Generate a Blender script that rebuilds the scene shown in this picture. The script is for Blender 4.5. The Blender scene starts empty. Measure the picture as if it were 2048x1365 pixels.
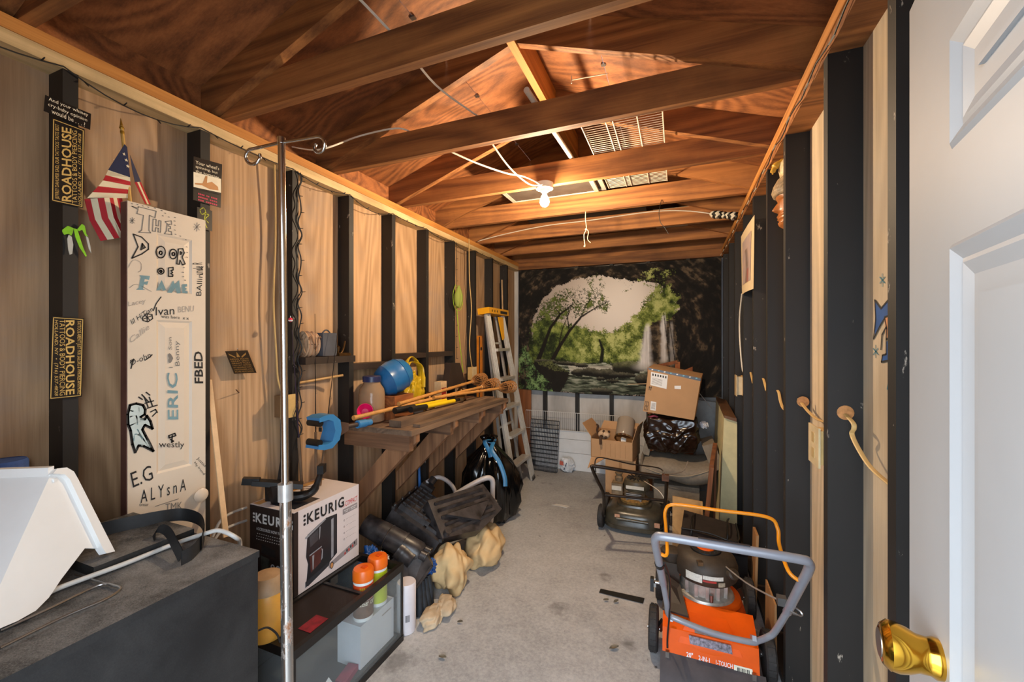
import bpy, bmesh, math, random
import numpy as np
from mathutils import Vector as V, Matrix as M, noise as mnoise
random.seed(4)
S = bpy.context.scene
C = S.collection
# ---------------------------------------------------------------- camera, world, exposure
A = math.radians(21.95); F = 824.0; H = 1.53
cam = bpy.data.cameras.new('camera'); cam.sensor_width = 36; cam.lens = F / 2048 * 36; cam.clip_start = .01
camo = bpy.data.objects.new('camera', cam); C.objects.link(camo)
camo.location = (0, 0, H); camo.rotation_euler = (math.pi / 2, 0, A); S.camera = camo
S.view_settings.view_transform = 'Standard'; S.view_settings.look = 'None'
S.view_settings.gamma = 1; S.view_settings.use_curve_mapping = False
S.view_settings.exposure = 0.52
W = bpy.data.worlds.new('sky'); S.world = W; W.use_nodes = True
bg = W.node_tree.nodes['Background']; bg.inputs[0].default_value = (.76, .88, 1, 1); bg.inputs[1].default_value = 9.0
pl = bpy.data.lights.new('doorway_portal', 'AREA'); pl.shape = 'RECTANGLE'; pl.size = .95; pl.size_y = 2.1
pl.cycles.is_portal = True
plo = bpy.data.objects.new('doorway_portal', pl); C.objects.link(plo); plo.location = (-.15, -.12, 1.05); plo.rotation_euler = (-math.pi / 2, 0, math.pi)

def ray(px, py):
    u = (px - 1024) / F; v = (682.5 - py) / F
    return V((-math.sin(A) + u * math.cos(A), math.cos(A) + u * math.sin(A), v))
def P(px, py, X=None, Y=None, Z=None, t=None):
    d = ray(px, py)
    if X is not None: t = X / d.x
    elif Y is not None: t = Y / d.y
    elif Z is not None: t = (Z - H) / d.z
    return d * t + V((0, 0, H))

# ---------------------------------------------------------------- materials
def lin(h):
    if not isinstance(h, str): return tuple(h)[:3]
    c = [int(h[i:i + 2], 16) / 255 for i in (0, 2, 4)]
    return tuple(x / 12.92 if x <= .04045 else ((x + .055) / 1.055) ** 2.4 for x in c)
MC = {}
def _base(name, rough, metal):
    m = bpy.data.materials.new(name); m.use_nodes = True
    nt = m.node_tree; b = nt.nodes['Principled BSDF']
    b.inputs['Roughness'].default_value = rough; b.inputs['Metallic'].default_value = metal
    return m, nt, b
def _coords(nt, scale):
    tc = nt.nodes.new('ShaderNodeTexCoord'); oi = nt.nodes.new('ShaderNodeObjectInfo')
    mp = nt.nodes.new('ShaderNodeMapping'); mp.inputs['Scale'].default_value = scale
    mul = nt.nodes.new('ShaderNodeVectorMath'); mul.operation = 'MULTIPLY_ADD'
    cx = nt.nodes.new('ShaderNodeCombineXYZ')
    for i in range(3): nt.links.new(oi.outputs['Random'], cx.inputs[i])
    nt.links.new(cx.outputs[0], mul.inputs[0]); mul.inputs[1].default_value = (17, 31, 23)
    nt.links.new(tc.outputs['Object'], mp.inputs[0]); nt.links.new(mp.outputs[0], mul.inputs[2])
    return mul.outputs[0], oi
def _ramp(nt, fac, stops):
    r = nt.nodes.new('ShaderNodeValToRGB'); e = r.color_ramp.elements
    while len(e) < len(stops): e.new(.5)
    for i, (p, c) in enumerate(stops): e[i].position = p; e[i].color = (*lin(c), 1)
    nt.links.new(fac, r.inputs[0]); return r.outputs[0]
def _noise(nt, vec, scale, detail=4, rough=.6, dist=0):
    n = nt.nodes.new('ShaderNodeTexNoise'); n.inputs['Scale'].default_value = scale; n.inputs['Detail'].default_value = detail
    n.inputs['Roughness'].default_value = rough; n.inputs['Distortion'].default_value = dist
    nt.links.new(vec, n.inputs['Vector']); return n.outputs[0]
def _math(nt, op, a, b=None, c=None):
    n = nt.nodes.new('ShaderNodeMath'); n.operation = op
    for i, x in enumerate((a, b, c)):
        if x is None: continue
        if isinstance(x, (int, float)): n.inputs[i].default_value = x
        else: nt.links.new(x, n.inputs[i])
    return n.outputs[0]
def _mix(nt, f, a, b, mode='MIX'):
    n = nt.nodes.new('ShaderNodeMix'); n.data_type = 'RGBA'; n.blend_type = mode
    if isinstance(f, (int, float)): n.inputs[0].default_value = f
    else: nt.links.new(f, n.inputs[0])
    for i, x in ((6, a), (7, b)):
        if isinstance(x, (str, tuple)): n.inputs[i].default_value = (*lin(x), 1)
        else: nt.links.new(x, n.inputs[i])
    return n.outputs[2]
def _bump(nt, b, h, strength=.3, dist=.002):
    n = nt.nodes.new('ShaderNodeBump'); n.inputs['Strength'].default_value = strength; n.inputs['Distance'].default_value = dist
    nt.links.new(h, n.inputs['Height']); nt.links.new(n.outputs[0], b.inputs['Normal'])
def flat(name, col, rough=.55, metal=0, var=.18, scale=14, bump=0, **kw):
    if name in MC: return MC[name]
    m, nt, b = _base(name, rough, metal)
    co, oi = _coords(nt, (1, 1, 1)); n = _noise(nt, co, scale, 5)
    c = lin(col)
    nt.links.new(_ramp(nt, n, [(.3, tuple(x * (1 - var) for x in c)), (.7, tuple(min(1, x * (1 + var)) for x in c))]), b.inputs['Base Color'])
    if bump: _bump(nt, b, n, bump, .004)
    for k, v in kw.items(): b.inputs[k].default_value = v
    MC[name] = m; return m
def wood(name, light, dark, axis, ring=26, rough=.7, dirt=None, low=.9):
    if name in MC: return MC[name]
    m, nt, b = _base(name, rough, 0)
    sc = [1.0] * 3; sc['xyz'.index(axis)] = .09
    co, oi = _coords(nt, sc)
    n1 = _noise(nt, co, 3.4, 1.5, .4, .15)
    rg = _math(nt, 'SINE', _math(nt, 'MULTIPLY', n1, ring * 4.2))
    sc2 = [1.0] * 3; sc2['xyz'.index(axis)] = .03
    cof, _ = _coords(nt, sc2)
    fine = _noise(nt, cof, 130, 3, .7); mid = _noise(nt, cof, 28, 3, .6)
    f = _math(nt, 'ADD', _math(nt, 'MULTIPLY_ADD', rg, .11, .10), _math(nt, 'ADD', _math(nt, 'MULTIPLY', fine, .42), _math(nt, 'MULTIPLY', mid, .40)))
    col = _ramp(nt, f, [(.25, dark), (.72, light)])
    tint = _math(nt, 'MULTIPLY_ADD', oi.outputs['Random'], .35, .80)
    cc = nt.nodes.new('ShaderNodeCombineXYZ')
    for i in range(3): nt.links.new(tint, cc.inputs[i])
    col = _mix(nt, low, col, cc.outputs[0], 'MULTIPLY')
    if dirt:
        co2, _ = _coords(nt, (1, 1, 1)); d = _noise(nt, co2, 2.3, 6, .65)
        dm = nt.nodes.new('ShaderNodeMapRange'); dm.inputs[1].default_value = .48; dm.inputs[2].default_value = .72
        nt.links.new(d, dm.inputs[0]); col = _mix(nt, _math(nt, 'MULTIPLY', dm.outputs[0], dirt[1]), col, dirt[0])
    # knots
    kv = nt.nodes.new('ShaderNodeTexVoronoi'); kv.inputs['Scale'].default_value = 3.1; nt.links.new(co, kv.inputs['Vector'])
    km = nt.nodes.new('ShaderNodeMapRange'); km.inputs[1].default_value = .02; km.inputs[2].default_value = .07; km.inputs[3].default_value = .75; km.inputs[4].default_value = 0
    nt.links.new(kv.outputs['Distance'], km.inputs[0])
    col = _mix(nt, km.outputs[0], col, tuple(x * .35 for x in lin(dark)))
    nt.links.new(col, b.inputs['Base Color']); _bump(nt, b, f, .25, .002)
    MC[name] = m; return m
def paint(name, col, chip, rough=.5, amt=.66):
    if name in MC: return MC[name]
    m, nt, b = _base(name, rough, 0)
    co, oi = _coords(nt, (1, 1, .35)); n = _noise(nt, co, 26, 8, .7)
    big = _noise(nt, co, 3, 4)
    c = lin(col)
    base = _ramp(nt, big, [(.3, tuple(x * .7 for x in c)), (.7, tuple(x * 1.5 for x in c))])
    mr = nt.nodes.new('ShaderNodeMapRange'); mr.inputs[1].default_value = amt; mr.inputs[2].default_value = amt + .04
    nt.links.new(n, mr.inputs[0]); nt.links.new(_mix(nt, mr.outputs[0], base, chip), b.inputs['Base Color'])
    _bump(nt, b, n, .2, .002); MC[name] = m; return m
def vcol(name, rough=.85):
    if name in MC: return MC[name]
    m, nt, b = _base(name, rough, 0)
    a = nt.nodes.new('ShaderNodeVertexColor'); a.layer_name = 'Col'
    nt.links.new(a.outputs[0], b.inputs['Base Color']); MC[name] = m; return m
def glass(name, col=(1, 1, 1), rough=.05, alpha=.2):
    if name in MC: return MC[name]
    m, nt, b = _base(name, rough, 0)
    tr = nt.nodes.new('ShaderNodeBsdfTransparent'); tr.inputs[0].default_value = (*lin(col), 1)
    mx = nt.nodes.new('ShaderNodeMixShader'); mx.inputs[0].default_value = alpha
    b.inputs['Base Color'].default_value = (*lin(col), 1)
    nt.links.new(tr.outputs[0], mx.inputs[1]); nt.links.new(b.outputs[0], mx.inputs[2])
    nt.links.new(mx.outputs[0], nt.nodes['Material Output'].inputs[0]); MC[name] = m; return m
def emis(name, col, st):
    if name in MC: return MC[name]
    m, nt, b = _base(name, .4, 0); b.inputs['Emission Color'].default_value = (*lin(col), 1); b.inputs['Emission Strength'].default_value = st
    MC[name] = m; return m
def concrete():
    m, nt, b = _base('concrete', .8, 0)
    co, _ = _coords(nt, (1, 1, 1))
    a = _noise(nt, co, 1.7, 9, .68); f = _noise(nt, co, 60, 6, .75)
    col = _ramp(nt, a, [(.28, '7d7f82'), (.5, 'a5a7aa'), (.75, 'bdbfc2')])
    col = _mix(nt, .35, col, _ramp(nt, f, [(.3, '605c58'), (.65, 'c2beb9')]))
    for sc, lo, hi, c, am in ((3.3, .68, .76, '4c4844', .6), (11, .71, .75, '3a3632', .8), (1.1, .62, .8, 'cfcac2', .5)):
        s = _noise(nt, co, sc, 5, .55); mr = nt.nodes.new('ShaderNodeMapRange'); mr.inputs[1].default_value = lo; mr.inputs[2].default_value = hi
        nt.links.new(s, mr.inputs[0]); col = _mix(nt, _math(nt, 'MULTIPLY', mr.outputs[0], am), col, c)
    ge = nt.nodes.new('ShaderNodeNewGeometry'); w5 = _noise(nt, ge.outputs['Position'], 14, 5, .65)
    for (px, py, r) in ((800, 1322, .07), (1118, 1216, .045)):      # oil stains soaked into the slab
        q = P(px, py, Z=0); vd = nt.nodes.new('ShaderNodeVectorMath'); vd.operation = 'DISTANCE'; nt.links.new(ge.outputs['Position'], vd.inputs[0]); vd.inputs[1].default_value = q
        mr = nt.nodes.new('ShaderNodeMapRange'); mr.inputs[1].default_value = r * 1.5; mr.inputs[2].default_value = r * .4; nt.links.new(_math(nt, 'ADD', vd.outputs['Value'], _math(nt, 'MULTIPLY_ADD', w5, r * 4.4, -r * 2.2)), mr.inputs[0])
        col = _mix(nt, _math(nt, 'MULTIPLY', mr.outputs[0], .5), col, '4a4744')
    nt.links.new(col, b.inputs['Base Color']); _bump(nt, b, f, .25, .003); return m

# ---------------------------------------------------------------- geometry helpers
def catmull(pts, k=6):
    pts = [V(p) for p in pts]; n = len(pts); out = []
    for i in range(n - 1):
        p0, p1, p2, p3 = pts[max(i - 1, 0)], pts[i], pts[i + 1], pts[min(i + 2, n - 1)]
        for j in range(k):
            t = j / k
            out.append(.5 * ((2 * p1) + (p2 - p0) * t + (2 * p0 - 5 * p1 + 4 * p2 - p3) * t * t + (3 * p1 - p0 - 3 * p2 + p3) * t ** 3))
    out.append(pts[-1]); return out
def frame(d, up=None):
    d = V(d).normalized(); up = V(up) if up else (V((0, 0, 1)) if abs(d.z) < .95 else V((0, 1, 0)))
    x = d.cross(up).normalized(); y = x.cross(d).normalized(); return x, y, d
class G:
    def __init__(s): s.bm = bmesh.new(); s.mi = 0
    def f(s, vs):
        try: fc = s.bm.faces.new(vs); fc.material_index = s.mi; return fc
        except ValueError: return None
    def vs(s, pts): return [s.bm.verts.new(V(p)) for p in pts]
    def hexa(s, p):
        v = s.vs(p)
        for q in ((3, 2, 1, 0), (4, 5, 6, 7), (0, 1, 5, 4), (1, 2, 6, 5), (2, 3, 7, 6), (3, 0, 4, 7)): s.f([v[i] for i in q])
        return s
    def box(s, a, b):
        x0, y0, z0 = a; x1, y1, z1 = b
        return s.hexa([(x0, y0, z0), (x1, y0, z0), (x1, y1, z0), (x0, y1, z0), (x0, y0, z1), (x1, y0, z1), (x1, y1, z1), (x0, y1, z1)])
    def obox(s, c, size, R=None):
        c = V(c); R = R or M.Identity(3); h = [x / 2 for x in size]
        return s.hexa([c + R @ V((sx * h[0], sy * h[1], sz * h[2])) for sz in (-1, 1) for sx, sy in ((-1, -1), (1, -1), (1, 1), (-1, 1))])
    def beam(s, p0, p1, w, h, up=None):
        p0, p1 = V(p0), V(p1); x, y, d = frame(p1 - p0, up); x *= w / 2; y *= h / 2
        return s.hexa([p0 - x - y, p0 + x - y, p0 + x + y, p0 - x + y, p1 - x - y, p1 + x - y, p1 + x + y, p1 - x + y])
    def cyl(s, p0, p1, r0, r1=None, n=16, caps=True):
        r1 = r0 if r1 is None else r1; p0, p1 = V(p0), V(p1); x, y, d = frame(p1 - p0)
        a = [2 * math.pi * i / n for i in range(n)]
        A_ = s.vs([p0 + (x * math.cos(t) + y * math.sin(t)) * r0 for t in a]); B_ = s.vs([p1 + (x * math.cos(t) + y * math.sin(t)) * r1 for t in a])
        for i in range(n): s.f([A_[i], A_[(i + 1) % n], B_[(i + 1) % n], B_[i]])
        if caps: s.f(A_[::-1]); s.f(B_)
        return s
    def tube(s, pts, r, n=8, sm=0, closed=False, flat=1):
        pts = catmull(pts, sm) if sm else [V(p) for p in pts]; N = len(pts)
        rr = r if isinstance(r, (list, tuple)) else None; rings = []; x = None
        for i, p in enumerate(pts):
            d = (pts[min(i + 1, N - 1)] - pts[max(i - 1, 0)]) if not closed else (pts[(i + 1) % N] - pts[i - 1])
            if d.length < 1e-9: d = V((0, 0, 1))
            d.normalize()
            if x is None: x, y, _ = frame(d)
            x = (x - d * x.dot(d)).normalized(); y = d.cross(x)
            q = rr[min(len(rr) - 1, int(i / max(1, N - 1) * (len(rr) - 1) + .5))] if rr else r
            rings.append(s.vs([p + (x * math.cos(2 * math.pi * k / n) + y * math.sin(2 * math.pi * k / n) * flat) * q for k in range(n)]))
        for i in range(N if closed else N - 1):
            a, b = rings[i], rings[(i + 1) % N]
            for k in range(n): s.f([a[k], a[(k + 1) % n], b[(k + 1) % n], b[k]])
        if not closed: s.f(rings[0][::-1]); s.f(rings[-1])
        return s
    def lathe(s, prof, o=(0, 0, 0), d=(0, 0, 1), n=24, fn=None):
        o = V(o); x, y, d = frame(d); rings = []
        for r, z in prof:
            rings.append(s.vs([o + d * z + (x * math.cos(2 * math.pi * k / n) + y * math.sin(2 * math.pi * k / n)) * (r * (fn(2 * math.pi * k / n, z) if fn else 1)) for k in range(n)]))
        for a, b in zip(rings, rings[1:]):
            for k in range(n): s.f([a[k], a[(k + 1) % n], b[(k + 1) % n], b[k]])
        s.f(rings[0][::-1]); s.f(rings[-1]); return s
    def prism(s, poly, vec):
        a = s.vs(poly); b = s.vs([V(p) + V(vec) for p in poly]); n = len(poly)
        s.f(a[::-1]); s.f(b)
        for i in range(n): s.f([a[i], a[(i + 1) % n], b[(i + 1) % n], b[i]])
        return s
    def grid(s, fn, nu, nv, cu=False):
        v = [[s.bm.verts.new(V(fn(i / nu, j / nv))) for j in range(nv + 1)] for i in range(nu + (0 if cu else 1))]
        for i in range(nu):
            for j in range(nv): s.f([v[i][j], v[(i + 1) % len(v)][j], v[(i + 1) % len(v)][j + 1], v[i][j + 1]])
        return s
    def ball(s, c, r, n=2, R=None, fn=None):
        r = V((r, r, r)) if isinstance(r, (int, float)) else V(r); c = V(c); R = R or M.Identity(3)
        q = bmesh.ops.create_icosphere(s.bm, subdivisions=n, radius=1)
        for v in q['verts']:
            p = v.co.copy(); k = fn(p) if fn else 1
            v.co = c + R @ V((p.x * r.x, p.y * r.y, p.z * r.z)) * k
        for fc in {f_ for v in q['verts'] for f_ in v.link_faces}: fc.material_index = s.mi
        return s
    def ribbon(s, pts, w, nrm):
        pts = [V(p) for p in pts]; nrm = V(nrm)
        for a, b in zip(pts, pts[1:]):
            d = b - a
            if d.length < 1e-6: continue
            sd = d.normalized().cross(nrm).normalized() * (w / 2); e = d.normalized() * (w * .3)
            s.f(s.vs([a - sd - e, a + sd - e, b + sd + e, b - sd + e]))
        return s
    def poly(s, pts): s.f(s.vs(pts)); return s
    def out(s, name, mats, parent=None, smooth=True, ang=38, bev=0, kind=None, base=True, doubles=False):
        if bev:
            bmesh.ops.bevel(s.bm, geom=[e for e in s.bm.edges if e.is_manifold and e.calc_face_angle(0) > .5], offset=bev, segments=2, affect='EDGES', clamp_overlap=True)
        if doubles: bmesh.ops.remove_doubles(s.bm, verts=s.bm.verts, dist=1e-5)
        bmesh.ops.recalc_face_normals(s.bm, faces=s.bm.faces)
        me = bpy.data.meshes.new(name); s.bm.to_mesh(me); s.bm.free()
        return link(name, me, mats, parent, smooth, ang, kind)
def link(name, me, mats, parent=None, smooth=True, ang=38, kind=None):
    for m in (mats if isinstance(mats, (list, tuple)) else [mats]): me.materials.append(m)
    if smooth:
        me.polygons.foreach_set('use_smooth', [True] * len(me.polygons)); me.set_sharp_from_angle(angle=math.radians(ang))
    o = bpy.data.objects.new(name, me); C.objects.link(o)
    if parent is not None:
        sub(o, parent)
    else:
        n = len(me.vertices); co = np.empty(n * 3, 'f'); me.vertices.foreach_get('co', co); co = co.reshape(-1, 3)
        b = (co.min(0) + co.max(0)) / 2; b[2] = co[:, 2].min()
        co -= b; me.vertices.foreach_set('co', co.ravel()); me.update(); o.location = V([float(x) for x in b])
    if kind: o['kind'] = kind
    return o
def tag(o, label, cat, group=None):
    o['label'] = label; o['category'] = cat
    if group: o['group'] = group
    return o
def thing(name, loc, label, cat, group=None):
    o = bpy.data.objects.new(name, None); o.empty_display_size = .05; C.objects.link(o); o.location = V(loc); return tag(o, label, cat, group)
def sub(o, parent):   # fix location of a sub-part below a part whose origin sits at world zero
    o.parent = parent; w = parent.location + (parent.parent.location if parent.parent else V((0, 0, 0))); o.location = -w; return o
def txt(s, p0, ex, ey, mat, parent, name='lettering', lift=.0008, bold=0, shear=0, spacing=1):
    cu = bpy.data.curves.new('t', 'FONT'); cu.body = s; cu.resolution_u = 2; cu.offset = bold; cu.shear = shear; cu.space_character = spacing
    o = bpy.data.objects.new('t', cu); C.objects.link(o)
    me = bpy.data.meshes.new_from_object(o); bpy.data.objects.remove(o); bpy.data.curves.remove(cu)
    n = len(me.vertices); co = np.empty(n * 3, 'f'); me.vertices.foreach_get('co', co); co = co.reshape(-1, 3)
    mn, mx = co.min(0), co.max(0); uv = (co - mn) / np.maximum(mx - mn, 1e-6)
    p0, ex, ey = V(p0), V(ex), V(ey); nr = ex.cross(ey).normalized()
    q = np.array(p0 + nr * lift)[None] + uv[:, :1] * np.array(ex)[None] + uv[:, 1:2] * np.array(ey)[None]
    me.vertices.foreach_set('co', q.astype('f').ravel()); me.update()
    me.materials.clear()
    r = link(name, me, mat, None, False) if parent is None else None
    if parent is not None:
        me.materials.append(mat); r = bpy.data.objects.new(name, me); C.objects.link(r); sub(r, parent)
    return r
def quadtxt(s, bl, br, tl, mat, parent, X=None, Y=None, Z=None, **k):
    p = P(*bl, X=X, Y=Y, Z=Z); return txt(s, p, P(*br, X=X, Y=Y, Z=Z) - p, P(*tl, X=X, Y=Y, Z=Z) - p, mat, parent, **k)
def fbm(p, o=4): return mnoise.fractal(V(p), 1.0, 2.0, o)
def rotz(a): return M.Rotation(a, 3, 'Z')
def rot(ax, a): return M.Rotation(a, 3, ax)

# ---------------------------------------------------------------- material set
RAF = wood('rafter_wood', 'b3763f', '5e3419', 'x', 20, dirt=('41230f', .40))
PLY = wood('wall_plywood', 'c29d76', '92704e', 'z', 30, dirt=('8f8178', .55))
PLYR = wood('pale_sheathing', 'd6c0a0', 'b09a7c', 'z', 24, dirt=('9a928a', .5))
DECK = wood('deck_plywood', 'a8693a', '5c3318', 'x', 22, dirt=('3f1f0c', .55))
PLATE = wood('plate_wood', 'c98b45', '93591f', 'y', 18)
PLATEP = wood('pale_plate_wood', 'd3b585', 'a58a5e', 'y', 18, dirt=('7c6d4f', .5))
BLK = paint('black_stud_paint', '181513', 'a59a8c', .6, .655)
BLOCK = paint('dark_block_paint', '2a1f19', '9a8a78', .55, .72)
BENCH = wood('bench_wood', '8a6446', '4e3322', 'x', 20, dirt=('3a2a20', .5))
BENCHY = wood('bench_plank_wood', '7f6650', '4a382b', 'y', 20, dirt=('3a2e26', .5))
BRACE = wood('brace_wood', '9c6f4c', '5f3e28', 'z', 20)
WHITEP = paint('white_wall_paint', 'b9b6b2', '8e8478', .6, .7)
WHITE = flat('white_plastic', 'dcdcda', .4, var=.04)
CHROME = flat('chrome', 'c9c7c4', .16, 1, var=.08)
STEEL = flat('steel', '9a9896', .35, 1, var=.15)
BLACKP = flat('black_plastic', '121213', .42, var=.4)
BLACKM = flat('black_metal', '17161a', .35, .4, var=.4)
INK = flat('black_ink', '1c1a1a', .7, var=.1)
GOLD = flat('gold_print', 'cda95e', .5, var=.1)
CARD = flat('cardboard', 'b08a63', .8, var=.07, scale=5)
CABLE = flat('white_cable', 'd8cfbf', .5, var=.06)
TAN = flat('tan_cable', 'c4a268', .5, var=.1)
RUST = flat('rusty_metal', '5a3a28', .55, .6, var=.5, scale=40)
# ================================================================ THE ROOM
XL, XR, YB = -1.86, .43, 4.83           # inner faces of studs
SD, ST = .089, .038                     # stud depth / thickness
ZT = 2.42                               # stud top
fl = G().box((-2.1, -.6, -.06), (.75, 5.0, 0)).out('floor', concrete(), smooth=False); fl['kind'] = 'structure'; fl['label'] = 'bare grey concrete floor with stains'
go = G().box((-4, -9, -.10), (4, -.61, -.03)).out('ground', flat('apron', '8d8b87', .9), smooth=False); go['kind'] = 'structure'; go['label'] = 'grey driveway added outside the doorway to block sky light from below'  # out of view, added so less sky light reaches the ceiling from below
def struct(name, loc):
    o = bpy.data.objects.new(name, None); C.objects.link(o); o.location = V(loc); o['kind'] = 'structure'; return o
def piece(name, a, b, mat, parent, bev=.003): return G().box(a, b).out(name, mat, parent, smooth=False, bev=bev)
# ---- left wall
LY = [.29, .698, 1.1157, 1.560, 1.958, 2.364, 2.785, 3.209, 3.627, 4.034, 4.452]
wl = struct('wall_left', (XL, 2.4, 0))
ys = [-.1] + [(y + .019) for y in LY[2::3]] + [4.95]
for a, b in zip(ys, ys[1:]): piece('plywood_panel', (XL - SD - .014, a + .001, 0), (XL - SD, b - .001, 2.50), PLY, wl, .001)
for y in LY: piece('stud', (XL - SD, y, .04), (XL, y + ST, ZT), BLK, wl)
piece('bottom_plate', (XL - SD, -.1, 0), (XL, 4.92, .039), BLOCK, wl)
piece('top_plate', (XL - SD, -.1, ZT), (XL, 4.92, ZT + .043), PLATEP, wl)
piece('top_plate', (XL - SD, -.1, ZT + .044), (XL + .002, 4.92, ZT + .087), PLATE, wl)
for i, z in ((3, 1.405), (4, 1.35), (5, 1.40), (6, 1.40)):
    piece('blocking', (XL - SD, LY[i] + ST, z), (XL + (.05 if i == 3 else 0), LY[i + 1], z + .038), BLOCK, wl)
# ---- right wall
RY = [.72, 1.118, 1.55, 2.09, 2.476, 2.905, 3.32, 3.79, 4.21, 4.72]
wr = struct('wall_right', (XR, 2.4, 0))
ys = [-.1, 1.57, 2.93, 4.23, 4.95]
for a, b in zip(ys, ys[1:]): piece('plywood_panel', (XR + SD, a + .001, 0), (XR + SD + .014, b - .001, 2.50), PLYR, wr, .001)
for y in RY: piece('stud', (XR, y, .04), (XR + SD, y + ST, ZT), BLK, wr)
piece('bottom_plate', (XR, -.1, 0), (XR + SD, 4.92, .039), BLOCK, wr)
piece('top_plate', (XR, -.1, ZT), (XR + SD, 4.92, ZT + .043), RAF, wr)
piece('top_plate', (XR - .004, -.1, ZT + .044), (XR + SD, 4.92, ZT + .087), PLATE, wr)
# ---- back wall
wb = struct('wall_back', (-.7, YB, 0))
for a, b in ((XL - SD - .02, -.87), (-.87, XR + SD + .02)): piece('plywood_panel', (a, YB + SD, 0), (b, YB + SD + .014, 2.5), WHITEP, wb, .001)
for x in (-1.523, -1.12, -.716, -.31, .1): piece('stud', (x - ST / 2, YB + .01, .04), (x + ST / 2, YB + SD, ZT), BLK, wb)
piece('bottom_plate', (XL, YB, 0), (XR, YB + SD, .039), BLOCK, wb)
piece('top_plate', (XL, YB, ZT), (XR, YB + SD, ZT + .087), RAF, wb)
piece('corner_board', (XL + .001, YB - .012, .04), (XL + .17, YB + .008, 1.2), wood('corner_wood', '9a5f34', '6d3d1e', 'z'), wb)
# white panelled board along the foot of the back wall
wp = thing('white_wainscot_unit', (-1.1, YB - .03, 0), 'low white panelled board standing on the floor against the back wall', 'panel')
WH2 = flat('white_gloss_paint', 'd9dbdc', .4, var=.04)
for z0, z1 in ((0, .2), (.204, .36), (.364, .46)): G().box((-1.62, YB - .035, z0), (-.2, YB - .004, z1)).out('board', WH2, wp, bev=.006)
# ---- front wall with the doorway the camera stands in
wf = struct('wall_front', (-.7, -.05, 0))
piece('plywood_panel', (XL - SD, -.14, 0), (-.64, -.10, 2.5), PLY, wf)
piece('plywood_panel', (.33, -.14, 0), (XR + SD, -.10, 2.5), PLY, wf)
piece('plywood_panel', (-.64, -.14, 2.08), (.33, -.10, 2.5), PLY, wf)
# ---- roof
RX = -.715; SL = .346
def zu(x): return 2.53 + SL * (min(x, 2 * RX - x) - XL)     # underside of rafters
ce = struct('ceiling', (RX, 2.4, 2.5)); ce['label'] = 'brown plywood roof deck on open rafters and joists'
RV = .1475; XM = -1.076
def slope_piece(name, xa, xb, ya, yb, za, zb, mat, bev=0):
    """a slab on the roof slope between xa..xb, offset za..zb above rafter underside"""
    g = G(); g.hexa([(xa, ya, zu(xa) + za), (xb, ya, zu(xb) + za), (xb, yb, zu(xb) + za), (xa, yb, zu(xa) + za),
                     (xa, ya, zu(xa) + zb), (xb, ya, zu(xb) + zb), (xb, yb, zu(xb) + zb), (xa, yb, zu(xa) + zb)])
    return g.out(name, mat, ce, smooth=False, bev=bev)
JY = [-.05, .56, 1.17, 1.79, 2.44, 3.06, 3.68, 4.30, 4.87]
for rows, off in (((-2.1, XM), .0), ((XM, RX), .61), ((RX, 2 * RX - XM), .61), ((2 * RX - XM, .68), .0)):
    xa, xb = rows; e = [-.6] + [JY[k] + ST / 2 for k in ((2, 4, 6) if off == 0 else (1, 3, 5, 7))] + [5.0]
    for a, b in zip(e, e[1:]): slope_piece('plywood_panel', xa + .0015, xb - .0015, a + .001, b - .001, RV + .001, RV + .014, DECK)
for y in JY:
    for xa, xb in ((-2.08, RX - .02), (RX + .02, .66)): slope_piece('rafter', xa, xb, y, y + ST, 0, RV, RAF, .003)
    jy = y + ST + .001
    G().box((XL - SD, jy - .077 if y > 4.5 else jy, 2.5085), (XR + SD, (jy - .077 if y > 4.5 else jy) + ST, 2.648)).out('joist', RAF, ce, smooth=False, bev=.004)
G().box((RX - .019, -.5, 2.905), (RX + .019, 4.95, 3.075)).out('ridge_board', PLATE, ce, smooth=False, bev=.003)
for y in (.9, 1.5, 2.12, 2.75, 3.38):
    for x in (XM, 2 * RX - XM):
        G().box((x - .012, y, zu(x) + RV - .007), (x + .012, y + .02, zu(x) + RV)).out('deck_clip', STEEL, ce, smooth=False)
for x0, x1 in ((XL - SD - .016, XL - SD), (XR + SD, XR + SD + .016)):      # boards closing the eaves
    G().box((x0, -.14, 2.45), (x1, 4.95, 2.72 if x0 < 0 else 2.70)).out('eave_board', DECK, ce, smooth=False)
G().prism([(XL - SD, -.14, 2.45), (XR + SD, -.14, 2.45), (XR + SD, -.14, 2.66), (RX, -.14, 3.07), (XL - SD, -.14, 2.66)], (0, .012, 0)).out('gable_panel', DECK, ce, smooth=False)
# gable end behind the tapestry
G().prism([(XL, YB + SD + .002, 2.5), (XR, YB + SD + .002, 2.5), (RX, YB + SD + .002, 3.07)], (0, .012, 0)).out('gable_panel', DECK, ce, smooth=False)
for x in (-1.3, -.95, -.5, -.1): G().box((x, YB + .03, 2.65), (x + .038, YB + .08, zu(x) + .01)).out('gable_stud', RAF, ce, smooth=False)
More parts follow.
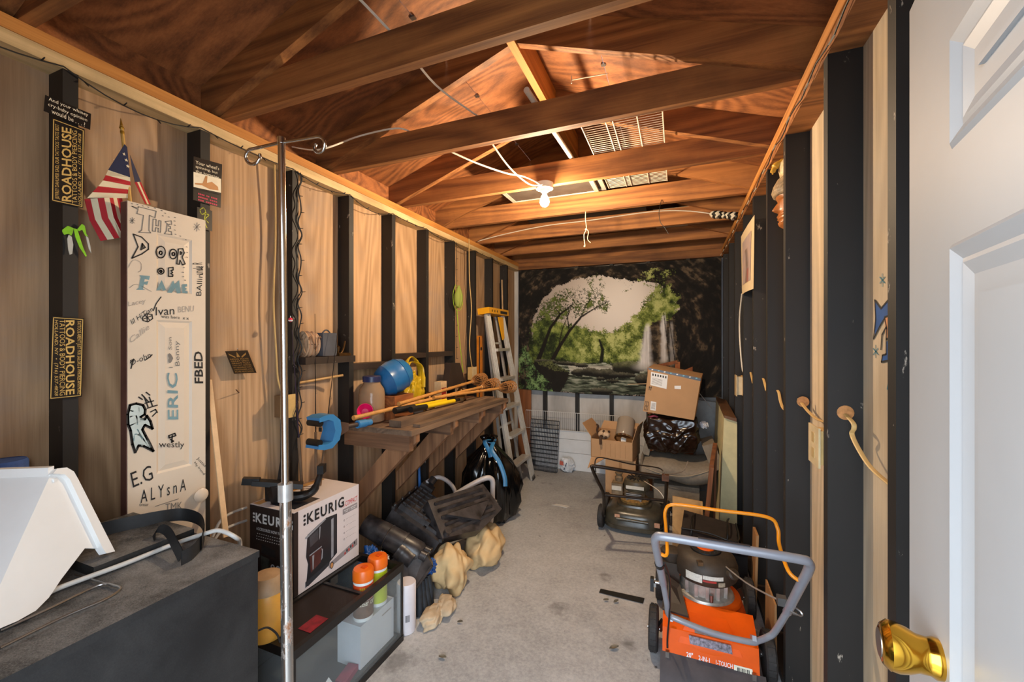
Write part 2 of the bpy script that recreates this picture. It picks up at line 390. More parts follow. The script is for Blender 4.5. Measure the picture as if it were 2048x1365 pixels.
# ---- white entry door, swung open against the right wall
d1 = struct('door_1', (.35, .6, 0)); d1['label'] = 'open white panelled entry door with brass knob'
E0 = P(1819, 900, t=.70); E0.z = 0; th = math.radians(9.4)
dd = V((-math.sin(th), -math.cos(th), 0)); dn = V((-math.cos(th), math.sin(th), 0))       # along door to hinge, outwards normal
DW = flat('door_white_paint', 'b0b2b4', .45, var=.04, scale=3)
def dp(s, n, z): return E0 + dd * s + dn * n + V((0, 0, z))
def dbox(g, s0, s1, z0, z1, n0, n1): g.hexa([dp(s0, n0, z0), dp(s1, n0, z0), dp(s1, n1, z0), dp(s0, n1, z0), dp(s0, n0, z1), dp(s1, n0, z1), dp(s1, n1, z1), dp(s0, n1, z1)])
z_a = P(1897, 303, t=.66).z; 
def dhit(px, py):      # pixel to door face
    r = ray(px, py); k = (E0 - V((0, 0, 0))).dot(dn); t = k / r.dot(dn); p = r * t + V((0, 0, H)); return (p - E0).dot(dd), p.z
s1, zA = dhit(1900, 303); s2, zB = dhit(1908, 488)
sp = (s1 + s2) / 2; DL = .86
g = G(); dbox(g, 0, DL, .012, 2.09, -.040, -.007); slab = g.out('door_slab', DW, d1, smooth=False, bev=.002)
g = G()
for a, b, c, d in ((0, sp, .012, 2.09), (DL - .12, DL, .012, 2.09), (sp, DL - .12, 1.93, 2.09), (sp, DL - .12, zB, zA), (sp, DL - .12, .012, .22)): dbox(g, a, b, c, d, -.007, 0)
g.out('stile_frame', DW, d1, smooth=False, bev=.0015)
for zlo, zhi in ((.22, zB), (zA, 1.93)):
    g = G(); q = .016
    a0, a1, b0, b1 = sp, DL - .12, zlo, zhi
    for w0, w1, n0, n1 in ((0, .006, .0, .004), (.006, .022, .004, -.004), (.022, .028, -.004, -.002), (.028, .045, -.002, -.007)):
        o = [(a0 + w0, b0 + w0), (a1 - w0, b0 + w0), (a1 - w0, b1 - w0), (a0 + w0, b1 - w0)]; i = [(a0 + w1, b0 + w1), (a1 - w1, b0 + w1), (a1 - w1, b1 - w1), (a0 + w1, b1 - w1)]
        for k in range(4):
            k2 = (k + 1) % 4; g.poly([dp(o[k][0], n0, o[k][1]), dp(o[k2][0], n0, o[k2][1]), dp(i[k2][0], n1, i[k2][1]), dp(i[k][0], n1, i[k][1])])
    g.out('panel_moulding', DW, d1, smooth=False, doubles=True)
    g = G(); dbox(g, sp + .07, DL - .19, zlo + .07, zhi - .07, -.007, -.002); g.out('panel', DW, d1, smooth=False, bev=.003)
BRASS = flat('polished_brass', 'd9a63a', .14, 1, var=.06)
ks, kz = dhit(1880, 1320)
kn = thing('door_knob', dp(ks, .0, kz), 'polished brass door knob', 'knob'); kn.parent = d1; kn.location = dp(ks, 0, kz) - d1.location
for k_ in ('label', 'category'): del kn[k_]
G().lathe([(.001, 0), (.026, 0), (.027, .006), (.024, .012), (.025, .024), (.030, .034), (.0335, .046), (.0335, .055), (.027, .0625), (.022, .0645), (.001, .0645)], dp(ks, 0, kz), dn, 32).out('knob', BRASS, d1)
bpy.data.objects.remove(kn)
G().lathe([(.001, 0), (.019, 0), (.019, .0015), (.001, .0015)], dp(ks, .0643, kz), dn, 24).out('knob_face', STEEL, d1)

# ================================================================ BULB
bp = P(1092, 345, Y=2.478)
lb = thing('ceiling_light', (bp.x, 2.45, 2.40), 'bare lit bulb in a white porcelain holder under a joist', 'light')
bx, by, bz = bp.x, 2.478 - .03, 2.5085
G().lathe([(.001, 0), (.055, 0), (.055, -.012), (.052, -.035), (.03, -.04), (.022, -.055), (.001, -.055)][::-1], (bx, by, bz), n=32).out('lamp_holder', flat('porcelain', 'e8e2d6', .25, var=.03), lb)
G().lathe([(.001, -.145), (.012, -.143), (.024, -.133), (.030, -.118), (.029, -.103), (.020, -.083), (.013, -.068), (.013, -.054)], (bx, by, bz), n=24).out('bulb', emis('bulb_glow', (1, .72, .38), 60), lb)
L = bpy.data.lights.new('bulb_light', 'POINT'); L.energy = 68; L.color = (1, .76, .50); L.shadow_soft_size = .03
lo = bpy.data.objects.new('bulb_light', L); C.objects.link(lo); lo.location = (bx, by, bz - .18)
# ================================================================ LEFT WALL THINGS
def card(name, corners, X, mat, label, cat, thick=.0012, Y=None, nrm=(1, 0, 0)):
    t = thing(name, P(*corners[3], X=X, Y=Y), label, cat)
    G().prism([P(*c, X=X, Y=Y) for c in corners], V(nrm) * thick).out('backing', mat, t, smooth=False); return t
SX = -1.853; TX = SX + .0013
STK = flat('sticker_black', '141212', .35, var=.1)
# roadhouse stickers
def border(t, c, X, mat, w=.0022, inset=.045):
    m = [sum(p[i] for p in c) / 4 for i in (0, 1)]
    q = [P(m[0] + (p[0] - m[0]) * (1 - inset * 1.6), m[1] + (p[1] - m[1]) * (1 - inset * .7), X=X + .0006) for p in c]
    G().ribbon(q + [q[0]], w, (1, 0, 0)).out('border', mat, t, smooth=False)
c1 = [(105, 236), (169, 259), (166, 416), (103, 403)]
r1 = card('bumper_sticker', c1, SX, STK, 'black and gold roadhouse sticker on stud, lettering running upward, upper of the two', 'sticker'); border(r1, c1, TX, GOLD)
def col(t, s, x0, x1, yb, yt, X=TX, up=True, mat=GOLD, **k):
    # one line of vertical lettering filling pixel column x0..x1 between yb (start) and yt (end)
    if up: quadtxt(s, (x1, yb), (x1, yt), (x0, yb), mat, t, X=X, **k)
    else: quadtxt(s, (x0, yb), (x0, yt), (x1, yb), mat, t, X=X, **k)
col(r1, 'JEFFREY DAHLMER SAID, OUR TATTOOS TASTE BEST', 110, 120, 399, 249, shear=.2)
col(r1, 'ROADHOUSE', 123, 143, 404, 256, bold=.02, shear=.1)
col(r1, 'TATTOOS & BODY PIERCING', 144, 154, 407, 262)
col(r1, 'HOLLAND, NY  •  (716) 537-4828', 156, 164, 410, 268, shear=.2)
c2 = [(105, 633), (168, 637), (163, 794), (99, 800)]
r2 = card('bumper_sticker', c2, SX, STK, 'black and gold roadhouse sticker on stud, lettering running downward, lower of the two', 'sticker'); border(r2, c2, TX, GOLD)
col(r2, 'TATTOOS AREN’T JUST FOR SAILORS & WHORES ANYMORE!', 152, 162, 642, 790, up=False, shear=.1)
col(r2, 'ROADHOUSE', 131, 149, 641, 791, up=False, bold=.02)
col(r2, 'TATTOOS & BODY PIERCING', 119, 130, 640, 792, up=False)
col(r2, 'HOLLAND, NY  •  (716) 537-4828', 107, 116, 640, 793, up=False, shear=.2)
c3 = [(90, 190), (182, 228), (180, 260), (87, 222)]
r3 = card('slogan_sticker', c3, SX + .004, STK, 'narrow black sticker with white slogan above the roadhouse stickers', 'sticker')
CREAM = flat('cream_print', 'e9dfc6', .5, var=.05)
for s, y0, x0, x1 in (('And your whiney', 207, 97, 176), ('cry-baby opinion', 218, 96, 174), ('would be . . . ?', 228, 103, 170)):
    dy = .41; quadtxt(s, (x0, y0 + (x0 - 92) * dy - 6), (x1, y0 + (x1 - 92) * dy - 6), (x0, y0 - 9 + (x0 - 92) * dy - 6), CREAM, r3, X=SX + .0054)
# green claw decal: three torn strokes
GREEN = flat('lime_green', '7fc02a', .35, var=.25); GREY = flat('silver_grey', 'b9bbb4', .3, var=.1)
cl = thing('claw_decal', P(150, 510, X=SX), 'lime green three-stroke claw decal on stud between the roadhouse stickers', 'decal')
for nm, m, pts in (('stroke', GREEN, [(124, 460), (135, 452), (147, 457), (145, 466), (142, 472), (137, 468), (128, 470), (124, 464)]),
                   ('stroke', GREY, [(137, 470), (143, 474), (146, 490), (144, 508), (139, 510), (136, 500), (134, 478)]),
                   ('stroke', GREEN, [(147, 457), (154, 459), (160, 478), (166, 496), (173, 512), (171, 514), (158, 494), (150, 474)]),
                   ('stroke', GREEN, [(154, 459), (163, 448), (169, 452), (172, 468), (176, 474), (170, 472), (164, 460), (157, 463)]),
                   ('stroke', GREY, [(171, 472), (176, 476), (180, 492), (182, 507), (177, 498), (173, 482)])):
    G().prism([P(*p, X=SX + .002) for p in pts], (.002, 0, 0)).out(nm, m, cl, smooth=False)
# hamster sticker
c4 = [(387, 313), (444, 329), (441, 416), (386, 400)]
hs = card('slogan_sticker', c4, SX, STK, 'black slogan sticker with a drawn tan animal above the graffiti door', 'sticker')
hx = SX + .0013
for i, s in enumerate(("Your wheel’s", 'spinning, but', 'the hamster', 'isn’t moving')): quadtxt(s, (391, 328 + i * 9), (438 - (i % 2) * 3, 341 + i * 9), (391, 321 + i * 9), CREAM, hs, X=hx)
G().poly([P(*p, X=hx + .0004) for p in ((387, 344), (442, 358), (442, 386), (387, 374))]).out('picture_panel', CREAM, hs, smooth=False)
TANP = flat('tan_print', 'b98350', .6, var=.2)
G().poly([P(*p, X=hx + .0009) for p in ((390, 366), (405, 367), (411, 352), (415, 353), (414, 366), (424, 364), (436, 374), (437, 381), (420, 379), (404, 371), (390, 369))]).out('animal_print', TANP, hs, smooth=False)
quadtxt('--- ----- ---- -----', (389, 378), (438, 390), (389, 376), INK, hs, X=hx + .0006)
for i, s in enumerate(('---- -- ----', '----- ----', '--- ------')): quadtxt(s, (396, 389 + i * 6), (434, 400 + i * 6), (396, 386 + i * 6), flat('pink_print', 'b92f4e', .5), hs, X=hx)
c5 = [(394, 414), (424, 422), (424, 463), (394, 456)]
sk = card('small_sticker', c5, SX, STK, 'small black sticker with yellow-green scribble half hidden by graffiti door', 'sticker')
YG = flat('yellow_green', 'c3c62f', .5)
g = G()
for st in ([(400, 420), (407, 416), (411, 424), (404, 429), (400, 422)], [(408, 428), (418, 430), (411, 438), (417, 446)], [(412, 425), (409, 440), (414, 456)]): g.ribbon(catmull([P(*p, X=hx + .0004) for p in st], 4), .003, (1, 0, 0))
g.out('scribble', YG, sk, smooth=False)

# ---- little flag on a stick
fg = thing('hand_flag', P(270, 480, X=-1.84), 'small stars and stripes flag on a wooden stick tucked behind the graffiti door', 'flag')
fx = -1.875
pa, pb = P(243, 252, X=fx), P(268, 470, X=fx + .01)
WSTK = flat('pale_dowel', 'c49a4e', .5)
G().tube([pa, pb], .0055, 10).out('stick', WSTK, fg); dd_ = (pb - pa).normalized()
G().lathe([(.0005, -.028), (.005, 0), (.0075, .008), (.0045, .014), (.0065, .022), (.0055, .03)], pa, dd_, 12).out('finial', flat('gold_finial', 'a9802c', .35, .6), fg)
def flag(name, quad, stars, waves):
    tl, tr, bl, br = quad; nu, nv = 40, 52
    def fn(u, v):
        a = V(tl) * (1 - u) + V(tr) * u; b = V(bl) * (1 - u) + V(br) * u; p = a * (1 - v) + b * v
        return p + V((.010 * math.sin(u * waves + v * 3.0) + .006, 0, 0))
    g = G(); g.grid(fn, nu, nv); me_o = g.out(name, vcol('flag_cloth'), fg, ang=80)
    return me_o
def paint_mesh(o, fn):
    me = o.data; a = me.color_attributes.new('Col', 'FLOAT_COLOR', 'POINT'); w = o.location + sum((p.location for p in chain(o)), V((0, 0, 0)))
    buf = np.empty((len(me.vertices), 4), 'f')
    for i, v in enumerate(me.vertices): c = fn(v.co); buf[i] = (*c, 1)
    a.data.foreach_set('color', buf.ravel())
def chain(o):
    r = []
    while o.parent: o = o.parent; r.append(o)
    return r
REDC, WHC, BLC = lin('a3161f'), lin('d8c7a4'), lin('23243a')
def flagpart(name, pts, kind):
    """solid patch of cloth from a pixel outline, with a gentle wave"""
    def wv(p): q = P(*p, X=fx); return q + V((.012 * math.sin(q.y * 60 + q.z * 14) + .004, 0, 0))
    g = G(); g.prism([wv(p) for p in pts], (.0012, 0, 0)); return g
FR, FW, FB = flat('flag_red', 'ad1822', .75, var=.12), flat('flag_white', 'dccfae', .75, var=.06), flat('flag_blue', '272a45', .75, var=.12)
def lerp(a, b, t): return (a[0] + (b[0] - a[0]) * t, a[1] + (b[1] - a[1]) * t)
# left fold: canton then stripes
L0, L1 = [(243, 292), (217, 339), (171, 400)], [(250, 300), (256, 352), (259, 399)]
flagpart('f', [(244, 290), (217, 340), (256, 356), (249, 296)], 0).out('canton', FB, fg, smooth=False)
cant = [(244, 310), (236, 318), (248, 322), (229, 327), (241, 330), (251, 334), (224, 335), (234, 339), (246, 343), (239, 305), (231, 309 + 12)]
g = G()
for sx_, sy_ in cant:
    c = P(sx_, sy_, X=fx); c.x += .012 * math.sin(c.y * 60 + c.z * 14) + .0062
    g.poly([c + V((0, math.cos(k * math.pi / 5 + 1.57) * (.0065 if k % 2 == 0 else .0028), math.sin(k * math.pi / 5 + 1.57) * (.0065 if k % 2 == 0 else .0028))) for k in range(10)])
g.out('stars', FW, fg, smooth=False)
for i in range(5):
    a0, a1 = lerp((217, 340), (176, 396), i / 5), lerp((217, 340), (176, 396), (i + 1) / 5)
    b0, b1 = lerp((256, 356), (260, 397), i / 5), lerp((256, 356), (260, 397), (i + 1) / 5)
    flagpart('f', [a0, a1, b1, b0], 0).out('stripe', FW if i % 2 == 0 else FR, fg, smooth=False)
for i in range(7):   # hanging fold, stripes running down
    a0, a1 = lerp((171, 398), (246, 396), i / 7), lerp((171, 398), (246, 396), (i + 1) / 7)
    b0, b1 = lerp((203, 482), (275, 470), i / 7), lerp((203, 482), (275, 470), (i + 1) / 7)
    m0, m1 = lerp(lerp(a0, b0, .5), (0, a0[1] + 40), .03), lerp(lerp(a1, b1, .5), (0, a1[1] + 40), .03)
    flagpart('f', [a0, m0, b0, b1, m1, a1], 0).out('stripe', FR if i % 2 == 0 else FW, fg, smooth=False)
flagpart('f', [(255, 312), (279, 364), (265, 367), (259, 340)], 0).out('canton', FB, fg, smooth=False)
for i, (x0, x1) in enumerate(((264, 269), (269, 274), (274, 279))):
    flagpart('f', [(x0, 366), (x1, 365), (x1 + 24, 409), (x0 + 24 - (2 - i), 409)], 0).out('stripe', (FR, FW, FR)[i], fg, smooth=False)

# ================================================================ GRAFFITI DOOR (upside-down bifold leaf)
DX = -1.80
gd = thing('graffiti_door', P(330, 400, X=DX - .02), 'narrow cream panelled door covered in marker graffiti, standing upside down', 'door')
gd.location.z = 0
tl, tr = P(255, 398, X=DX), P(411, 444, X=DX); y0, y1, zt = tl.y, tr.y, (tl.z + tr.z) / 2
CREAMD = flat('cream_door_paint', 'd3c3ae', .5, var=.05, scale=3); BROWNE = flat('brown_door_edge', '5f3d33', .6)
pz = [(P(310, 465, X=DX).z, P(310, 582, X=DX).z), (P(310, 640, X=DX).z, P(310, 950, X=DX).z)]
pyl, pyr = P(313, 600, X=DX).y, P(384, 600, X=DX).y
G().box((DX - .038, y0, 0), (DX - .006, y1, zt)).out('slab', CREAMD, gd, smooth=False, bev=.002)
G().box((DX - .036, y0 - .003, .003), (DX - .002, y0 - .0002, zt - .003)).out('edge_band', BROWNE, gd, smooth=False)
g = G(); e = -.006
for a, b, c, d in ((y0, pyl, 0, zt), (pyr, y1, 0, zt), (pyl, pyr, pz[0][0], zt), (pyl, pyr, pz[1][0], pz[0][1]), (pyl, pyr, 0, pz[1][1])): g.box((DX + e, a, c), (DX, b, d))
g.out('stile_frame', CREAMD, gd, smooth=False)
for zh, zl in pz:
    g = G(); w = .028
    o = [(pyl, zl), (pyr, zl), (pyr, zh), (pyl, zh)]; i_ = [(pyl + w, zl + w), (pyr - w, zl + w), (pyr - w, zh - w), (pyl + w, zh - w)]; m_ = [(pyl + .008, zl + .008), (pyr - .008, zl + .008), (pyr - .008, zh - .008), (pyl + .008, zh - .008)]
    for k in range(4):
        k2 = (k + 1) % 4
        g.poly([(DX, *o[k]), (DX, *o[k2]), (DX - .005, *m_[k2]), (DX - .005, *m_[k])]); g.poly([(DX - .005, *m_[k]), (DX - .005, *m_[k2]), (DX - .001, *i_[k2]), (DX - .001, *i_[k])])
    g.poly([(DX - .001, *q) for q in i_]); g.out('raised_panel', CREAMD, gd, smooth=False, doubles=True)
kp = P(397, 990, X=DX); G().lathe([(.001, 0), (.014, 0), (.013, .006), (.025, .010), (.027, .018), (.018, .024), (.001, .025)], kp, (1, 0, 0), 24).out('knob', flat('cream_knob', 'd8c8b4', .35, var=.04), gd)
TEAL = flat('teal_marker', '6f8f95', .7, var=.2); PENC = flat('grey_marker', '75706a', .7); FAINT = flat('faint_pencil', 'a4988a', .7)
def za(x, y): return P(240 + x / 4.137, 390 + y / 4.137, X=DX + .0012)
def zb(x, y): return P(240 + x / 4.015, 700 + y / 4.015, X=DX + .0012)
def strokes(name, mat, w, lists, f, sm=0):
    g = G()
    for st in lists:
        q = [f(*p) for p in st]; g.ribbon(catmull(q, sm) if sm else q, w, (1, 0, 0))
    return g.out(name, mat, gd, smooth=False)
def el(cx, cy, rx, ry, n=18): return [(cx + rx * math.cos(2 * math.pi * k / n), cy + ry * math.sin(2 * math.pi * k / n)) for k in range(n + 1)]
strokes('drawn_letters', PENC, .0028, [[(100, 95), (150, 110), (152, 98), (300, 135), (290, 190), (245, 170), (240, 295), (255, 315), (155, 310), (180, 292), (195, 170), (140, 155), (150, 120), (100, 95)],
    [(275, 200), (300, 205), (298, 255), (318, 258), (322, 212), (340, 216), (336, 310), (316, 308), (318, 275), (296, 272), (294, 302), (270, 300), (275, 200)],
    [(425, 215), (375, 222), (392, 240), (384, 300), (370, 322), (430, 330), (426, 305), (402, 300), (404, 280), (420, 280), (418, 262), (404, 260), (406, 242), (428, 244), (425, 215)]], za)
strokes('drawn_letters', INK, .0042, [[(110, 325), (180, 350), (235, 405), (236, 450), (180, 490), (98, 525), (150, 430), (110, 325)], [(185, 402), (210, 435), (172, 455), (185, 402), (190, 440)],
    el(337, 474, 38, 48), el(337, 480, 11, 14), el(440, 490, 30, 40), el(442, 490, 11, 13),
    [(484, 448), (520, 446), (532, 480), (514, 515), (540, 572), (518, 580), (497, 540), (490, 575), (470, 572), (484, 448)], [(500, 470), (512, 478), (502, 495), (500, 470)],
    el(338, 632, 26, 24), el(338, 633, 9, 8), [(402, 605), (440, 600), (440, 622), (422, 628), (435, 642), (420, 652), (438, 662), (436, 675), (402, 675), (402, 605)]], za)
g = G()
for pl_ in ([(160, 665), (248, 672), (240, 705), (205, 695), (200, 720), (235, 715), (225, 745), (198, 740), (190, 780), (212, 787), (133, 785), (155, 770), (172, 680)],
            [(345, 705), (382, 790), (355, 795), (345, 775), (330, 790), (300, 792)], [(390, 810), (440, 708), (454, 740), (490, 706), (502, 815), (472, 815), (455, 770), (430, 812)],
            [(515, 740), (555, 738), (556, 758), (535, 764), (555, 778), (536, 790), (560, 800), (560, 816), (515, 812)]):
    g.poly([za(*p) for p in pl_])
g.out('drawn_letters', TEAL, gd, smooth=False)
strokes('drawn_stars', PENC, .002, [[(75 + 26 + 24 * math.cos(k * .8), 214 + 26 * math.sin(k * .8)), (101 - 24 * math.cos(k * .8), 214 - 26 * math.sin(k * .8))] for k in range(4)] + [[(637 + 30 * math.cos(k * .8), 266 + 36 * math.sin(k * .8)), (637 - 30 * math.cos(k * .8), 266 - 36 * math.sin(k * .8))] for k in range(4)], za)
strokes('drawn_dots', PENC, .003, [[(x, y), (x + 9, y + 3)] for x, y in ((95, 72), (140, 78), (185, 90), (230, 100), (285, 108), (340, 128), (370, 150), (350, 172), (400, 182), (450, 186), (448, 215), (450, 250), (450, 290), (455, 325), (495, 340), (540, 370), (548, 430), (552, 475), (550, 515), (525, 600), (518, 640), (520, 675), (535, 705))], za)
def dt(s, f, bl, br, tl, m, **k):
    p = f(*bl); txt(s, p, f(*br) - p, f(*tl) - p, m, gd, lift=.0002, **k)
dt('Ivan', za, (295, 1000), (450, 990), (295, 930), INK); dt('was here  x x', za, (340, 1018), (570, 1035), (340, 990), INK)
dt('BENU', za, (482, 975), (612, 965), (482, 925), FAINT); dt('Lacey', za, (68, 935), (212, 905), (68, 885), FAINT)
dt('lil HiTian', za, (100, 1075), (275, 960), (85, 1035), INK); strokes('drawn_lines', INK, .0035, [[(275, 960), (300, 900), (340, 845)], [(185, 1020), (215, 985), (265, 990), (270, 1025), (230, 1052), (190, 1040), (185, 1020)], [(190, 1030), (265, 1000)], [(210, 1000), (250, 1040)], [(225, 985), (225, 1050)]], za)
dt('Callie', za, (85, 1235), (245, 1110), (75, 1185), FAINT); dt('BAllin k', za, (672, 835), (690, 590), (630, 835), INK); dt('uncle R', za, (690, 660), (680, 560), (610, 660), INK)
strokes('drawn_lines', FAINT, .002, [[(70, 600), (110, 540), (170, 560), (175, 620), (150, 640)], [(80, 770), (140, 740), (260, 800)]], za, 4)
dt('D-ohn', zb, (90, 130), (250, 60), (80, 85), INK); strokes('drawn_lines', INK, .004, [[(88, 150), (110, 75), (85, 105)], [(200, 85), (235, 62), (258, 40)]], zb)
dt('I ♥ Son', zb, (430, 145), (420, -100), (390, 145), PENC); dt('Benny', zb, (490, 130), (482, -70), (445, 130), PENC)
dt('ERIC', zb, (470, 560), (462, 190), (385, 560), TEAL, bold=.01); dt('FBED', zb, (668, 270), (662, 15), (600, 270), INK, bold=.02)
dt('westly', zb, (312, 800), (515, 800), (312, 735), INK); strokes('drawn_lines', INK, .005, [[(392, 690), (440, 672), (448, 690), (395, 708), (392, 690)], [(420, 690), (415, 745), (430, 735), (405, 720)]], zb)
dt('E.G', zb, (105, 1110), (270, 1040), (80, 990), INK); dt('A L Y s n A', zb, (165, 1235), (530, 1130), (165, 1130), INK); strokes('drawn_lines', PENC, .0025, [[(285, 1258), (470, 1198)]], zb)
dt('TMK', zb, (365, 1300), (500, 1280), (365, 1238), PENC); dt('omar', zb, (155, 1256), (230, 1256), (155, 1238), INK)
dt('Justin', zb, (610, 880), (672, 950), (632, 858), INK); dt('My friend', zb, (588, 915), (668, 1012), (606, 898), INK)
strokes('drawn_lines', INK, .0045, [[(150, 380), (180, 400)], [(175, 360), (230, 420)], [(210, 342), (240, 365)], [(200, 430), (270, 410)], [(220, 470), (300, 445)], [(245, 500), (285, 480), (300, 505)], [(260, 535), (290, 505)], [(195, 380), (225, 460)], [(235, 380), (260, 450)]], zb)
g = G(); g.poly([zb(*p) for p in ((80, 445), (130, 432), (185, 445), (200, 480), (200, 520), (165, 545), (200, 560), (215, 530), (245, 575), (262, 635), (200, 605), (180, 640), (205, 690), (240, 755), (268, 815), (190, 775), (150, 770), (122, 825), (100, 760), (85, 650), (65, 600), (62, 520))]); g.out('bubble_fill', flat('pale_blue_marker', 'b9c6c2', .7, var=.15), gd, smooth=False)
strokes('bubble_outline', INK, .0085, [[(80, 445), (130, 432), (185, 445), (203, 480), (200, 520), (165, 540), (170, 555), (200, 560), (215, 530), (245, 575), (262, 635), (200, 605), (180, 640), (205, 690), (240, 755), (268, 815), (190, 775), (150, 770), (122, 825), (100, 760), (85, 650), (65, 600), (62, 520), (80, 445)]], zb)
strokes('bubble_lines', TEAL, .004, [[(85, 490), (150, 500), (150, 460)], [(80, 540), (130, 530), (140, 600)], [(80, 610), (170, 570)], [(110, 730), (120, 680), (160, 690), (180, 720)], [(140, 640), (175, 700), (235, 785)]], zb, 3)

# ================================================================ OTHER LEFT WALL BITS
pq = [(450, 703), (494, 701), (512, 746), (468, 748)]
PX_ = -1.915
pk = card('prayer_plaque', pq, PX_, flat('dark_bronze', '2b2119', .4, .5), 'small dark metal plaque with a raised prayer text, hanging tilted from a nail', 'plaque', .004)
PB = flat('brass_print', '9c7b45', .4, .5)
def pkp(a, b): return lerp(lerp(pq[3], pq[2], a), lerp(pq[0], pq[1], a), b)
g = G(); g.poly([P(*pkp(*q), X=PX_ + .0046) for q in ((.42, .72), (.58, .72), (.5, .95))]); g.poly([P(*pkp(*q), X=PX_ + .0046) for q in ((.1, .9), (.36, .74), (.36, .68), (.12, .82))]); g.poly([P(*pkp(*q), X=PX_ + .0046) for q in ((.9, .9), (.64, .74), (.64, .68), (.88, .82))]); g.out('emblem', PB, pk, smooth=False)
for i, s in enumerate(('INDIAN  PRAYER', 'GREAT SPIRIT', 'GRANT THAT', 'I MAY NOT CRITICIZE', 'MY NEIGHBOR UNTIL', 'I HAVE WALKED A MILE', 'IN HIS MOCCASINS')):
    b = .60 - i * .092; quadtxt(s, pkp(.08, b), pkp(.92, b), pkp(.08, b + .065), PB, pk, X=PX_ + .0044)
g = G().cyl(P(476, 702, X=XL - SD), P(475, 698, X=PX_ + .012), .0016, n=8); tag(g.out('nail', STEEL), 'short nail holding the prayer plaque', 'nail')
tag(G().cyl(P(478, 786, X=XL - SD), P(472, 780, X=PX_ + .01), .0022, n=8).out('nail', RUST), 'bent rusty nail in the plywood below the prayer plaque', 'nail')
# leaning wooden yardstick
tag(G().beam(P(418, 760, X=-1.93), P(452, 1075, X=-1.70), .022, .006, (1, 0, 0)).out('yardstick', flat('pale_strip', 'cfae86', .6)), 'thin pale wooden strip leaning against the plywood beside the graffiti door', 'stick')
# electrical box
eb = thing('outlet_box', P(565, 830, X=-1.9), 'tan electrical box with ivory cover plate on the stud behind the chrome pole', 'outlet')
a = P(549, 790, Y=1.53); G().box((XL - .055, 1.50, a.z - .11), (XL, 1.558, a.z)).out('box', flat('brown_box', '6d5236', .6), eb, bev=.004)
G().box((XL, 1.49, a.z - .115), (XL + .005, 1.575, a.z + .004)).out('cover_plate', flat('ivory', 'c7a468', .45), eb, bev=.002)
tag(G().tube([P(549, 330, X=-1.89), P(551, 470, X=-1.9), P(547, 600, X=-1.9), P(552, 700, X=-1.9), P(556, 760, X=-1.9), (XL - .03, 1.53, a.z)], .0045, 8, 5).out('wall_cable', TAN), 'tan cable dropping down the stud to the outlet box behind the chrome pole', 'cable')
# string lights
sl = thing('string_lights', (XL + .01, 2.6, ZT - .02), 'dark green-black string of mini lights draped under the top plate and down a stud', 'string lights')
CORD = flat('dark_cord', '191613', .6)
pts = []; bulbs = []
for i, y in enumerate(LY[:-1]):
    y2 = LY[i + 1]
    for k in range(8):
        u = k / 8; q = V((XL + .006, y + (y2 - y) * u, ZT + .004 - .05 * 4 * u * (1 - u) * (.6 + .4 * math.sin(i * 2.1)))); pts.append(q)
        if k % 2: bulbs.append((q, V((.012, .004, -.014 if k % 4 == 1 else .01))))
G().tube(pts, .0022, 6).out('cord', CORD, sl)
pts = []
for k in range(70):
    z = ZT - k * .021; q = V((XL + .008 + .004 * math.sin(k * 1.3), 1.60 + .010 * math.sin(k * .9), z)); pts.append(q)
    if k % 4 == 2: bulbs.append((q, V((.006, .016, .003))))
G().tube(pts, .003, 6, 2).out('cord', CORD, sl)
G().tube([p + V((.003, -.018, 0)) + V((0, .012 * math.sin(i * .5), 0)) for i, p in enumerate(pts)], .0025, 6, 2).out('cord', CORD, sl)
for q, d in bulbs: G().cyl(q, q + d, .0028, .0016, 6).out('mini_bulb', BLACKP, sl)
pts2 = [V((XL + .008, 3.255 + .006 * math.sin(k), ZT - k * .05)) for k in range(22)]
G().tube(pts2, .0025, 6).out('cord', CORD, sl)
for q in pts2[1::2]: G().cyl(q, q + V((.008, .014, .004)), .0028, .0016, 6).out('mini_bulb', BLACKP, sl)
bo = P(581, 640, X=XL + .03)
t = thing('fishing_bobber', bo, 'tiny red and white fishing bobber hanging on the string of lights', 'bobber')
G().ball(bo, (.011, .011, .012), 2).out('float', flat('bobber_red', 'd8304a', .3), t); G().ball(bo - V((0, 0, .003)), (.0112, .0112, .0075), 2).out('band', WHITE, t); G().cyl(bo + V((0, 0, .01)), bo + V((0, 0, .02)), .002, n=6).out('peg', WHITE, t)
# fishing rods
for i, (a, b, ra, lab) in enumerate((((630, 628), (632, 948), -1.84, 'thin black fishing rod standing upright before the ledge'), ((676, 655), (643, 946), -1.79, 'thin black fishing rod leaning across the dark stud by the ledge'), ((584, 660), (602, 948), -1.79, 'dark purple fishing rod leaning by the string of lights'))):
    p0, p1 = P(*a, X=ra), P(*b, X=-1.74); p1 = p0 + (p1 - p0) * 1.0
    t = thing('fishing_rod', p1, lab, 'fishing rod')
    G().tube([p0, (p0 + p1) / 2, p1], [.0012, .0022, .0035], 8).out('blank', BLACKM if i < 2 else flat('purple_black', '2a1c33', .4), t)
    for k in (.25, .5, .72): q = p0 + (p1 - p0) * k; G().tube([q + V((.008 * math.cos(s), .004, .008 * math.sin(s) - .004)) for s in np.linspace(0, 6.28, 9)], .0008, 5).out('line_guide', STEEL, t)
    q1 = p1 + (p1 - p0) * ((p1.z - .7735) / (p0.z - p1.z)); G().tube([p1 + (p0 - p1) * .25, q1], .007, 8).out('grip', flat('cork', '6b5038', .8), t)
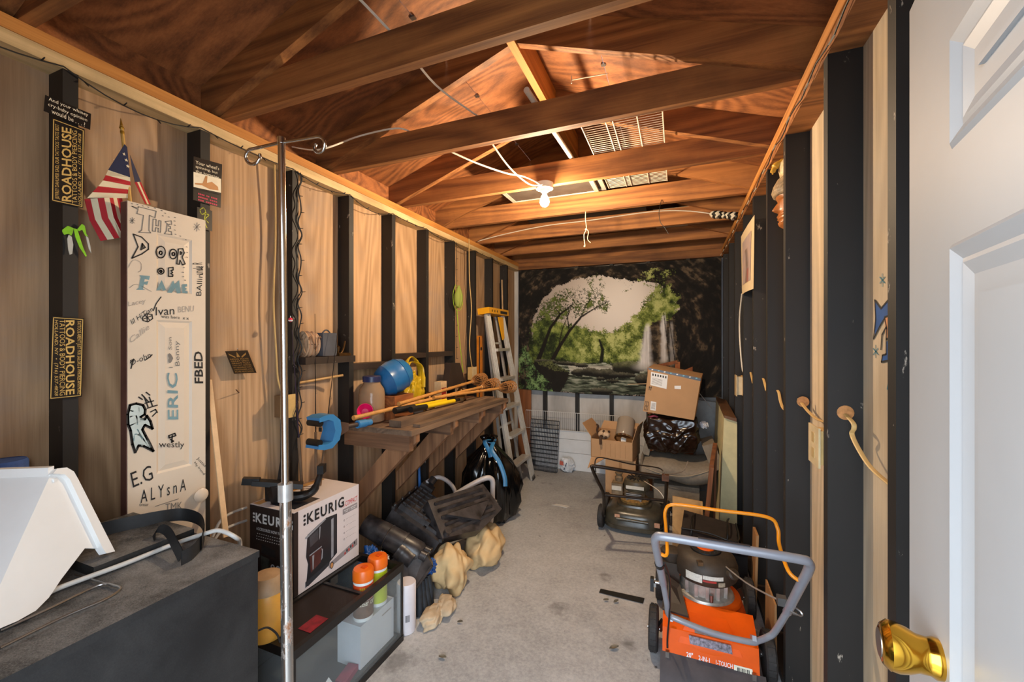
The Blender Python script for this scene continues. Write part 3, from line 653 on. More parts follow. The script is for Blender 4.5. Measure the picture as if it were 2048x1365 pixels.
# ledge items
t = thing('folded_bag', P(615, 715, X=-1.88), 'crumpled tan canvas roll lying on the wall ledge', 'bag')
a, b = P(606, 684, X=-1.87), P(632, 684, X=-1.87)
G().grid(lambda u, v: V((-1.875 + .042 * math.cos(v * 6.283) * (1 + .15 * math.sin(u * 23)), a.y + (b.y - a.y) * u, 1.512 + .066 * math.sin(v * 6.283) * (1 + .07 * math.sin(u * 17 + 1)) + .003 * math.sin(u * 50 + v * 9))), 30, 24).out('roll', flat('tan_canvas', 'b79372', .9, var=.12, bump=.3), t)
G().tube([V((-1.83, a.y + (b.y - a.y) * u, 1.52 + .035 * math.sin(u * 9))) for u in np.linspace(.05, .95, 14)], .004, 6).out('crease', flat('dark_tan', '7f5f45', .9), t)
t = thing('pouch', P(648, 715, X=-1.86), 'slate grey fabric pouch with a loop handle on the wall ledge', 'pouch')
c = P(650, 694, X=-1.87); c.z = 1.511; G().obox((c.x, c.y, c.z), (.075, .10, .13)).out('body', flat('slate_fabric', '46484f', .85), t, bev=.018)
G().tube([c + V((.01, -.03 + .02 * k, .062 + .02 * math.sin(k * 1.05))) for k in range(4)], .004, 6, 4).out('handle', flat('slate_fabric', '46484f'), t)
t = thing('brass_trinket', P(672, 715, X=-1.84), 'small tarnished brass figurine on the ledge beside the grey pouch', 'figurine')
c = P(676, 714, X=-1.84); BRZ = flat('tarnished_brass', '5c4326', .35, .8, var=.4, scale=30)
G().lathe([(.001, 0), (.022, 0), (.018, .012), (.006, .02), (.010, .035), (.012, .05), (.001, .06)], (c.x, c.y, 1.444), n=16).out('figure', BRZ, t)
G().tube([(c.x, c.y + .015, 1.45), (c.x, c.y + .04, 1.48), (c.x, c.y + .055, 1.53)], .005, 8, 4).out('wing', BRZ, t); G().obox((c.x, c.y + .03, 1.452), (.05, .09, .016)).out('base', BRZ, t, bev=.004)
# slim bamboo stick on the wall below the ledge
tag(G().tube([P(570, 771, X=-1.90), P(640, 759, X=-1.90), P(686, 751, X=-1.85)], .007, 8, 4).out('bamboo_cane', flat('bamboo', 'b98e56', .5)), 'thin bamboo cane tucked across the wall under the ledge', 'cane')
# ================================================================ WORKBENCH ON THE LEFT WALL
wbn = thing('workbench', (-1.6, 2.6, 0), 'rough brown plank workbench on diagonal braces fixed to the studs', 'workbench')
BF, BZ = -1.37, 1.03; BY0, BY1 = 1.93, 3.30
G().box((-1.858, BY0 - .02, BZ - .03), (-1.615, BY1, BZ)).out('plank', BENCHY, wbn, smooth=False, bev=.003)
G().box((-1.612, BY0 - .02, BZ - .03), (BF, BY1 + .02, BZ)).out('plank', BENCHY, wbn, smooth=False, bev=.003)
for i, y in enumerate((1.918, 2.364, 2.785, 3.209)):
    G().box((-1.858, y, BZ - .12), (BF - .02, y + ST, BZ - .031)).out('bearer', BENCH, wbn, smooth=False, bev=.003)
    y2 = y + ST + .002; g = G(); g.prism([(BF - .005, y2, BZ - .031), (BF - .005, y2, BZ - .075), (-1.853, y2, BZ - .56), (-1.853, y2, BZ - .43), (BF - .12, y2, BZ - .031)], (0, ST, 0)); g.out('brace', BRACE, wbn, smooth=False, bev=.003)
lb2 = G().beam((-1.52, 1.96, BZ + .0195), (-1.455, 3.12, BZ + .0195), .089, .038, (0, 0, 1)).out('lumber_board', BENCHY, smooth=False, bev=.003); tag(lb2, 'loose weathered board lying lengthwise on the workbench', 'board')
tag(G().beam((-1.40, 2.0, BZ + .0095), (-1.39, 3.2, BZ + .0095), .05, .018, (0, 0, 1)).out('wood_strip', BENCHY, smooth=False, bev=.002), 'narrow dark wood strip along the front edge of the workbench', 'board')
# glass jar
jp = (-1.748, 2.03); t = thing('glass_jar', (*jp, BZ), 'large clear glass jar with dark blue lid on the workbench', 'jar')
G().lathe([(.06, 0), (.076, .012), (.078, .17), (.072, .205), (.052, .235), (.048, .25)], (*jp, BZ + .001), n=32).out('jar_body', glass('jar_glass', 'd2b08c', .06, .38), t)
G().lathe([(.001, .249), (.054, .249), (.055, .28), (.051, .284), (.001, .284)], (*jp, BZ + .001), n=32).out('lid', flat('navy_lid', '23294d', .35), t)
# wooden box + blue float ball
bxo = thing('wooden_box', (-1.75, 2.22, BZ), 'reddish wooden box on the workbench under the blue ball', 'box')
WB = wood('red_box_wood', 'a4602e', '6f3a18', 'y')
for a, b in (((-1.85, 2.125, BZ), (-1.83, 2.32, BZ + .15)), ((-1.67, 2.125, BZ), (-1.65, 2.32, BZ + .15)), ((-1.83, 2.125, BZ), (-1.67, 2.14, BZ + .15)), ((-1.83, 2.305, BZ), (-1.67, 2.32, BZ + .15)), ((-1.83, 2.14, BZ), (-1.67, 2.305, BZ + .012))): G().box(a, b).out('side', WB, bxo, smooth=False, bev=.002)
bc = V((-1.745, 2.235, BZ + .262)); BLUE = flat('blue_vinyl', '1f5f93', .32, var=.06)
t = thing('blue_float', bc - V((0, 0, .11)), 'shiny blue barrel-shaped plastic float on the workbench', 'float')
ax = V((.35, .72, .38)).normalized()
G().lathe([(.001, -.12), (.05, -.118), (.085, -.095), (.105, -.05), (.107, -.048), (.104, -.044), (.112, 0), (.105, .05), (.108, .052), (.104, .056), (.085, .095), (.05, .118), (.001, .12)], bc, ax, 40).out('float_body', BLUE, t, ang=60)
G().lathe([(.001, 0), (.02, 0), (.018, .018), (.001, .019)], bc - ax * .12, -ax, 16).out('plug', BLUE, t)
# yellow plastic bag
yb = thing('plastic_bag', (-1.66, 2.45, BZ), 'crumpled translucent yellow plastic bag with tied handles beside the blue float', 'bag')
YEL = flat('yellow_film', 'c9a81f', .3, var=.2); YEL.node_tree.nodes['Principled BSDF'].inputs['Transmission Weight'].default_value = .25
def crump(c, r, amp=.25, sc=3.0, seed=0, zmin=None):
    def fn(p):
        n1 = mnoise.noise(p * 1.4 + V((seed, 1, 2))); n2 = mnoise.noise(p * 2.8 + V((3, seed, 5)))
        f1 = 1 - abs(math.sin(sc * 1.6 * (p.x * .7 + p.y * .6 + p.z * .4) + 4 * n1 + seed)); f2 = 1 - abs(math.sin(sc * 2.6 * (p.z * .8 - p.y * .5 + p.x * .2) + 5 * n2)); return 1 + amp * (f1 - .45) + amp * .5 * (f2 - .4) + .2 * n1
    g = G(); g.ball(c, r, 5, None, fn)
    if zmin is not None:
        for v in g.bm.verts: v.co.z = max(v.co.z, zmin)
    return g
g = crump((-1.775, 2.478, BZ + .14), (.055, .115, .145), .25, 2.2, 3, BZ + .001); g.out('bag_body', YEL, yb, ang=60)
for dx in (0, .02):
    g = G(); q = catmull([(-1.765 + dx, 2.40, BZ + .2), (-1.785 + dx, 2.42, BZ + .33), (-1.79 + dx, 2.50, BZ + .385 - dx * 2), (-1.775 + dx, 2.57, BZ + .30), (-1.755 + dx, 2.55, BZ + .16)], 6)
    g.tube(q, [.022, .016, .012, .02, .028], 10, 0, False, .35); g.out('handle', YEL, yb)
# tarnished lamp burners and small cans
for i, (x, y, s, lab) in enumerate(((-1.665, 2.46, .75, 'squat tarnished oil lamp burner nearest the small black tin'), (-1.735, 2.63, 1.15, 'tarnished oil lamp burner with a tall cone beside the yellow bag'), (-1.79, 2.74, 1.0, 'brassy oil lamp burner between the cone burner and the red card box'), (-1.70, 3.06, 1.1, 'ornate tarnished lamp finial standing before the black wedge'))):
    t = thing('lamp_burner', (x, y, BZ), lab, 'lamp burner')
    G().lathe([(.001, 0), (.042 * s, 0), (.045 * s, .012 * s), (.03 * s, .022 * s), (.034 * s, .036 * s), (.016 * s, .046 * s)], (x, y, BZ), n=20).out('base', BRZ, t)
    G().lathe([(.016 * s, .046 * s), (.036 * s, .052 * s), (.034 * s, .062 * s), (.02 * s, .085 * s), (.008 * s, .10 * s), (.001, .104 * s)], (x, y, BZ), n=20).out('cone', BRZ, t)
    G().cyl((x + .03 * s, y, BZ + .04 * s), (x + .058 * s, y - .01, BZ + .04 * s), .004, n=8).out('wick_knob', BRZ, t)
t = thing('tin_can', (-1.64, 2.36, BZ), 'small black tin with paper label in front of the wooden box', 'tin')
G().lathe([(.001, 0), (.034, 0), (.034, .06), (.03, .064), (.03, .07), (.001, .07)], (-1.637, 2.36, BZ), n=24).out('tin', BLACKM, t); G().grid(lambda u, v: V((-1.637 + .0345 * math.cos(u * 3.0 - 2.4), 2.36 + .0345 * math.sin(u * 3.0 - 2.4), BZ + .012 + .036 * v)), 14, 1).out('paper_label', flat('label_grey', 'a5a19a', .7), t)
t = thing('card_box', (-1.8, 2.90, BZ), 'small red and cream printed card box behind the lamp burners', 'box')
G().box((-1.83, 2.86, BZ), (-1.77, 2.95, BZ + .17)).out('carton', flat('cream_card', 'c9ab84', .7), t, bev=.002); G().box((-1.769, 2.87, BZ + .03), (-1.7685, 2.94, BZ + .12)).out('red_print', flat('red_print', '8f2620', .6), t)
# black wedge shaped board and level
tag(G().prism([P(884, 776, X=-1.83), P(922, 776, X=-1.83), P(908, 726, X=-1.83), P(890, 726, X=-1.83)], (.06, 0, 0)).out('black_wedge', BLOCK, smooth=False, bev=.003), 'black painted wedge-shaped block standing on the back of the workbench', 'block')
lv = thing('spirit_level', P(962, 830, X=-1.885), 'orange spirit level with black ruled edge standing against the wall behind the bench', 'level')
a = P(956, 672, X=-1.885); G().box((-1.90, a.y, .90), (-1.875, a.y + .085, a.z)).out('body', flat('level_orange', 'c9761c', .45), lv, bev=.003)
G().box((-1.8745, a.y, .92), (-1.874, a.y + .02, a.z - .01)).out('ruler_scale', INK, lv, smooth=False)
for z in (1.15, 1.45): G().cyl((-1.8745, a.y + .05, z), (-1.872, a.y + .05, z), .018, n=16).out('vial', INK, lv)
# pick-up tool with blue head
pt = thing('pickup_tool', (-1.72, 1.75, BZ), 'long-handled grabber with blue plastic C-shaped head on the workbench end', 'tool')
hc = P(650, 862, X=-1.66); dv = (V((-1.625, 2.25, BZ + .02)) - hc).normalized(); BL2 = flat('tool_blue', '3577a8', .4, var=.06)
s_ = V((0, 0, 1)).cross(dv).normalized(); u_ = dv.cross(s_).normalized()
prof = [(-.055, .075), (-.02, .085), (.03, .085), (.075, .05), (.085, 0), (.075, -.05), (.03, -.085), (-.02, -.085), (-.055, -.075), (-.05, -.055), (0, -.06), (.03, -.05), (.045, 0), (.03, .05), (0, .06), (-.05, .055)]
def hd(a, b): return hc + dv * (a - .02) + u_ * b
G().prism([hd(*q) - s_ * .045 for q in prof], s_ * .09).out('head', BL2, pt, bev=.004, ang=40)
for sg in (-1, 1): G().cyl(hd(-.042, sg * .048) - s_ * .04, hd(-.042, sg * .048) + s_ * .04, .017, n=14).out('roller', BLACKP, pt)
G().prism([hd(.05, .05) - s_ * .02, hd(.16, .02) - s_ * .015, hd(.16, -.02) - s_ * .015, hd(.05, -.055) - s_ * .02], s_ * .035).out('socket', flat('dull_brown_plastic', '4d3a30', .5), pt, bev=.004)
G().tube([hd(.14, 0), hd(.33, 0)], .012, 10).out('handle', flat('dark_handle', '3a2e28', .5), pt); G().tube([hd(.235, 0), hd(.295, 0)], .022, 14).out('ferrule', BL2, pt); G().tube([hd(.30, 0), hd(.335, 0)], .018, 14).out('ferrule', BL2, pt)
G().obox(hd(.03, 0) + s_ * .046, (.018, .004, .022)).out('latch', INK, pt)
# pink bowl
pc = P(730, 823, X=-1.70); t = thing('pink_bowl', pc - V((0, 0, .04)), 'bright pink plastic bowl tipped on its side by the glass jar', 'bowl')
G().lathe([(.001, -.028), (.02, -.027), (.036, -.012), (.043, .004), (.045, .004), (.038, -.013), (.021, -.03), (.001, -.031)], pc, (V((0, 0, H)) - pc).normalized() + V((0, 0, .2)), 28).out('bowl_shell', flat('hot_pink', 'd8145f', .35, var=.05), t); 
# tiki torches
BAM = flat('torch_bamboo', 'b98446', .5, var=.2, scale=30); WICK = flat('wicker', 'a06d3a', .7, var=.3, scale=60)
for (a, b, r, lab) in (((-1.66, 1.78, 1.105), (-1.56, 3.22, 1.135), .012, 'bamboo torch with woven head, its pole end sticking out past the blue grabber'), ((-1.625, 2.13, 1.135), (-1.69, 3.28, 1.17), .012, 'bamboo torch with woven head lying nearest the wall'), ((-1.575, 2.45, 1.136), (-1.455, 3.34, 1.112), .011, 'bamboo torch with woven head lying nearest the bench front edge')):
    a, b = V(a), V(b); t = thing('tiki_torch', a, lab, 'torch'); d = (b - a).normalized(); q = a + (b - a) * .0
    ps = [a + (b - a) * k / 40 for k in range(41)]; G().tube(ps, [r * (1.18 if k % 8 == 0 else 1) for k in range(41)], 10).out('pole', BAM, t)
    x, y, _ = frame(d)
    def tp(s, ph): rr = [.012, .02, .034, .046, .05, .046, .036][min(6, int(s * 6.99))] if 0 else .012 + .042 * math.sin(min(1, s * 1.25) * 1.75) ; return b + d * (s * .25 - .04) + (x * math.cos(ph) + y * math.sin(ph)) * rr
    g = G()
    for k in range(14): g.tube([tp(s, k * .4488) for s in np.linspace(0, 1, 9)], .0022, 5)
    for k in range(9): g.tube([tp(.42 + k * .068, ph) + d * .004 * math.sin(ph * 7 + k * 3) for ph in np.linspace(0, 6.283, 22)], .0028, 5)
    g.out('woven_head', WICK, t, kind='stuff'); G().lathe([(.001, .06), (.026, .06), (.034, .2), (.001, .2)], b - d * .03, d, 14).out('fuel_can', flat('dark_can', '4a3220', .5, .4), t)
    G().tube([a + (b - a) * .97 + (x * math.cos(p) + y * math.sin(p)) * (r + .002) for p in np.linspace(0, 6.283, 12)], .002, 5).out('binding', flat('binding', 'd8b98a', .6), t)
# loppers
lp = thing('lopping_shears', (-1.53, 2.4, BZ), 'yellow and black handled lopping shears on the workbench', 'shears')
YH = flat('grip_yellow', 'd9b512', .4, var=.06)
for (a, b, c, d, e) in (((-1.60, 2.06, 1.105), (-1.588, 2.24, 1.103), (-1.555, 2.58, 1.10), (-1.545, 2.68, 1.10), 0), ((-1.535, 2.13, 1.105), (-1.53, 2.29, 1.10), (-1.51, 2.62, 1.095), (-1.52, 2.72, 1.095), 1)):
    G().tube([a, b], [.02, .017, .018], 12).out('grip', BLACKP, lp); G().tube([b, c], .0145, 12).out('handle', YH, lp); G().tube([c, d], .012, 10).out('collar', BLACKM, lp)
G().obox((-1.53, 2.74, 1.095), (.07, .08, .02), rotz(.3)).out('pivot', BRZ, lp, bev=.004); G().prism([(-1.55, 2.77, 1.09), (-1.51, 2.77, 1.09), (-1.49, 2.9, 1.09), (-1.53, 2.86, 1.09)], (0, 0, .008)).out('blade', RUST, lp)
# ================================================================ LADDER
ld = thing('step_ladder', (-1.5, 4.0, 0), 'folded aluminium step ladder with yellow top cap leaning on the left wall', 'ladder')
ALU = flat('aluminium', 'c9c5be', .40, .55, var=.12, scale=30)
ft = [P(1030, 993, Z=0), P(1068, 960, Z=0)]; tp_ = [V((-1.755, 3.70, 1.80)), V((-1.755, 4.06, 1.80))]
ft[1].x = ft[0].x = -1.485
nrm = V((.98, 0, .14)).normalized()
for a, b in zip(ft, tp_):
    d = (b - a).normalized(); w = d.cross(nrm).normalized()
    G().beam(a + d * .01, b, .098, .022, nrm).out('rail', ALU, ld, smooth=False, bev=.002)
    g = G()
    for k in (-.040, -.020, 0, .020, .040): g.beam(a + d * .03 + w * k + nrm * .0125, b + w * k + nrm * .0125, .005, .004, nrm)
    g.out('rail_ribs', ALU, ld, smooth=False); G().beam(a + d * .0, a + d * .05, .092, .028, nrm).out('foot', BLACKP, ld, smooth=False, bev=.003)
for k in (.155, .315, .475, .635, .80):
    a, b = ft[0] + (tp_[0] - ft[0]) * k, ft[1] + (tp_[1] - ft[1]) * k; g = G(); g.box((a.x - .055, a.y + .04, a.z - .014), (a.x + .035, b.y - .04, a.z + .014)); g.out('step', ALU, ld, smooth=False, bev=.003)
    g = G(); [g.box((a.x + .035, a.y + .042, a.z - .012 + q * .009), (a.x + .038, b.y - .042, a.z - .007 + q * .009)) for q in range(3)]; g.out('step_ribs', ALU, ld, smooth=False)
YC = flat('ladder_yellow', 'd99a17', .4, var=.06)
G().obox((-1.765, 3.88, 1.825), (.125, .50, .06), rot('Y', -.12)).out('top_cap', YC, ld, bev=.012)
for y in (3.70, 3.76, 3.82): G().cyl((-1.700, y, 1.83), (-1.6985, y, 1.83), .012, n=14).out('cap_hole', flat('dark_yellow', '6b4a10', .5), ld)
G().box((-1.7005, 3.90, 1.812), (-1.6990, 4.08, 1.84)).out('cap_label', INK, ld)
for a, b in ((V((-1.60, 3.80, .02)), V((-1.80, 3.75, 1.79))), (V((-1.60, 4.24, .02)), V((-1.80, 4.01, 1.79)))):
    G().beam(a, b, .03, .02, nrm).out('rear_rail', ALU, ld, smooth=False)
for k in (.12, .36, .60, .84): a = V((-1.60, 3.80, .02)).lerp(V((-1.80, 3.75, 1.79)), k); b = V((-1.60, 4.24, .02)).lerp(V((-1.80, 4.01, 1.79)), k); G().beam(a, b, .02, .02).out('rear_bar', ALU, ld, smooth=False)
G().prism([(-1.745, 3.93, 1.78), (-1.735, 4.03, 1.78), (-1.72, 4.03, 1.56), (-1.725, 4.0, 1.54)], (.01, 0, 0)).out('warning_label', YC, ld)
# ================================================================ TRASH BAG
tb = thing('trash_bag', (-1.52, 3.26, 0), 'full glossy black rubbish bag with blue drawstring standing under the bench end', 'bag')
BAG = flat('black_film', '07080a', .16, var=.5)
def bagr(t_, z):
    g_ = max(0, min(1, (z - .42) / .24)); f_ = 1 + (.07 + .34 * g_) * (abs(math.sin(t_ * 9 + 2.4 * math.sin(t_ * 3) + z * 5)) - .5) + .26 * fbm((math.cos(t_) * 2, math.sin(t_) * 2, z * 5), 4); return f_
G().lathe([(.001, .0), (.19, .004), (.235, .05), (.25, .15), (.245, .28), (.23, .38), (.19, .47), (.12, .55), (.06, .62), (.045, .65), (.07, .69), (.06, .70), (.001, .66)], (-1.53, 3.27, .002), n=96, fn=bagr).out('bag_body', BAG, tb, ang=70)
DS = flat('drawstring_blue', '2f6d9a', .4)
for k, pts in enumerate(([(-1.46, 3.20, .665), (-1.44, 3.12, .62), (-1.36, 3.10, .53), (-1.31, 3.09, .42), (-1.30, 3.08, .35)], [(-1.5, 3.22, .68), (-1.52, 3.15, .68), (-1.47, 3.13, .61), (-1.45, 3.12, .56)])):
    G().tube(pts, .017, 8, 5, False, .22).out('drawstring', DS, tb)
G().tube([(-1.53 + .055 * math.cos(s), 3.27 + .055 * math.sin(s), .66 + .01 * math.sin(2 * s)) for s in np.linspace(0, 6.0, 20)], .006, 6).out('tie', DS, tb)
# blue handle leaning under the bench
tag(G().tube([P(838, 925, X=-1.845), (-1.832, 2.68, .012)], [.008, .02], 12).out('blue_cone', flat('cone_blue', '2d63a4', .4)), 'slim blue tapered plastic handle behind the black car parts', 'handle')
# green dip net
nt_ = thing('fishing_net', P(918, 700, X=-1.85), 'small lime green mesh dip net hanging on the stud by the ladder', 'net')
c = P(917, 598, X=-1.80); NETG = glass('net_mesh', 'a9b85a', .8, .5)
G().lathe([(.001, -.085), (.03, -.07), (.05, -.02), (.05, .03), (.03, .08), (.008, .12)], c, (0, .05, 1), 16, lambda t_, z: .35 + .65 * abs(math.sin(t_))).out('mesh_bag', NETG, nt_); G().tube([P(913, 615, X=-1.82), P(919, 680, X=-1.82), P(926, 745, X=-1.82)], .004, 6, 4).out('handle', flat('net_green', '8fae2c', .4), nt_); G().tube([P(x, y, X=-1.83) for x, y in ((911, 570), (906, 590), (909, 615), (918, 622), (925, 610), (922, 590), (911, 570))], .0025, 6, 4).out('hoop', flat('net_green', '8fae2c'), nt_)
t = thing('wall_outlet', P(944, 760, X=-1.85), 'ivory outlet box on the stud behind the bench, by the orange level', 'outlet'); c = P(944, 747, X=-1.85)
G().obox(c, (.05, .085, .12)).out('box', flat('ivory', 'c7a468'), t, bev=.004); G().obox(c + V((.027, 0, 0)), (.004, .09, .125)).out('cover_plate', flat('ivory_light', 'cdb68c', .4), t, bev=.0015)
tag(G().tube([P(938, 478, X=-1.85), P(939, 560, X=-1.845), P(943, 620, X=-1.845), P(939, 690, X=-1.845), c + V((0, 0, .06))], .0045, 8, 5).out('wall_cable', TAN), 'tan cable dropping down the stud to the outlet by the orange level', 'cable')
tag(G().beam(P(1004, 560, X=-1.845), P(1006, 655, X=-1.845), .02, .008, (1, 0, 0)).out('wood_lath', flat('pale_strip', 'cfae86'), smooth=False), 'short pale lath hanging on the wall above the ladder cap', 'stick')

# ================================================================ IV POLE
iv = thing('chrome_pole', (-.933, .756, 0), 'tall chrome stand with two curled hooks on top', 'pole stand')
m, nt, b = _base('rusted_chrome', .2, .95); co, _ = _coords(nt, (1, 1, .4)); n_ = _noise(nt, co, 40, 6, .7); n2 = _noise(nt, co, 6, 3)
k_ = _math(nt, 'ADD', n_, _math(nt, 'MULTIPLY', n2, .5)); mr = nt.nodes.new('ShaderNodeMapRange'); mr.inputs[1].default_value = .80; mr.inputs[2].default_value = .92; nt.links.new(k_, mr.inputs[0])
nt.links.new(_mix(nt, mr.outputs[0], 'b5b1ab', '7a4a22'), b.inputs['Base Color']); nt.links.new(_math(nt, 'SUBTRACT', .95, mr.outputs[0]), b.inputs['Metallic']); nt.links.new(_math(nt, 'MULTIPLY_ADD', mr.outputs[0], .5, .18), b.inputs['Roughness']); RCH = m
px_, py_ = -.933, .756
zt_ = P(563, 285, t=1.05).z; tpv = P(563, 285, t=1.05); lean = V((tpv.x, tpv.y, 0))
base = P(575, 1365, t=1.045); 
def pol(z): a = V((tpv.x, tpv.y, zt_)); b = base; k = (z - a.z) / (b.z - a.z); return a + (b - a) * k
iv.location = (pol(0).x, pol(0).y, 0)
G().cyl(pol(.06), pol(1.15), .0138, n=24).out('lower_tube', RCH, iv); G().cyl(pol(1.13), pol(zt_), .0088, n=24).out('upper_tube', CHROME, iv); G().cyl(pol(1.125), pol(1.168), .0175, n=24).out('collar', flat('clear_tape', 'b5b2ae', .25, .6), iv); G().cyl(pol(zt_ - .004), pol(zt_ + .012), .010, n=20).out('cap', CHROME, iv)
lh, rh = P(500, 299, t=1.09), P(634, 273, t=1.02); top = pol(zt_)
dv_ = (rh - lh); dv_.z = 0; dv_.normalize(); sd = V((-dv_.y, dv_.x, 0))
def hook(e, s):
    q = [top]; 
    q += [e + dv_ * (-s * .02)]
    for k in range(14): a_ = k / 13 * 5.2; q.append(e + V((0, 0, -.018)) + dv_ * s * (.020 * math.sin(a_)) + V((0, 0, .018 * math.cos(a_))) + sd * (.014 * k / 13))
    return q
G().tube(hook(lh, -1), .0042, 10).out('hook', CHROME, iv); G().tube(hook(rh, 1), .0042, 10).out('hook', CHROME, iv)
b0 = pol(.06)
for k in range(4):
    a_ = math.pi / 4 + k * math.pi / 2 + .15; e = V((b0.x + .2 * math.cos(a_), b0.y + .2 * math.sin(a_), .055)); G().tube([b0, (b0 + e) / 2 + V((0, 0, .012)), e], .009, 8).out('leg', CHROME, iv); G().cyl(e + V((-.009, 0, -.029)), e + V((.009, 0, -.029)), .025, n=16).out('caster', BLACKP, iv)

# ================================================================ BLACK CABINET, FOREGROUND LEFT
CX, CY, CZ = -1.17, .862, .90
m, nt, b = _base('dusty_black', .5, 0); co, _ = _coords(nt, (1, 1, 1)); n1 = _noise(nt, co, 4, 8, .7, .4); n2 = _noise(nt, co, 260, 4, .8)
geo = nt.nodes.new('ShaderNodeNewGeometry'); sx = nt.nodes.new('ShaderNodeSeparateXYZ'); nt.links.new(geo.outputs['Normal'], sx.inputs[0])
mr = nt.nodes.new('ShaderNodeMapRange'); mr.inputs[1].default_value = .42; mr.inputs[2].default_value = .72; nt.links.new(_math(nt, 'ADD', _math(nt, 'MULTIPLY', n1, .62), _math(nt, 'MULTIPLY', n2, .38)), mr.inputs[0])
up_ = _math(nt, 'MULTIPLY', _math(nt, 'MAXIMUM', sx.outputs[2], .08), mr.outputs[0])
nt.links.new(_mix(nt, _math(nt, 'MULTIPLY', up_, .75), '121213', 'aeaca9'), b.inputs['Base Color']); DUSTY = m
cb = thing('black_cabinet', (-1.5, .5, 0), 'dusty black cabinet with a raised rim in the left corner by the doorway', 'cabinet')
G().box((-1.78, .13, .0), (CX, CY, CZ - .02)).out('body', DUSTY, cb, bev=.004, smooth=False)
G().box((-1.785, .125, CZ - .02), (CX + .003, CY + .003, CZ)).out('top', DUSTY, cb, bev=.003, smooth=False)
G().box((-1.775, .60, CZ), (-1.44, .845, CZ + .028)).out('raised_panel', DUSTY, cb, bev=.004, smooth=False)
g = G(); g.box((-1.715, .14, CZ), (-1.70, .59, CZ + .02)); g.out('rear_lip', DUSTY, cb, smooth=False)
# wire rack lying on the cabinet
wr_ = thing('bent_wire_rack', (-1.27, .5, CZ), 'thin bent silver wire rack lying on the dusty cabinet top', 'wire frame')
q = [P(x, y, Z=CZ + .006) for x, y in ((0, 1297), (120, 1238), (205, 1202), (240, 1180), (228, 1172), (196, 1172), (90, 1222), (0, 1262))]
G().tube(q, .0032, 8, 4).out('loop', STEEL, wr_)
G().tube([P(x, y, Z=CZ + .006) for x, y in ((150, 1150), (180, 1158), (210, 1168))], .002, 6).out('cross_wire', STEEL, wr_)
tag(G().tube([P(x, y, Z=CZ + .011) for x, y in ((90, 1190), (130, 1172), (250, 1128), (345, 1090))] + [P(410, 1068, Z=CZ + .03), P(440, 1062, Z=CZ + .035), P(472, 1076, Z=CZ + .012), P(480, 1090, Z=CZ - .05), P(476, 1150, X=-1.30)], .0065, 10, 6).out('white_hose', flat('grey_hose', 'b8b5b0', .4)), 'white flexible hose trailing over the cabinet top under the strap', 'hose')
tag(G().tube([P(425, 1075, X=-1.83), P(440, 1044, X=-1.83), P(462, 1027, X=-1.83), P(492, 1016, X=-1.87)], .006, 8, 5).out('white_tube', flat('grey_hose', 'b8b5b0')), 'upper white plastic tube curving behind the coffee maker carton', 'tube')
tag(G().tube([P(424, 1090, X=-1.82), P(440, 1066, X=-1.82), P(464, 1052, X=-1.82), P(492, 1042, X=-1.86)], .006, 8, 5).out('white_tube', flat('grey_hose', 'b8b5b0')), 'lower white plastic tube curving behind the coffee maker carton', 'tube')
# black strap
sp_ = thing('webbing_strap', P(355, 1110, Z=CZ), 'black webbing strap curled at the far corner of the cabinet top', 'strap')
def strap(pts, w, mat, parent, name, wd=V((0, 0, 1)), th=.0022):
    pts = catmull(pts, 6); g = G(); n = len(pts)
    L_ = [p - wd * w / 2 for p in pts]; R_ = [p + wd * w / 2 for p in pts]
    for sg in (0, 1):
        off = V((th * sg, th * sg * .4, th * sg * .3)); a = g.vs([p + off for p in L_]); b = g.vs([p + off for p in R_])
        for i in range(n - 1): g.f([a[i], a[i + 1], b[i + 1], b[i]])
    return g.out(name, mat, parent, ang=80)
WEB = flat('black_webbing', '1b1b1c', .6, var=.2, scale=80)
strap([P(195, 1062, Z=CZ + .05), P(260, 1047, Z=CZ + .05), P(320, 1035, Z=CZ + .045), P(365, 1030, Z=CZ + .035), P(398, 1040, Z=CZ + .026), P(408, 1062, Z=CZ + .022), P(402, 1090, Z=CZ + .022)], .042, WEB, sp_, 'band')
strap([P(402, 1085, Z=CZ + .024), P(385, 1105, Z=CZ + .022), P(362, 1118, Z=CZ + .02)], .04, WEB, sp_, 'band_end')
strap([P(362, 1116, Z=CZ + .02), P(350, 1092, Z=CZ + .03), P(335, 1065, Z=CZ + .045), P(318, 1058, Z=CZ + .05), P(306, 1072, Z=CZ + .03), P(304, 1088, Z=CZ + .02)], .03, WEB, sp_, 'loop', V((.5, .2, .84)).normalized())
G().obox(P(306, 1088, Z=CZ + .012), (.05, .03, .02), rotz(.6)).out('buckle', BLACKP, sp_, bev=.004)
# white hopper bin
wh = thing('white_bin', (-1.45, .5, CZ), 'white plastic hopper bin with rolled rim lying on the black cabinet', 'bin')
Aq, Bq, Pq = V((-1.5, .56, 1.19)), V((-1.483, .655, .925)), V((-1.335, .40, .915))
pn = (Bq - Aq).cross(Pq - Aq).normalized()
if pn.x < 0: pn = -pn
def wpt(px, py): r = ray(px, py); t_ = (Aq - V((0, 0, H))).dot(pn) / r.dot(pn); return r * t_ + V((0, 0, H))
lat = V((-.26, -.147, 0))
outl = [(101, 950), (128, 948), (200, 1098), (170, 1097), (122, 1160), (98, 1196), (72, 1222), (35, 1243), (-10, 1262), (-40, 1275), (-25, 1225)]
side = [wpt(*q) for q in outl]
WPL = flat('glossy_white_plastic', 'e4e4e2', .35, var=.02); 
G().prism(side, -pn * .004).out('side_wall', WPL, wh, ang=30); G().prism([p + lat for p in side], -pn * .004).out('side_wall', WPL, wh, ang=30)
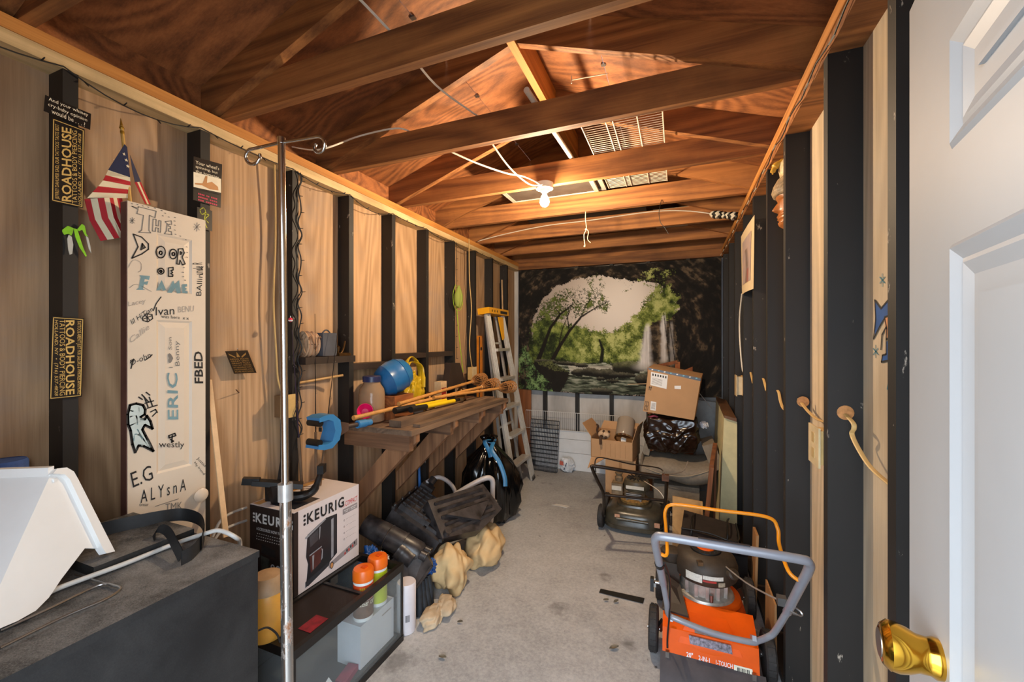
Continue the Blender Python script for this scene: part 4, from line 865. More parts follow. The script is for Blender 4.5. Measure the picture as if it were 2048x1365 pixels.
def shell(i0, i1, nm):
    for i in range(i0, i1):
        a, b = side[i % len(side)], side[(i + 1) % len(side)]; nn = (b - a).cross(lat).normalized() * .004; g = G(); g.hexa([a, b, b + lat, a + lat, a + nn, b + nn, b + lat + nn, a + lat + nn]); yield g
g = G()
for i in list(range(3, 11)):
    a, b = side[i % 11], side[(i + 1) % 11]; v = g.vs([a, b, b + lat, a + lat]); g.f(v)
g.out('wall_panel', WPL, wh, ang=40)
rimp = [wpt(101, 946), wpt(118, 938), wpt(136, 946), wpt(146, 962), wpt(217, 1106)]
ro = pn * .012
g = G(); pr = [wpt(*q) for q in ((96, 950), (104, 940), (124, 938), (138, 946), (146, 960), (221, 1106), (203, 1110), (196, 1100), (130, 962), (120, 952))]; g.prism([p + pn * .012 for p in pr], -pn * .018); g.out('rim', WPL, wh, bev=.003)
a = wpt(102, 946); g = G(); g.beam(a + V((0, 0, .004)), a + lat * 1.2 + V((0, 0, .004)), .016, .022); g.out('rim_bar', WPL, wh, bev=.004)
G().beam(wpt(108, 962) + pn * .004, wpt(108, 962) + pn * .004 + lat * 1.1, .008, .008).out('rim_rib', WPL, wh)
# blue capped tub behind
t = thing('blue_tub', P(10, 960, t=1.22), 'round blue lidded tub behind the white bin', 'tub'); c = P(8, 940, t=1.25)
G().lathe([(.001, 0), (.045, 0), (.045, .16), (.001, .16)], (c.x, c.y, CZ + .001), n=24).out('tub', flat('tub_blue', '2b4a86', .5), t); hz = P(8, 922, t=1.25).z - CZ
G().lathe([(.045, .15), (.05, .16), (.05, hz - .008), (.046, hz), (.001, hz)], (c.x, c.y, CZ + .001), n=28).out('lid', flat('lid_blue', '3a5795', .8, var=.2, scale=60), t)

# ================================================================ GLASS TANK (terrarium), KEURIG BOX AND PILE
TX0, TX1, TY0, TY1, TZ = -1.80, -1.30, 1.095, 1.745, .395
tk = thing('glass_tank', (-1.55, 1.42, 0), 'glass terrarium with black frame and mesh lid, under the coffee maker carton', 'terrarium')
FRM = flat('black_frame', '151211', .4, var=.3); w = .022
for z0, z1, nm in ((0, .03, 'bottom_frame'), (TZ - .035, TZ, 'top_frame')):
    g = G(); g.box((TX0, TY0, z0), (TX0 + w, TY1, z1)); g.box((TX1 - w, TY0, z0), (TX1, TY1, z1)); g.box((TX0 + w, TY0, z0), (TX1 - w, TY0 + w, z1)); g.box((TX0 + w, TY1 - w, z0), (TX1 - w, TY1, z1)); g.out(nm, FRM, tk, smooth=False, bev=.002)
for x in (TX0 + .002, TX1 - .012):
    for y in (TY0 + .002, TY1 - .012): G().box((x, y, .03), (x + .010, y + .010, TZ - .035)).out('corner_post', FRM, tk, smooth=False)
TG = glass('tank_glass', 'f4f6f6', .03, .06); G().box((TX1 - .008, TY0 + .012, .03), (TX1 - .004, TY1 - .012, TZ - .034)).out('front_pane', TG, tk, smooth=False); G().box((TX0 + .012, TY0 + .004, .03), (TX1 - .012, TY0 + .008, TZ - .034)).out('end_pane', TG, tk, smooth=False); G().box((TX0 + .012, TY1 - .008, .03), (TX1 - .012, TY1 - .004, TZ - .034)).out('end_pane', TG, tk, smooth=False); G().box((TX0 + .02, TY0 + .02, .03), (TX1 - .02, TY1 - .02, .036)).out('floor_pane', flat('tank_floor', '3b4246', .5), tk, smooth=False)
G().box((TX0 + .004, TY0 + .012, .03), (TX0 + .008, TY1 - .012, TZ - .034)).out('back_pane', flat('tank_back', '2a2d30', .5), tk, smooth=False)
m, nt, b = _base('mesh_screen', .5, .3); co, _ = _coords(nt, (1, 1, 1))
wv = [nt.nodes.new('ShaderNodeTexWave') for _ in (0, 1)]
for w_, ax_ in zip(wv, 'XY'): w_.bands_direction = ax_; w_.inputs['Scale'].default_value = 90; nt.links.new(co, w_.inputs['Vector'])
al = _math(nt, 'GREATER_THAN', _math(nt, 'MAXIMUM', wv[0].outputs['Fac'], wv[1].outputs['Fac']), .62); b.inputs['Base Color'].default_value = (*lin('2e231f'), 1)
tr = nt.nodes.new('ShaderNodeBsdfTransparent'); mx = nt.nodes.new('ShaderNodeMixShader'); nt.links.new(al, mx.inputs[0]); nt.links.new(tr.outputs[0], mx.inputs[1]); nt.links.new(b.outputs[0], mx.inputs[2]); nt.links.new(mx.outputs[0], nt.nodes['Material Output'].inputs[0])
LY1 = 1.465
G().box((TX0 + w, TY0 + w, TZ - .012), (TX1 - w, LY1, TZ - .010)).out('mesh_lid', m, tk, smooth=False); G().box((TX0 + w, LY1, TZ - .016), (TX1 - w, LY1 + .014, TZ - .004)).out('lid_bar', FRM, tk, smooth=False); G().box((TX0 + w, LY1 + .014, TZ - .012), (-1.55, TY1 - w, TZ - .010)).out('mesh_lid', m, tk, smooth=False); G().box((-1.565, TY0 + w, TZ - .012), (-1.55, TY1 - w, TZ)).out('lid_bar', FRM, tk, smooth=False)
G().box((-1.40, 1.20, TZ - .009), (-1.335, 1.29, TZ - .008)).out('red_label', flat('dark_red_print', '7c1420', .5, var=.4, scale=40), tk, smooth=False)
# things inside the tank
WBX = flat('white_card', 'c6c9ce', .6, var=.04)
t = thing('white_carton', (-1.40, 1.60, .037), 'plain white carton standing inside the glass tank', 'box'); G().box((-1.47, 1.475, .037), (-1.335, 1.71, .232)).out('carton', WBX, t, smooth=False, bev=.002); G().box((-1.3345, 1.62, .19), (-1.3342, 1.69, .197)).out('print', flat('label_grey', 'a5a19a'), t)
def wipes(x, y, z0, lab, body, band):
    t = thing('wipes_canister', (x, y, z0), lab, 'canister'); r = .045; K = 1.22
    G().lathe([(.001, 0), (r, 0), (r + .001, .008), (r, .012), (r, .14 * K), (r - .003, .147 * K), (.001, .147 * K)], (x, y, z0), n=28).out('canister_body', WHITE, t)
    def lab_(z_0, z_1, m_, nm): G().grid(lambda u, v: V((x + (r + .0008) * math.cos(u * 6.283), y + (r + .0008) * math.sin(u * 6.283), z0 + z_0 + (z_1 - z_0) * v)), 28, 1, True).out(nm, m_, t)
    lab_(.016, .078 * K, body, 'wrap_label'); lab_(.079 * K, .136 * K, band, 'wrap_label')
    G().lathe([(.001, .147 * K), (r + .003, .147 * K), (r + .003, .180 * K), (r - .002, .188 * K), (r - .012, .190 * K), (.001, .190 * K)], (x, y, z0), n=32).out('lid', flat('orange_lid', 'df6714', .35, var=.05), t); G().obox((x + .006, y, z0 + .192 * K), (.024, .022, .006)).out('flip_tab', flat('orange_tab', 'd24f0c', .4), t, bev=.002); return t
BRN = flat('brown_label', '6a4a35', .5, var=.3, scale=40)
w1 = wipes(-1.375, 1.538, .233, 'orange-lidded wipes canister with brown and red wrap, standing in the glass tank', BRN, flat('red_orange_label', 'c8471c', .5, var=.25, scale=25)); w2 = wipes(-1.385, 1.65, .233, 'orange-lidded wipes canister with lime wrap, standing in the glass tank', flat('lime_label', 'b6c31d', .5, var=.1), flat('lime_label', 'b6c31d'))
def cyltxt(s, t, x, y, r, z, h, a0, a1, m_):
    n = len(s)
    for i, ch in enumerate(s):
        if ch == ' ': continue
        a = a0 + (a1 - a0) * (i + .5) / n; c = V((x + r * math.cos(a), y + r * math.sin(a), z)); tx = V((-math.sin(a), math.cos(a), 0)) * (r * abs(a1 - a0) / n * .85); txt(ch, c - tx / 2, tx, V((0, 0, h)), m_, t, bold=.02)
cyltxt('Leather Care', w1, -1.375, 1.538, .0465, .233 + .072, .018, -1.5, .55, CREAM); cyltxt('50% MORE', w1, -1.375, 1.538, .0465, .233 + .145, .013, -1.2, .3, YG)
t = thing('card_flyer', (-1.36, 1.25, .037), 'small white paper slip standing inside the glass tank', 'paper'); G().obox((-1.335, 1.31, .09), (.002, .02, .11), rot('X', .5)).out('sheet', WHITE, t)
t = thing('pink_packet', (-1.36, 1.40, .037), 'dark pink packet lying inside the glass tank', 'packet'); G().obox((-1.36, 1.42, .05), (.05, .10, .024), rotz(.2)).out('packet', flat('pink_packet', '8a2c4a', .5), t, bev=.005)
t = thing('folded_cloth', (-1.44, 1.70, .233), 'small grey folded cloth packed in the tank beside the lime canister', 'cloth'); crump((-1.443, 1.695, .262), (.02, .018, .035), .2, 3, 7, .233).out('fold', flat('grey_cloth', 'a7a49c', .9), t)
# amber lamp
al_ = thing('amber_tub', (-1.43, 1.18, TZ), 'rounded amber plastic tub with a black cord on the tank lid', 'tub')
ac = V((-1.475, 1.125, TZ)); AMB = flat('amber_plastic', 'd99a3c', .4, var=.08); AMB.node_tree.nodes['Principled BSDF'].inputs['Subsurface Weight'].default_value = .2
G().lathe([(.001, 0), (.06, 0), (.07, .02), (.077, .08), (.077, .15), (.07, .20), (.045, .23), (.001, .238)], ac, n=40).out('shell', AMB, al_); G().lathe([(.0745, .18), (.0725, .20), (.047, .232), (.001, .241)], ac, n=40).out('cap', flat('amber_cap', 'a88a68', .5), al_)
G().tube([P(517, 1262, X=-1.36), P(535, 1256, X=-1.35), P(553, 1268, X=-1.345), P(560, 1285, X=-1.34)], .0035, 8, 5).out('cord', CORD, al_)
# Keurig carton
KX, KY0, KY1, KZ0, KZ1 = -1.572, 1.326, 1.724, TZ, TZ + .375; KXB = -1.852
kb = thing('coffee_maker_box', (-1.7, 1.52, TZ), 'white and dark brown coffee maker carton on top of the glass tank', 'box')
KW = flat('carton_white', 'd2c8c6', .45, var=.03); KD = flat('carton_dark', '2a211f', .45, var=.1)
G().box((KXB, KY0, KZ0), (KX, KY1, KZ1)).out('carton', KW, kb, smooth=False, bev=.002)
G().box((KXB + .001, KY0 - .0008, KZ0 + .001), (KX + .0006, KY0 - .0002, KZ1 - .002)).out('dark_side', KD, kb, smooth=False); G().box((KX + .0002, KY0 + .0, KZ0 + .001), (KX + .0008, KY0 + .022, KZ1 - .002)).out('dark_edge', KD, kb, smooth=False)
def kf(a, b): return V((KX + .0004, KY0 + .022 + (KY1 - KY0 - .022) * a, KZ0 + (KZ1 - KZ0) * b))
def kt(s, a0, a1, b0, b1, m_, **k): p = kf(a0, b0); txt(s, p, kf(a1, b0) - p, kf(a0, b1) - p, m_, kb, **k)
def kp_(pts, m_, nm='print', l=.0004): G().poly([kf(*p) + V((l, 0, 0)) for p in pts]).out(nm, m_, kb, smooth=False)
def keulogo(f, a0, a1, b0, b1, m_):
    w_ = (a1 - a0); h_ = b1 - b0
    for k in range(3): c = (a0 + .03 * w_, b0 + h_ * (.12 + .36 * k)); G().poly([f(c[0] + .028 * w_ * math.cos(s), c[1] + .12 * h_ * math.sin(s)) for s in np.linspace(0, 5.8, 12)]).out('logo_dot', m_, kb, smooth=False)
    p = f(a0 + .08 * w_, b0); txt('KEURIG', p, f(a1, b0) - p, f(a0 + .08 * w_, b1) - p, m_, kb, bold=.03, spacing=1.2)
keulogo(lambda a, b: kf(a, b) + V((.0006, 0, 0)), .07, .72, .79, .93, INK); kt('K-COMPACT', .70, .97, .78, .85, flat('red_ink', 'c23a34', .5))
kp_([(.70, .68), (.97, .68), (.97, .755), (.70, .755)], flat('carton_grey', '8b8384', .5)); kt('------- - ---------', .72, .95, .722, .732, WHITE, lift=.0012); kt('--- - -----', .74, .93, .70, .708, WHITE, lift=.0012)
for i in range(4): kt('o', .715, .735, .585 - i * .085, .61 - i * .085, INK); kt('- - - - - - - -', .76, .93, .60 - i * .085, .605 - i * .085, PENC)
MB = flat('machine_print', '26272b', .35, var=.1); ML = flat('machine_light', '8d8f94', .35)
kp_([(.13, .66), (.30, .72), (.42, .755), (.60, .74), (.60, .22), (.48, .16), (.46, .12), (.14, .03), (.11, .045), (.14, .30), (.11, .40)], MB); kp_([(.09, .64), (.30, .715), (.40, .755), (.42, .74), (.30, .69), (.11, .615)], ML, 'print', .0008); kp_([(.50, .70), (.54, .71), (.54, .21), (.50, .19)], ML, 'print', .0008); kp_([(.16, .38), (.34, .41), (.33, .23), (.18, .17)], flat('cup_print', '4f2f2d', .3, var=.3), 'print', .0009); kp_([(.31, .68), (.33, .685), (.32, .55), (.305, .52)], ML, 'print', .0009); kp_([(.16, .62), (.29, .665), (.29, .53), (.17, .49)], flat('machine_mid', '3f4146', .3), 'print', .0009); kp_([(.20, .37), (.23, .375), (.22, .20), (.205, .195)], ML, 'print', .0011); kp_([(.34, .40), (.365, .38), (.36, .27), (.335, .25), (.34, .28), (.35, .36)], ML, 'print', .0011); kp_([(.16, .40), (.345, .43), (.345, .415), (.16, .385)], ML, 'print', .0012); kp_([(.10, .10), (.46, .17), (.46, .13), (.10, .03)], flat('machine_base', '33353a', .35), 'print', .001)
kp_([(.46, .14), (.97, .25), (.97, .16), (.46, .08)], flat('carton_grey', '8b8384')); 
for k in range(6): kp_([(.74 + .035 * k + .013 * math.cos(s), .145 + .010 * k + .02 * math.sin(s) + .015 * (k % 2)) for s in np.linspace(0, 5.6, 9)], (flat('red_ink', 'c23a34'), MB)[k % 2], 'print', .0009)
kp_([(.51 + .03 * math.cos(s), .10 + .045 * math.sin(s)) for s in np.linspace(0, 5.9, 16)], MB, 'print', .001); kp_([(.51 + .022 * math.cos(s), .10 + .033 * math.sin(s)) for s in np.linspace(0, 5.9, 16)], TANP, 'print', .0013)
def ks_(a, b): return V((KXB + (KX - KXB) * a, KY0 - .0010, KZ0 + (KZ1 - KZ0) * b))
keulogo(ks_, .07, .98, .79, .91, WHITE)
for s, a0, a1, b0, h_ in (('ACCESSORIZE HOW YOU L', .16, .80, .70, .035), ('- - - - - - - - - - - - -', .18, .80, .655, .008), ('- - - - - - - - - - - - -', .16, .80, .62, .008), ('- - - - - - - - - - - -', .16, .74, .585, .008)): p = ks_(a0, b0); txt(s, p, ks_(a1, b0) - p, ks_(a0, b0 + h_) - p, WHITE, kb)
G().poly([ks_(*q) + V((0, -.0004, 0)) for q in ((.28, .43), (.60, .41), (.60, .50), (.28, .53))]).out('hand_hole', INK, kb, smooth=False); G().poly([ks_(*q) + V((0, -.0006, 0)) for q in ((.26, .40), (.46, .38), (.44, .06), (.30, .08))]).out('print', flat('carafe_print', '3c4240', .25, var=.4, scale=30), kb, smooth=False)
for r_ in range(3):
    for c_ in range(3): G().poly([ks_(.54 + c_ * .12 + .05 * math.cos(s), .29 - r_ * .09 + .04 * math.sin(s)) + V((0, -.0007, 0)) for s in np.linspace(0, 5.9, 12)]).out('pod_print', flat('pod_white', 'b7bdca', .5), kb, smooth=False); G().poly([ks_(.54 + c_ * .12 + .018 * math.cos(s), .30 - r_ * .09 + .014 * math.sin(s)) + V((0, -.001, 0)) for s in np.linspace(0, 5.9, 10)]).out('pod_print', MB, kb, smooth=False)
G().box((KXB + .09, KY0 + .03, KZ1), (KX - .03, KY0 + .17, KZ1 + .0006)).out('top_print', MB, kb, smooth=False); G().box((KXB + .01, KY0 + .01, KZ1), (KXB + .05, KY1 - .01, KZ1 + .0012)).out('tape', flat('tape_tan', 'b88a50', .4), kb, smooth=False)
# black bracket on the carton
bk = thing('plastic_bracket', (-1.71, 1.42, KZ1), 'dirty black plastic bracket lying on top of the coffee maker carton', 'bracket'); zz = KZ1 + .001
DIRT = flat('dirty_black', '171413', .45, var=.6, scale=25)
G().beam((-1.80, 1.30, zz + .115), (-1.66, 1.45, zz + .07), .05, .022).out('arm', DIRT, bk, bev=.004); G().beam((-1.83, 1.275, zz + .125), (-1.78, 1.32, zz + .115), .03, .03).out('clip', DIRT, bk, bev=.004)
G().prism([(-1.775, 1.335, zz + .1), (-1.725, 1.335, zz + .09), (-1.745, 1.365, zz), (-1.765, 1.365, zz)], (.012, .02, 0)).out('foot', DIRT, bk, bev=.003); G().prism([(-1.80, 1.36, zz + .085), (-1.74, 1.39, zz + .085), (-1.73, 1.40, zz), (-1.81, 1.37, zz)], (.01, .02, 0)).out('foot', DIRT, bk, bev=.003)
G().tube([(-1.72, 1.40, zz + .03), (-1.66, 1.43, zz + .025), (-1.62, 1.47, zz + .04), (-1.605, 1.49, zz + .09), (-1.60, 1.50, zz + .13)], [.028, .03, .026, .02, .018], 10, 5, False, .7).out('hook', DIRT, bk); G().obox((-1.60, 1.505, zz + .14), (.03, .045, .04), rotz(.5)).out('hook_end', DIRT, bk, bev=.005)
G().beam((-1.76, 1.42, zz + .085), (-1.80, 1.47, zz + .17), .04, .025).out('arm', DIRT, bk, bev=.004)
# ================================================================ PILE ON THE FLOOR
DP = flat('grimy_black_plastic', '343030', .36, var=.75, scale=16, bump=.2)
# airbox 1: ribbed shell leaning on the wall
ab = thing('air_filter_housing', (-1.6, 2.3, 0), 'large ribbed grimy black plastic engine air box leaning in the heap', 'car part')
o_ = V((-1.62, 2.39, .31)); R = rotz(.25) @ rot('Y', .55) @ rot('X', -.12)
def ap(x, y, z): return o_ + R @ V((x, y, z))
G().obox(o_, (.36, .52, .10), R).out('shell', DP, ab, bev=.018)
G().obox(ap(-.06, .02, .06), (.20, .44, .05), R).out('lid', DP, ab, bev=.012)
for k in range(7): G().obox(ap(.11, -.2 + k * .065, .055), (.10, .014, .03), R).out('rib', DP, ab, bev=.003)
for k in range(6): G().obox(ap(-.06, -.17 + k * .075, .088), (.19, .008, .012), R).out('rib', DP, ab, bev=.002)
for k in range(4): G().obox(ap(-.13 + k * .045, .02, .088), (.008, .42, .010), R).out('rib', DP, ab, bev=.002)
for sx_ in (-1, 1):
    for k in range(4): G().cyl(ap(sx_ * .185, -.22 + k * .145, .05), ap(sx_ * .185, -.22 + k * .145, .075), .011, n=10).out('bolt', STEEL, ab)
for k in range(3): G().obox(ap(.05, -.18 + k * .17, .075), (.03, .05, .03), R).out('clip', DP, ab, bev=.004)
g = G(); g.beam(ap(.18, -.25, .055), ap(.18, .25, .055), .02, .02); g.beam(ap(-.18, -.25, .055), ap(-.18, .25, .055), .02, .02); g.out('flange', DP, ab, bev=.003)
G().obox(ap(-.12, .30, .06), (.10, .08, .09), R).out('port_box', DP, ab, bev=.01); G().cyl(ap(-.12, .33, .11), ap(-.12, .36, .15), .03, n=18).out('port', DP, ab)
# airbox 2: wedge with brace
a2 = thing('engine_shroud', (-1.42, 2.45, 0), 'angular black plastic engine shroud lying over the tan cloth', 'car part')
q = [P(870, 1135, X=-1.31), P(955, 1060, X=-1.31), P(948, 1030, X=-1.33), P(905, 1010, X=-1.38), P(850, 1060, X=-1.36)]
o2 = V((-1.395, 2.52, .325)); R2 = rotz(-.35) @ rot('Y', .75)
G().prism([o2 + R2 @ V(p) for p in ((-.14, -.25, 0), (.12, -.28, 0), (.17, .02, 0), (.10, .27, 0), (-.12, .24, 0))], R2 @ V((0, 0, .085))).out('shell', DP, a2, bev=.015)
for k in range(5): a = V((-.10 + .05 * k, -.22, .09)); b = V((-.08 + .045 * k, .2, .09)); G().beam(o2 + R2 @ a, o2 + R2 @ b, .012, .02).out('rib', DP, a2, bev=.002)
G().prism([o2 + R2 @ V(p) for p in ((0, -.2, .095), (.12, .02, .095), (.02, .18, .095))], R2 @ V((0, 0, .025))).out('brace_plate', DP, a2, bev=.004)
G().cyl(o2 + R2 @ V((.10, -.24, .08)), o2 + R2 @ V((.10, -.24, .12)), .022, n=16).out('boss', DP, a2)
# round duct with two ports
d0, d1_ = P(760, 1060, X=-1.47), P(850, 1105, X=-1.40)
d0 = V((-1.59, 1.985, .375)); d1_ = V((-1.33, 2.035, .265)); dd2 = (d1_ - d0).normalized()
dt_ = thing('intake_duct', (-1.45, 2.0, 0), 'round black intake duct with two open ports, wire clamp and flared scoop', 'car part')
G().lathe([(.001, -.16), (.06, -.16), (.062, -.10), (.066, -.02), (.066, .10), (.07, .10), (.07, .112), (.064, .112), (.062, .21), (.05, .23), (.001, .232)], d0, dd2, 32).out('duct', DP, dt_)
G().lathe([(.0665, .0), (.070, .003), (.0665, .006)], d0, dd2, 32).out('clamp', STEEL, dt_)
x, y, _ = frame(dd2)
for s_, u_ in ((.032, .02), (-.03, .015)):
    c = d0 + dd2 * .228 + x * s_ + y * u_; G().lathe([(.026, 0), (.027, .03), (.029, .032), (.029, .038), (.020, .038), (.020, .004), (.001, .003)], c, dd2, 20).out('port', DP, dt_)
# funnel scoop
sc_ = dt_
c = V((-1.375, 1.985, .245)); G().prism([c + V(p) for p in ((-.06, -.03, .06), (.03, .02, .07), (.075, .03, .0), (.02, -.12, -.10), (-.04, -.16, -.09))], (-.03, .05, -.012)).out('scoop', DP, sc_, bev=.012); G().tube([c + V(p) for p in ((.073, .03, .002), (.02, -.118, -.098), (-.038, -.158, -.088))], .008, 8, 4).out('lip', DP, sc_)
G().tube([(-1.50, 1.96, .33), (-1.46, 1.97, .30), (-1.40, 1.97, .27)], [.05, .055, .05], 16, 4).out('neck', DP, sc_)
# grey hoses
HOSE = flat('clear_hose', 'b4adab', .3, var=.05)
tag(G().tube([(-1.60, 2.72, .34), (-1.48, 2.80, .42), (-1.38, 2.87, .47), (-1.34, 2.91, .45), (-1.34, 2.92, .36), (-1.35, 2.93, .2), (-1.38, 2.93, .06), (-1.48, 2.93, .025)], .02, 14, 6).out('grey_hose', HOSE), 'thick pale grey hose looping over the black car parts', 'hose')
tag(G().tube([(-1.80, 2.70, .44), (-1.72, 2.76, .47), (-1.64, 2.83, .38), (-1.62, 2.88, .2), (-1.63, 2.90, .03)], .016, 12, 6).out('grey_hose', HOSE), 'thinner pale grey hose running from the heap to the rubbish bag', 'hose')
t = thing('clear_plastic_film', (-1.36, 2.70, .3), 'crumpled clear plastic film over the edge of the black car parts', 'plastic film'); crump((-1.30, 2.83, .30), (.035, .045, .04), .3, 2.2, 11).out('film', glass('film', 'c9c6c4', .15, .35), t, ang=80)
# tan cloths
TC = flat('tan_cloth', 'c4a678', .9, var=.12, scale=6)
def clothheap(name, c, r, label, mat, seed, amp=.30, sc=1.0):
    def fn(p):
        w = p * sc + V((seed, seed * .3, 0)); n1 = mnoise.noise(w * 1.3); n2 = mnoise.noise(w * 2.3 + V((7, 3, 1)))
        f1 = .5 + .5 * math.sin(4.6 * (p.x * .35 + p.y * .95 + p.z * .1) + 2.4 * n1 + seed); f2 = .5 + .5 * math.sin(11 * (p.y * .75 + p.x * .4 - p.z * .35) + 3 * n2); return 1 + amp * (f1 - .5) + amp * .33 * (f2 - .5) + .22 * n1
    g = G(); g.ball(c, r, 6, None, fn)
    for v in g.bm.verts: v.co.z = max(v.co.z, .002)
    return tag(g.out(name, mat, ang=180), label, 'cloth')
clothheap('tan_cloth', (-1.27, 2.62, .09), (.14, .20, .13), 'crumpled tan drop cloth bunched on the concrete beneath the engine shroud', TC, 2)
clothheap('tan_cloth', (-1.305, 2.24, .11), (.11, .14, .15), 'bunched tan cloth with deep folds beside the blue packet', TC, 9)
clothheap('cloth_scrap', (-1.235, 1.98, .025), (.06, .11, .045), 'flat dirty beige cloth scrap trailing from the heap on the floor', flat('beige_cloth', 'b39f83', .9), 5, .6)
# blue packets, paper roll, dark folded fabric
BLP = flat('blue_print_film', '1b4f95', .35, var=.35, scale=12)
tag(crump((-1.37, 2.095, .185), (.04, .04, .045), .25, 2.0, 4).out('blue_packet', BLP, ang=70), 'shiny royal blue plastic packet under the intake duct', 'packet')
t = thing('blue_white_packet', (-1.57, 1.86, .3), 'blue and white printed plastic packet between tank and intake duct', 'packet'); crump((-1.60, 1.85, .26), (.07, .065, .10), .3, 2.0, 14).out('film', BLP, t, ang=70); crump((-1.545, 1.845, .29), (.055, .05, .06), .35, 2.0, 24).out('white_panel', flat('white_film', 'cfd0d6', .35), t, ang=70)
t = thing('stacked_trays', (-1.6, 1.87, 0), 'dark cardboard stack filling the gap behind the tank', 'box'); G().box((-1.72, 1.79, .0), (-1.50, 1.96, .14)).out('carton', flat('dark_carton', '2a2322', .8), t, bev=.004)
pr = thing('paper_roll', (-1.32, 1.82, 0), 'white wrapped paper roll with barcode standing on the floor beside the tank', 'roll')
G().lathe([(.001, 0), (.048, 0), (.05, .006), (.05, .25), (.046, .256), (.001, .256)], (-1.335, 1.815, .001), n=28).out('roll', flat('white_wrap', 'd3cdd0', .45, var=.06), pr)
for k in range(7):
    a = -1.05 + k * .07; G().grid(lambda u, v: V((-1.335 + .0505 * math.cos(a + u * (.05 if k % 2 else .03)), 1.815 + .0505 * math.sin(a + u * (.05 if k % 2 else .03)), .07 + .035 * v)), 2, 1).out('barcode_bar', INK, pr)
t = thing('dark_fabric_roll', (-1.36, 1.95, 0), 'folded dark slate fabric roll standing between the paper roll and tan cloth', 'fabric')
for k in range(4): G().tube([(-1.33 + .015 * math.sin(k), 1.93 + .035 * k, .004), (-1.34, 1.94 + .035 * k, .08), (-1.36, 1.96 + .03 * k, .16)], .02, 10, 4).out('fold', flat('slate_dark', '20262d', .7, var=.4, scale=30), t)
# ================================================================ BACK WALL
tp0 = thing('tapestry', (-.7, YB - .02, .9), 'large printed tapestry of a river and waterfall seen from a cave, hung on back wall', 'tapestry')
NU, NV = 440, 290
rng = np.random.RandomState(3)
def vnoise(x, y, s, seed):
    r = np.random.RandomState(seed); g = r.rand(128, 128); xi = x * s; yi = y * s; x0 = np.floor(xi).astype(int); y0_ = np.floor(yi).astype(int); fx_ = xi - x0; fy_ = yi - y0_
    fx_ = fx_ * fx_ * (3 - 2 * fx_); fy_ = fy_ * fy_ * (3 - 2 * fy_); a = g[x0 % 128, y0_ % 128]; b = g[(x0 + 1) % 128, y0_ % 128]; c = g[x0 % 128, (y0_ + 1) % 128]; d = g[(x0 + 1) % 128, (y0_ + 1) % 128]
    return (a * (1 - fx_) + b * fx_) * (1 - fy_) + (c * (1 - fx_) + d * fx_) * fy_
def vf(x, y, s, seed, o=4, gain=.55):
    r = 0; a = 1; tot = 0
    for k in range(o): r = r + a * vnoise(x, y, s * 2 ** k, seed + k); tot += a; a *= gain
    return r / tot
def smooth(a, b, x): t = np.clip((x - a) / (b - a), 0, 1); return t * t * (3 - 2 * t)
Ug, Vg = np.meshgrid(np.linspace(0, 1, NU + 1), np.linspace(0, 1, NV + 1), indexing='ij')
# picture coordinates: measured on a 408 x 265 drawing, x right, y down
X_ = Ug * 408; Y_ = Vg * 265
def mixc(c, col, m_): col = np.array(lin(col)) if isinstance(col, str) else col; return c * (1 - m_[..., None]) + col * m_[..., None]
n_a = vf(X_, Y_, .03, 1, 5); n_b = vf(X_, Y_, .12, 20, 5); n_f = vf(X_, Y_, .45, 40, 3)
def inside(poly, x, y, soft=0):
    r = np.zeros(x.shape, bool); n = len(poly)
    for i in range(n):
        x1, y1_ = poly[i]; x2, y2 = poly[(i + 1) % n]
        if y1_ == y2: continue
        c = ((y1_ > y) != (y2 > y)) & (x < (x2 - x1) * (y - y1_) / (y2 - y1_) + x1); r ^= c
    return r.astype(float)
wx = X_ + (n_b - .5) * 9 + (n_f - .5) * 6; wy = Y_ + (vf(X_, Y_, .12, 77, 4) - .5) * 9 + (vf(X_, Y_, .5, 78, 2) - .5) * 5
def ramp3(s_, a, b, c):
    a, b, c = (np.array(lin(q)) for q in (a, b, c)); t1 = np.clip(s_ * 2, 0, 1)[..., None]; t2 = np.clip(s_ * 2 - 1, 0, 1)[..., None]; return (a * (1 - t1) + b * t1) * (1 - t2) + c * t2
# cave rock, streaked along the arch
ang_ = np.arctan2(Y_ - 150, X_ - 195); rad_ = np.hypot(X_ - 195, (Y_ - 150) * 1.2)
st = vf(rad_ * .9, ang_ * 60, .16, 5, 5, .6); cr = vf(X_, Y_, .10, 15, 5, .6)
col = ramp3(smooth(.38, .78, st * .6 + cr * .4), '0b0908', '2a231c', '6a5a47'); col = mixc(col, '0a0908', smooth(.55, .40, cr) * .55)
op = [(44, 236), (30, 150), (36, 104), (54, 66), (84, 40), (122, 25), (150, 22), (178, 20), (214, 26), (246, 36), (268, 36), (296, 42), (322, 66), (338, 100), (348, 215), (300, 262), (70, 264)]
mo = inside(op, wx, wy)
sk_ = ramp3(smooth(190, 10, np.hypot(X_ - 222, (Y_ - 80) * 1.1)), 'a99c93', 'd2c6bc', 'f3ebe3'); col = mixc(col, sk_, mo)
lf = vf(X_, Y_, .42, 60, 4, .8); cl_ = vf(X_, Y_, .075, 33, 3); lf2 = vf(X_ + 91, Y_ + 13, .85, 61, 2, .8)
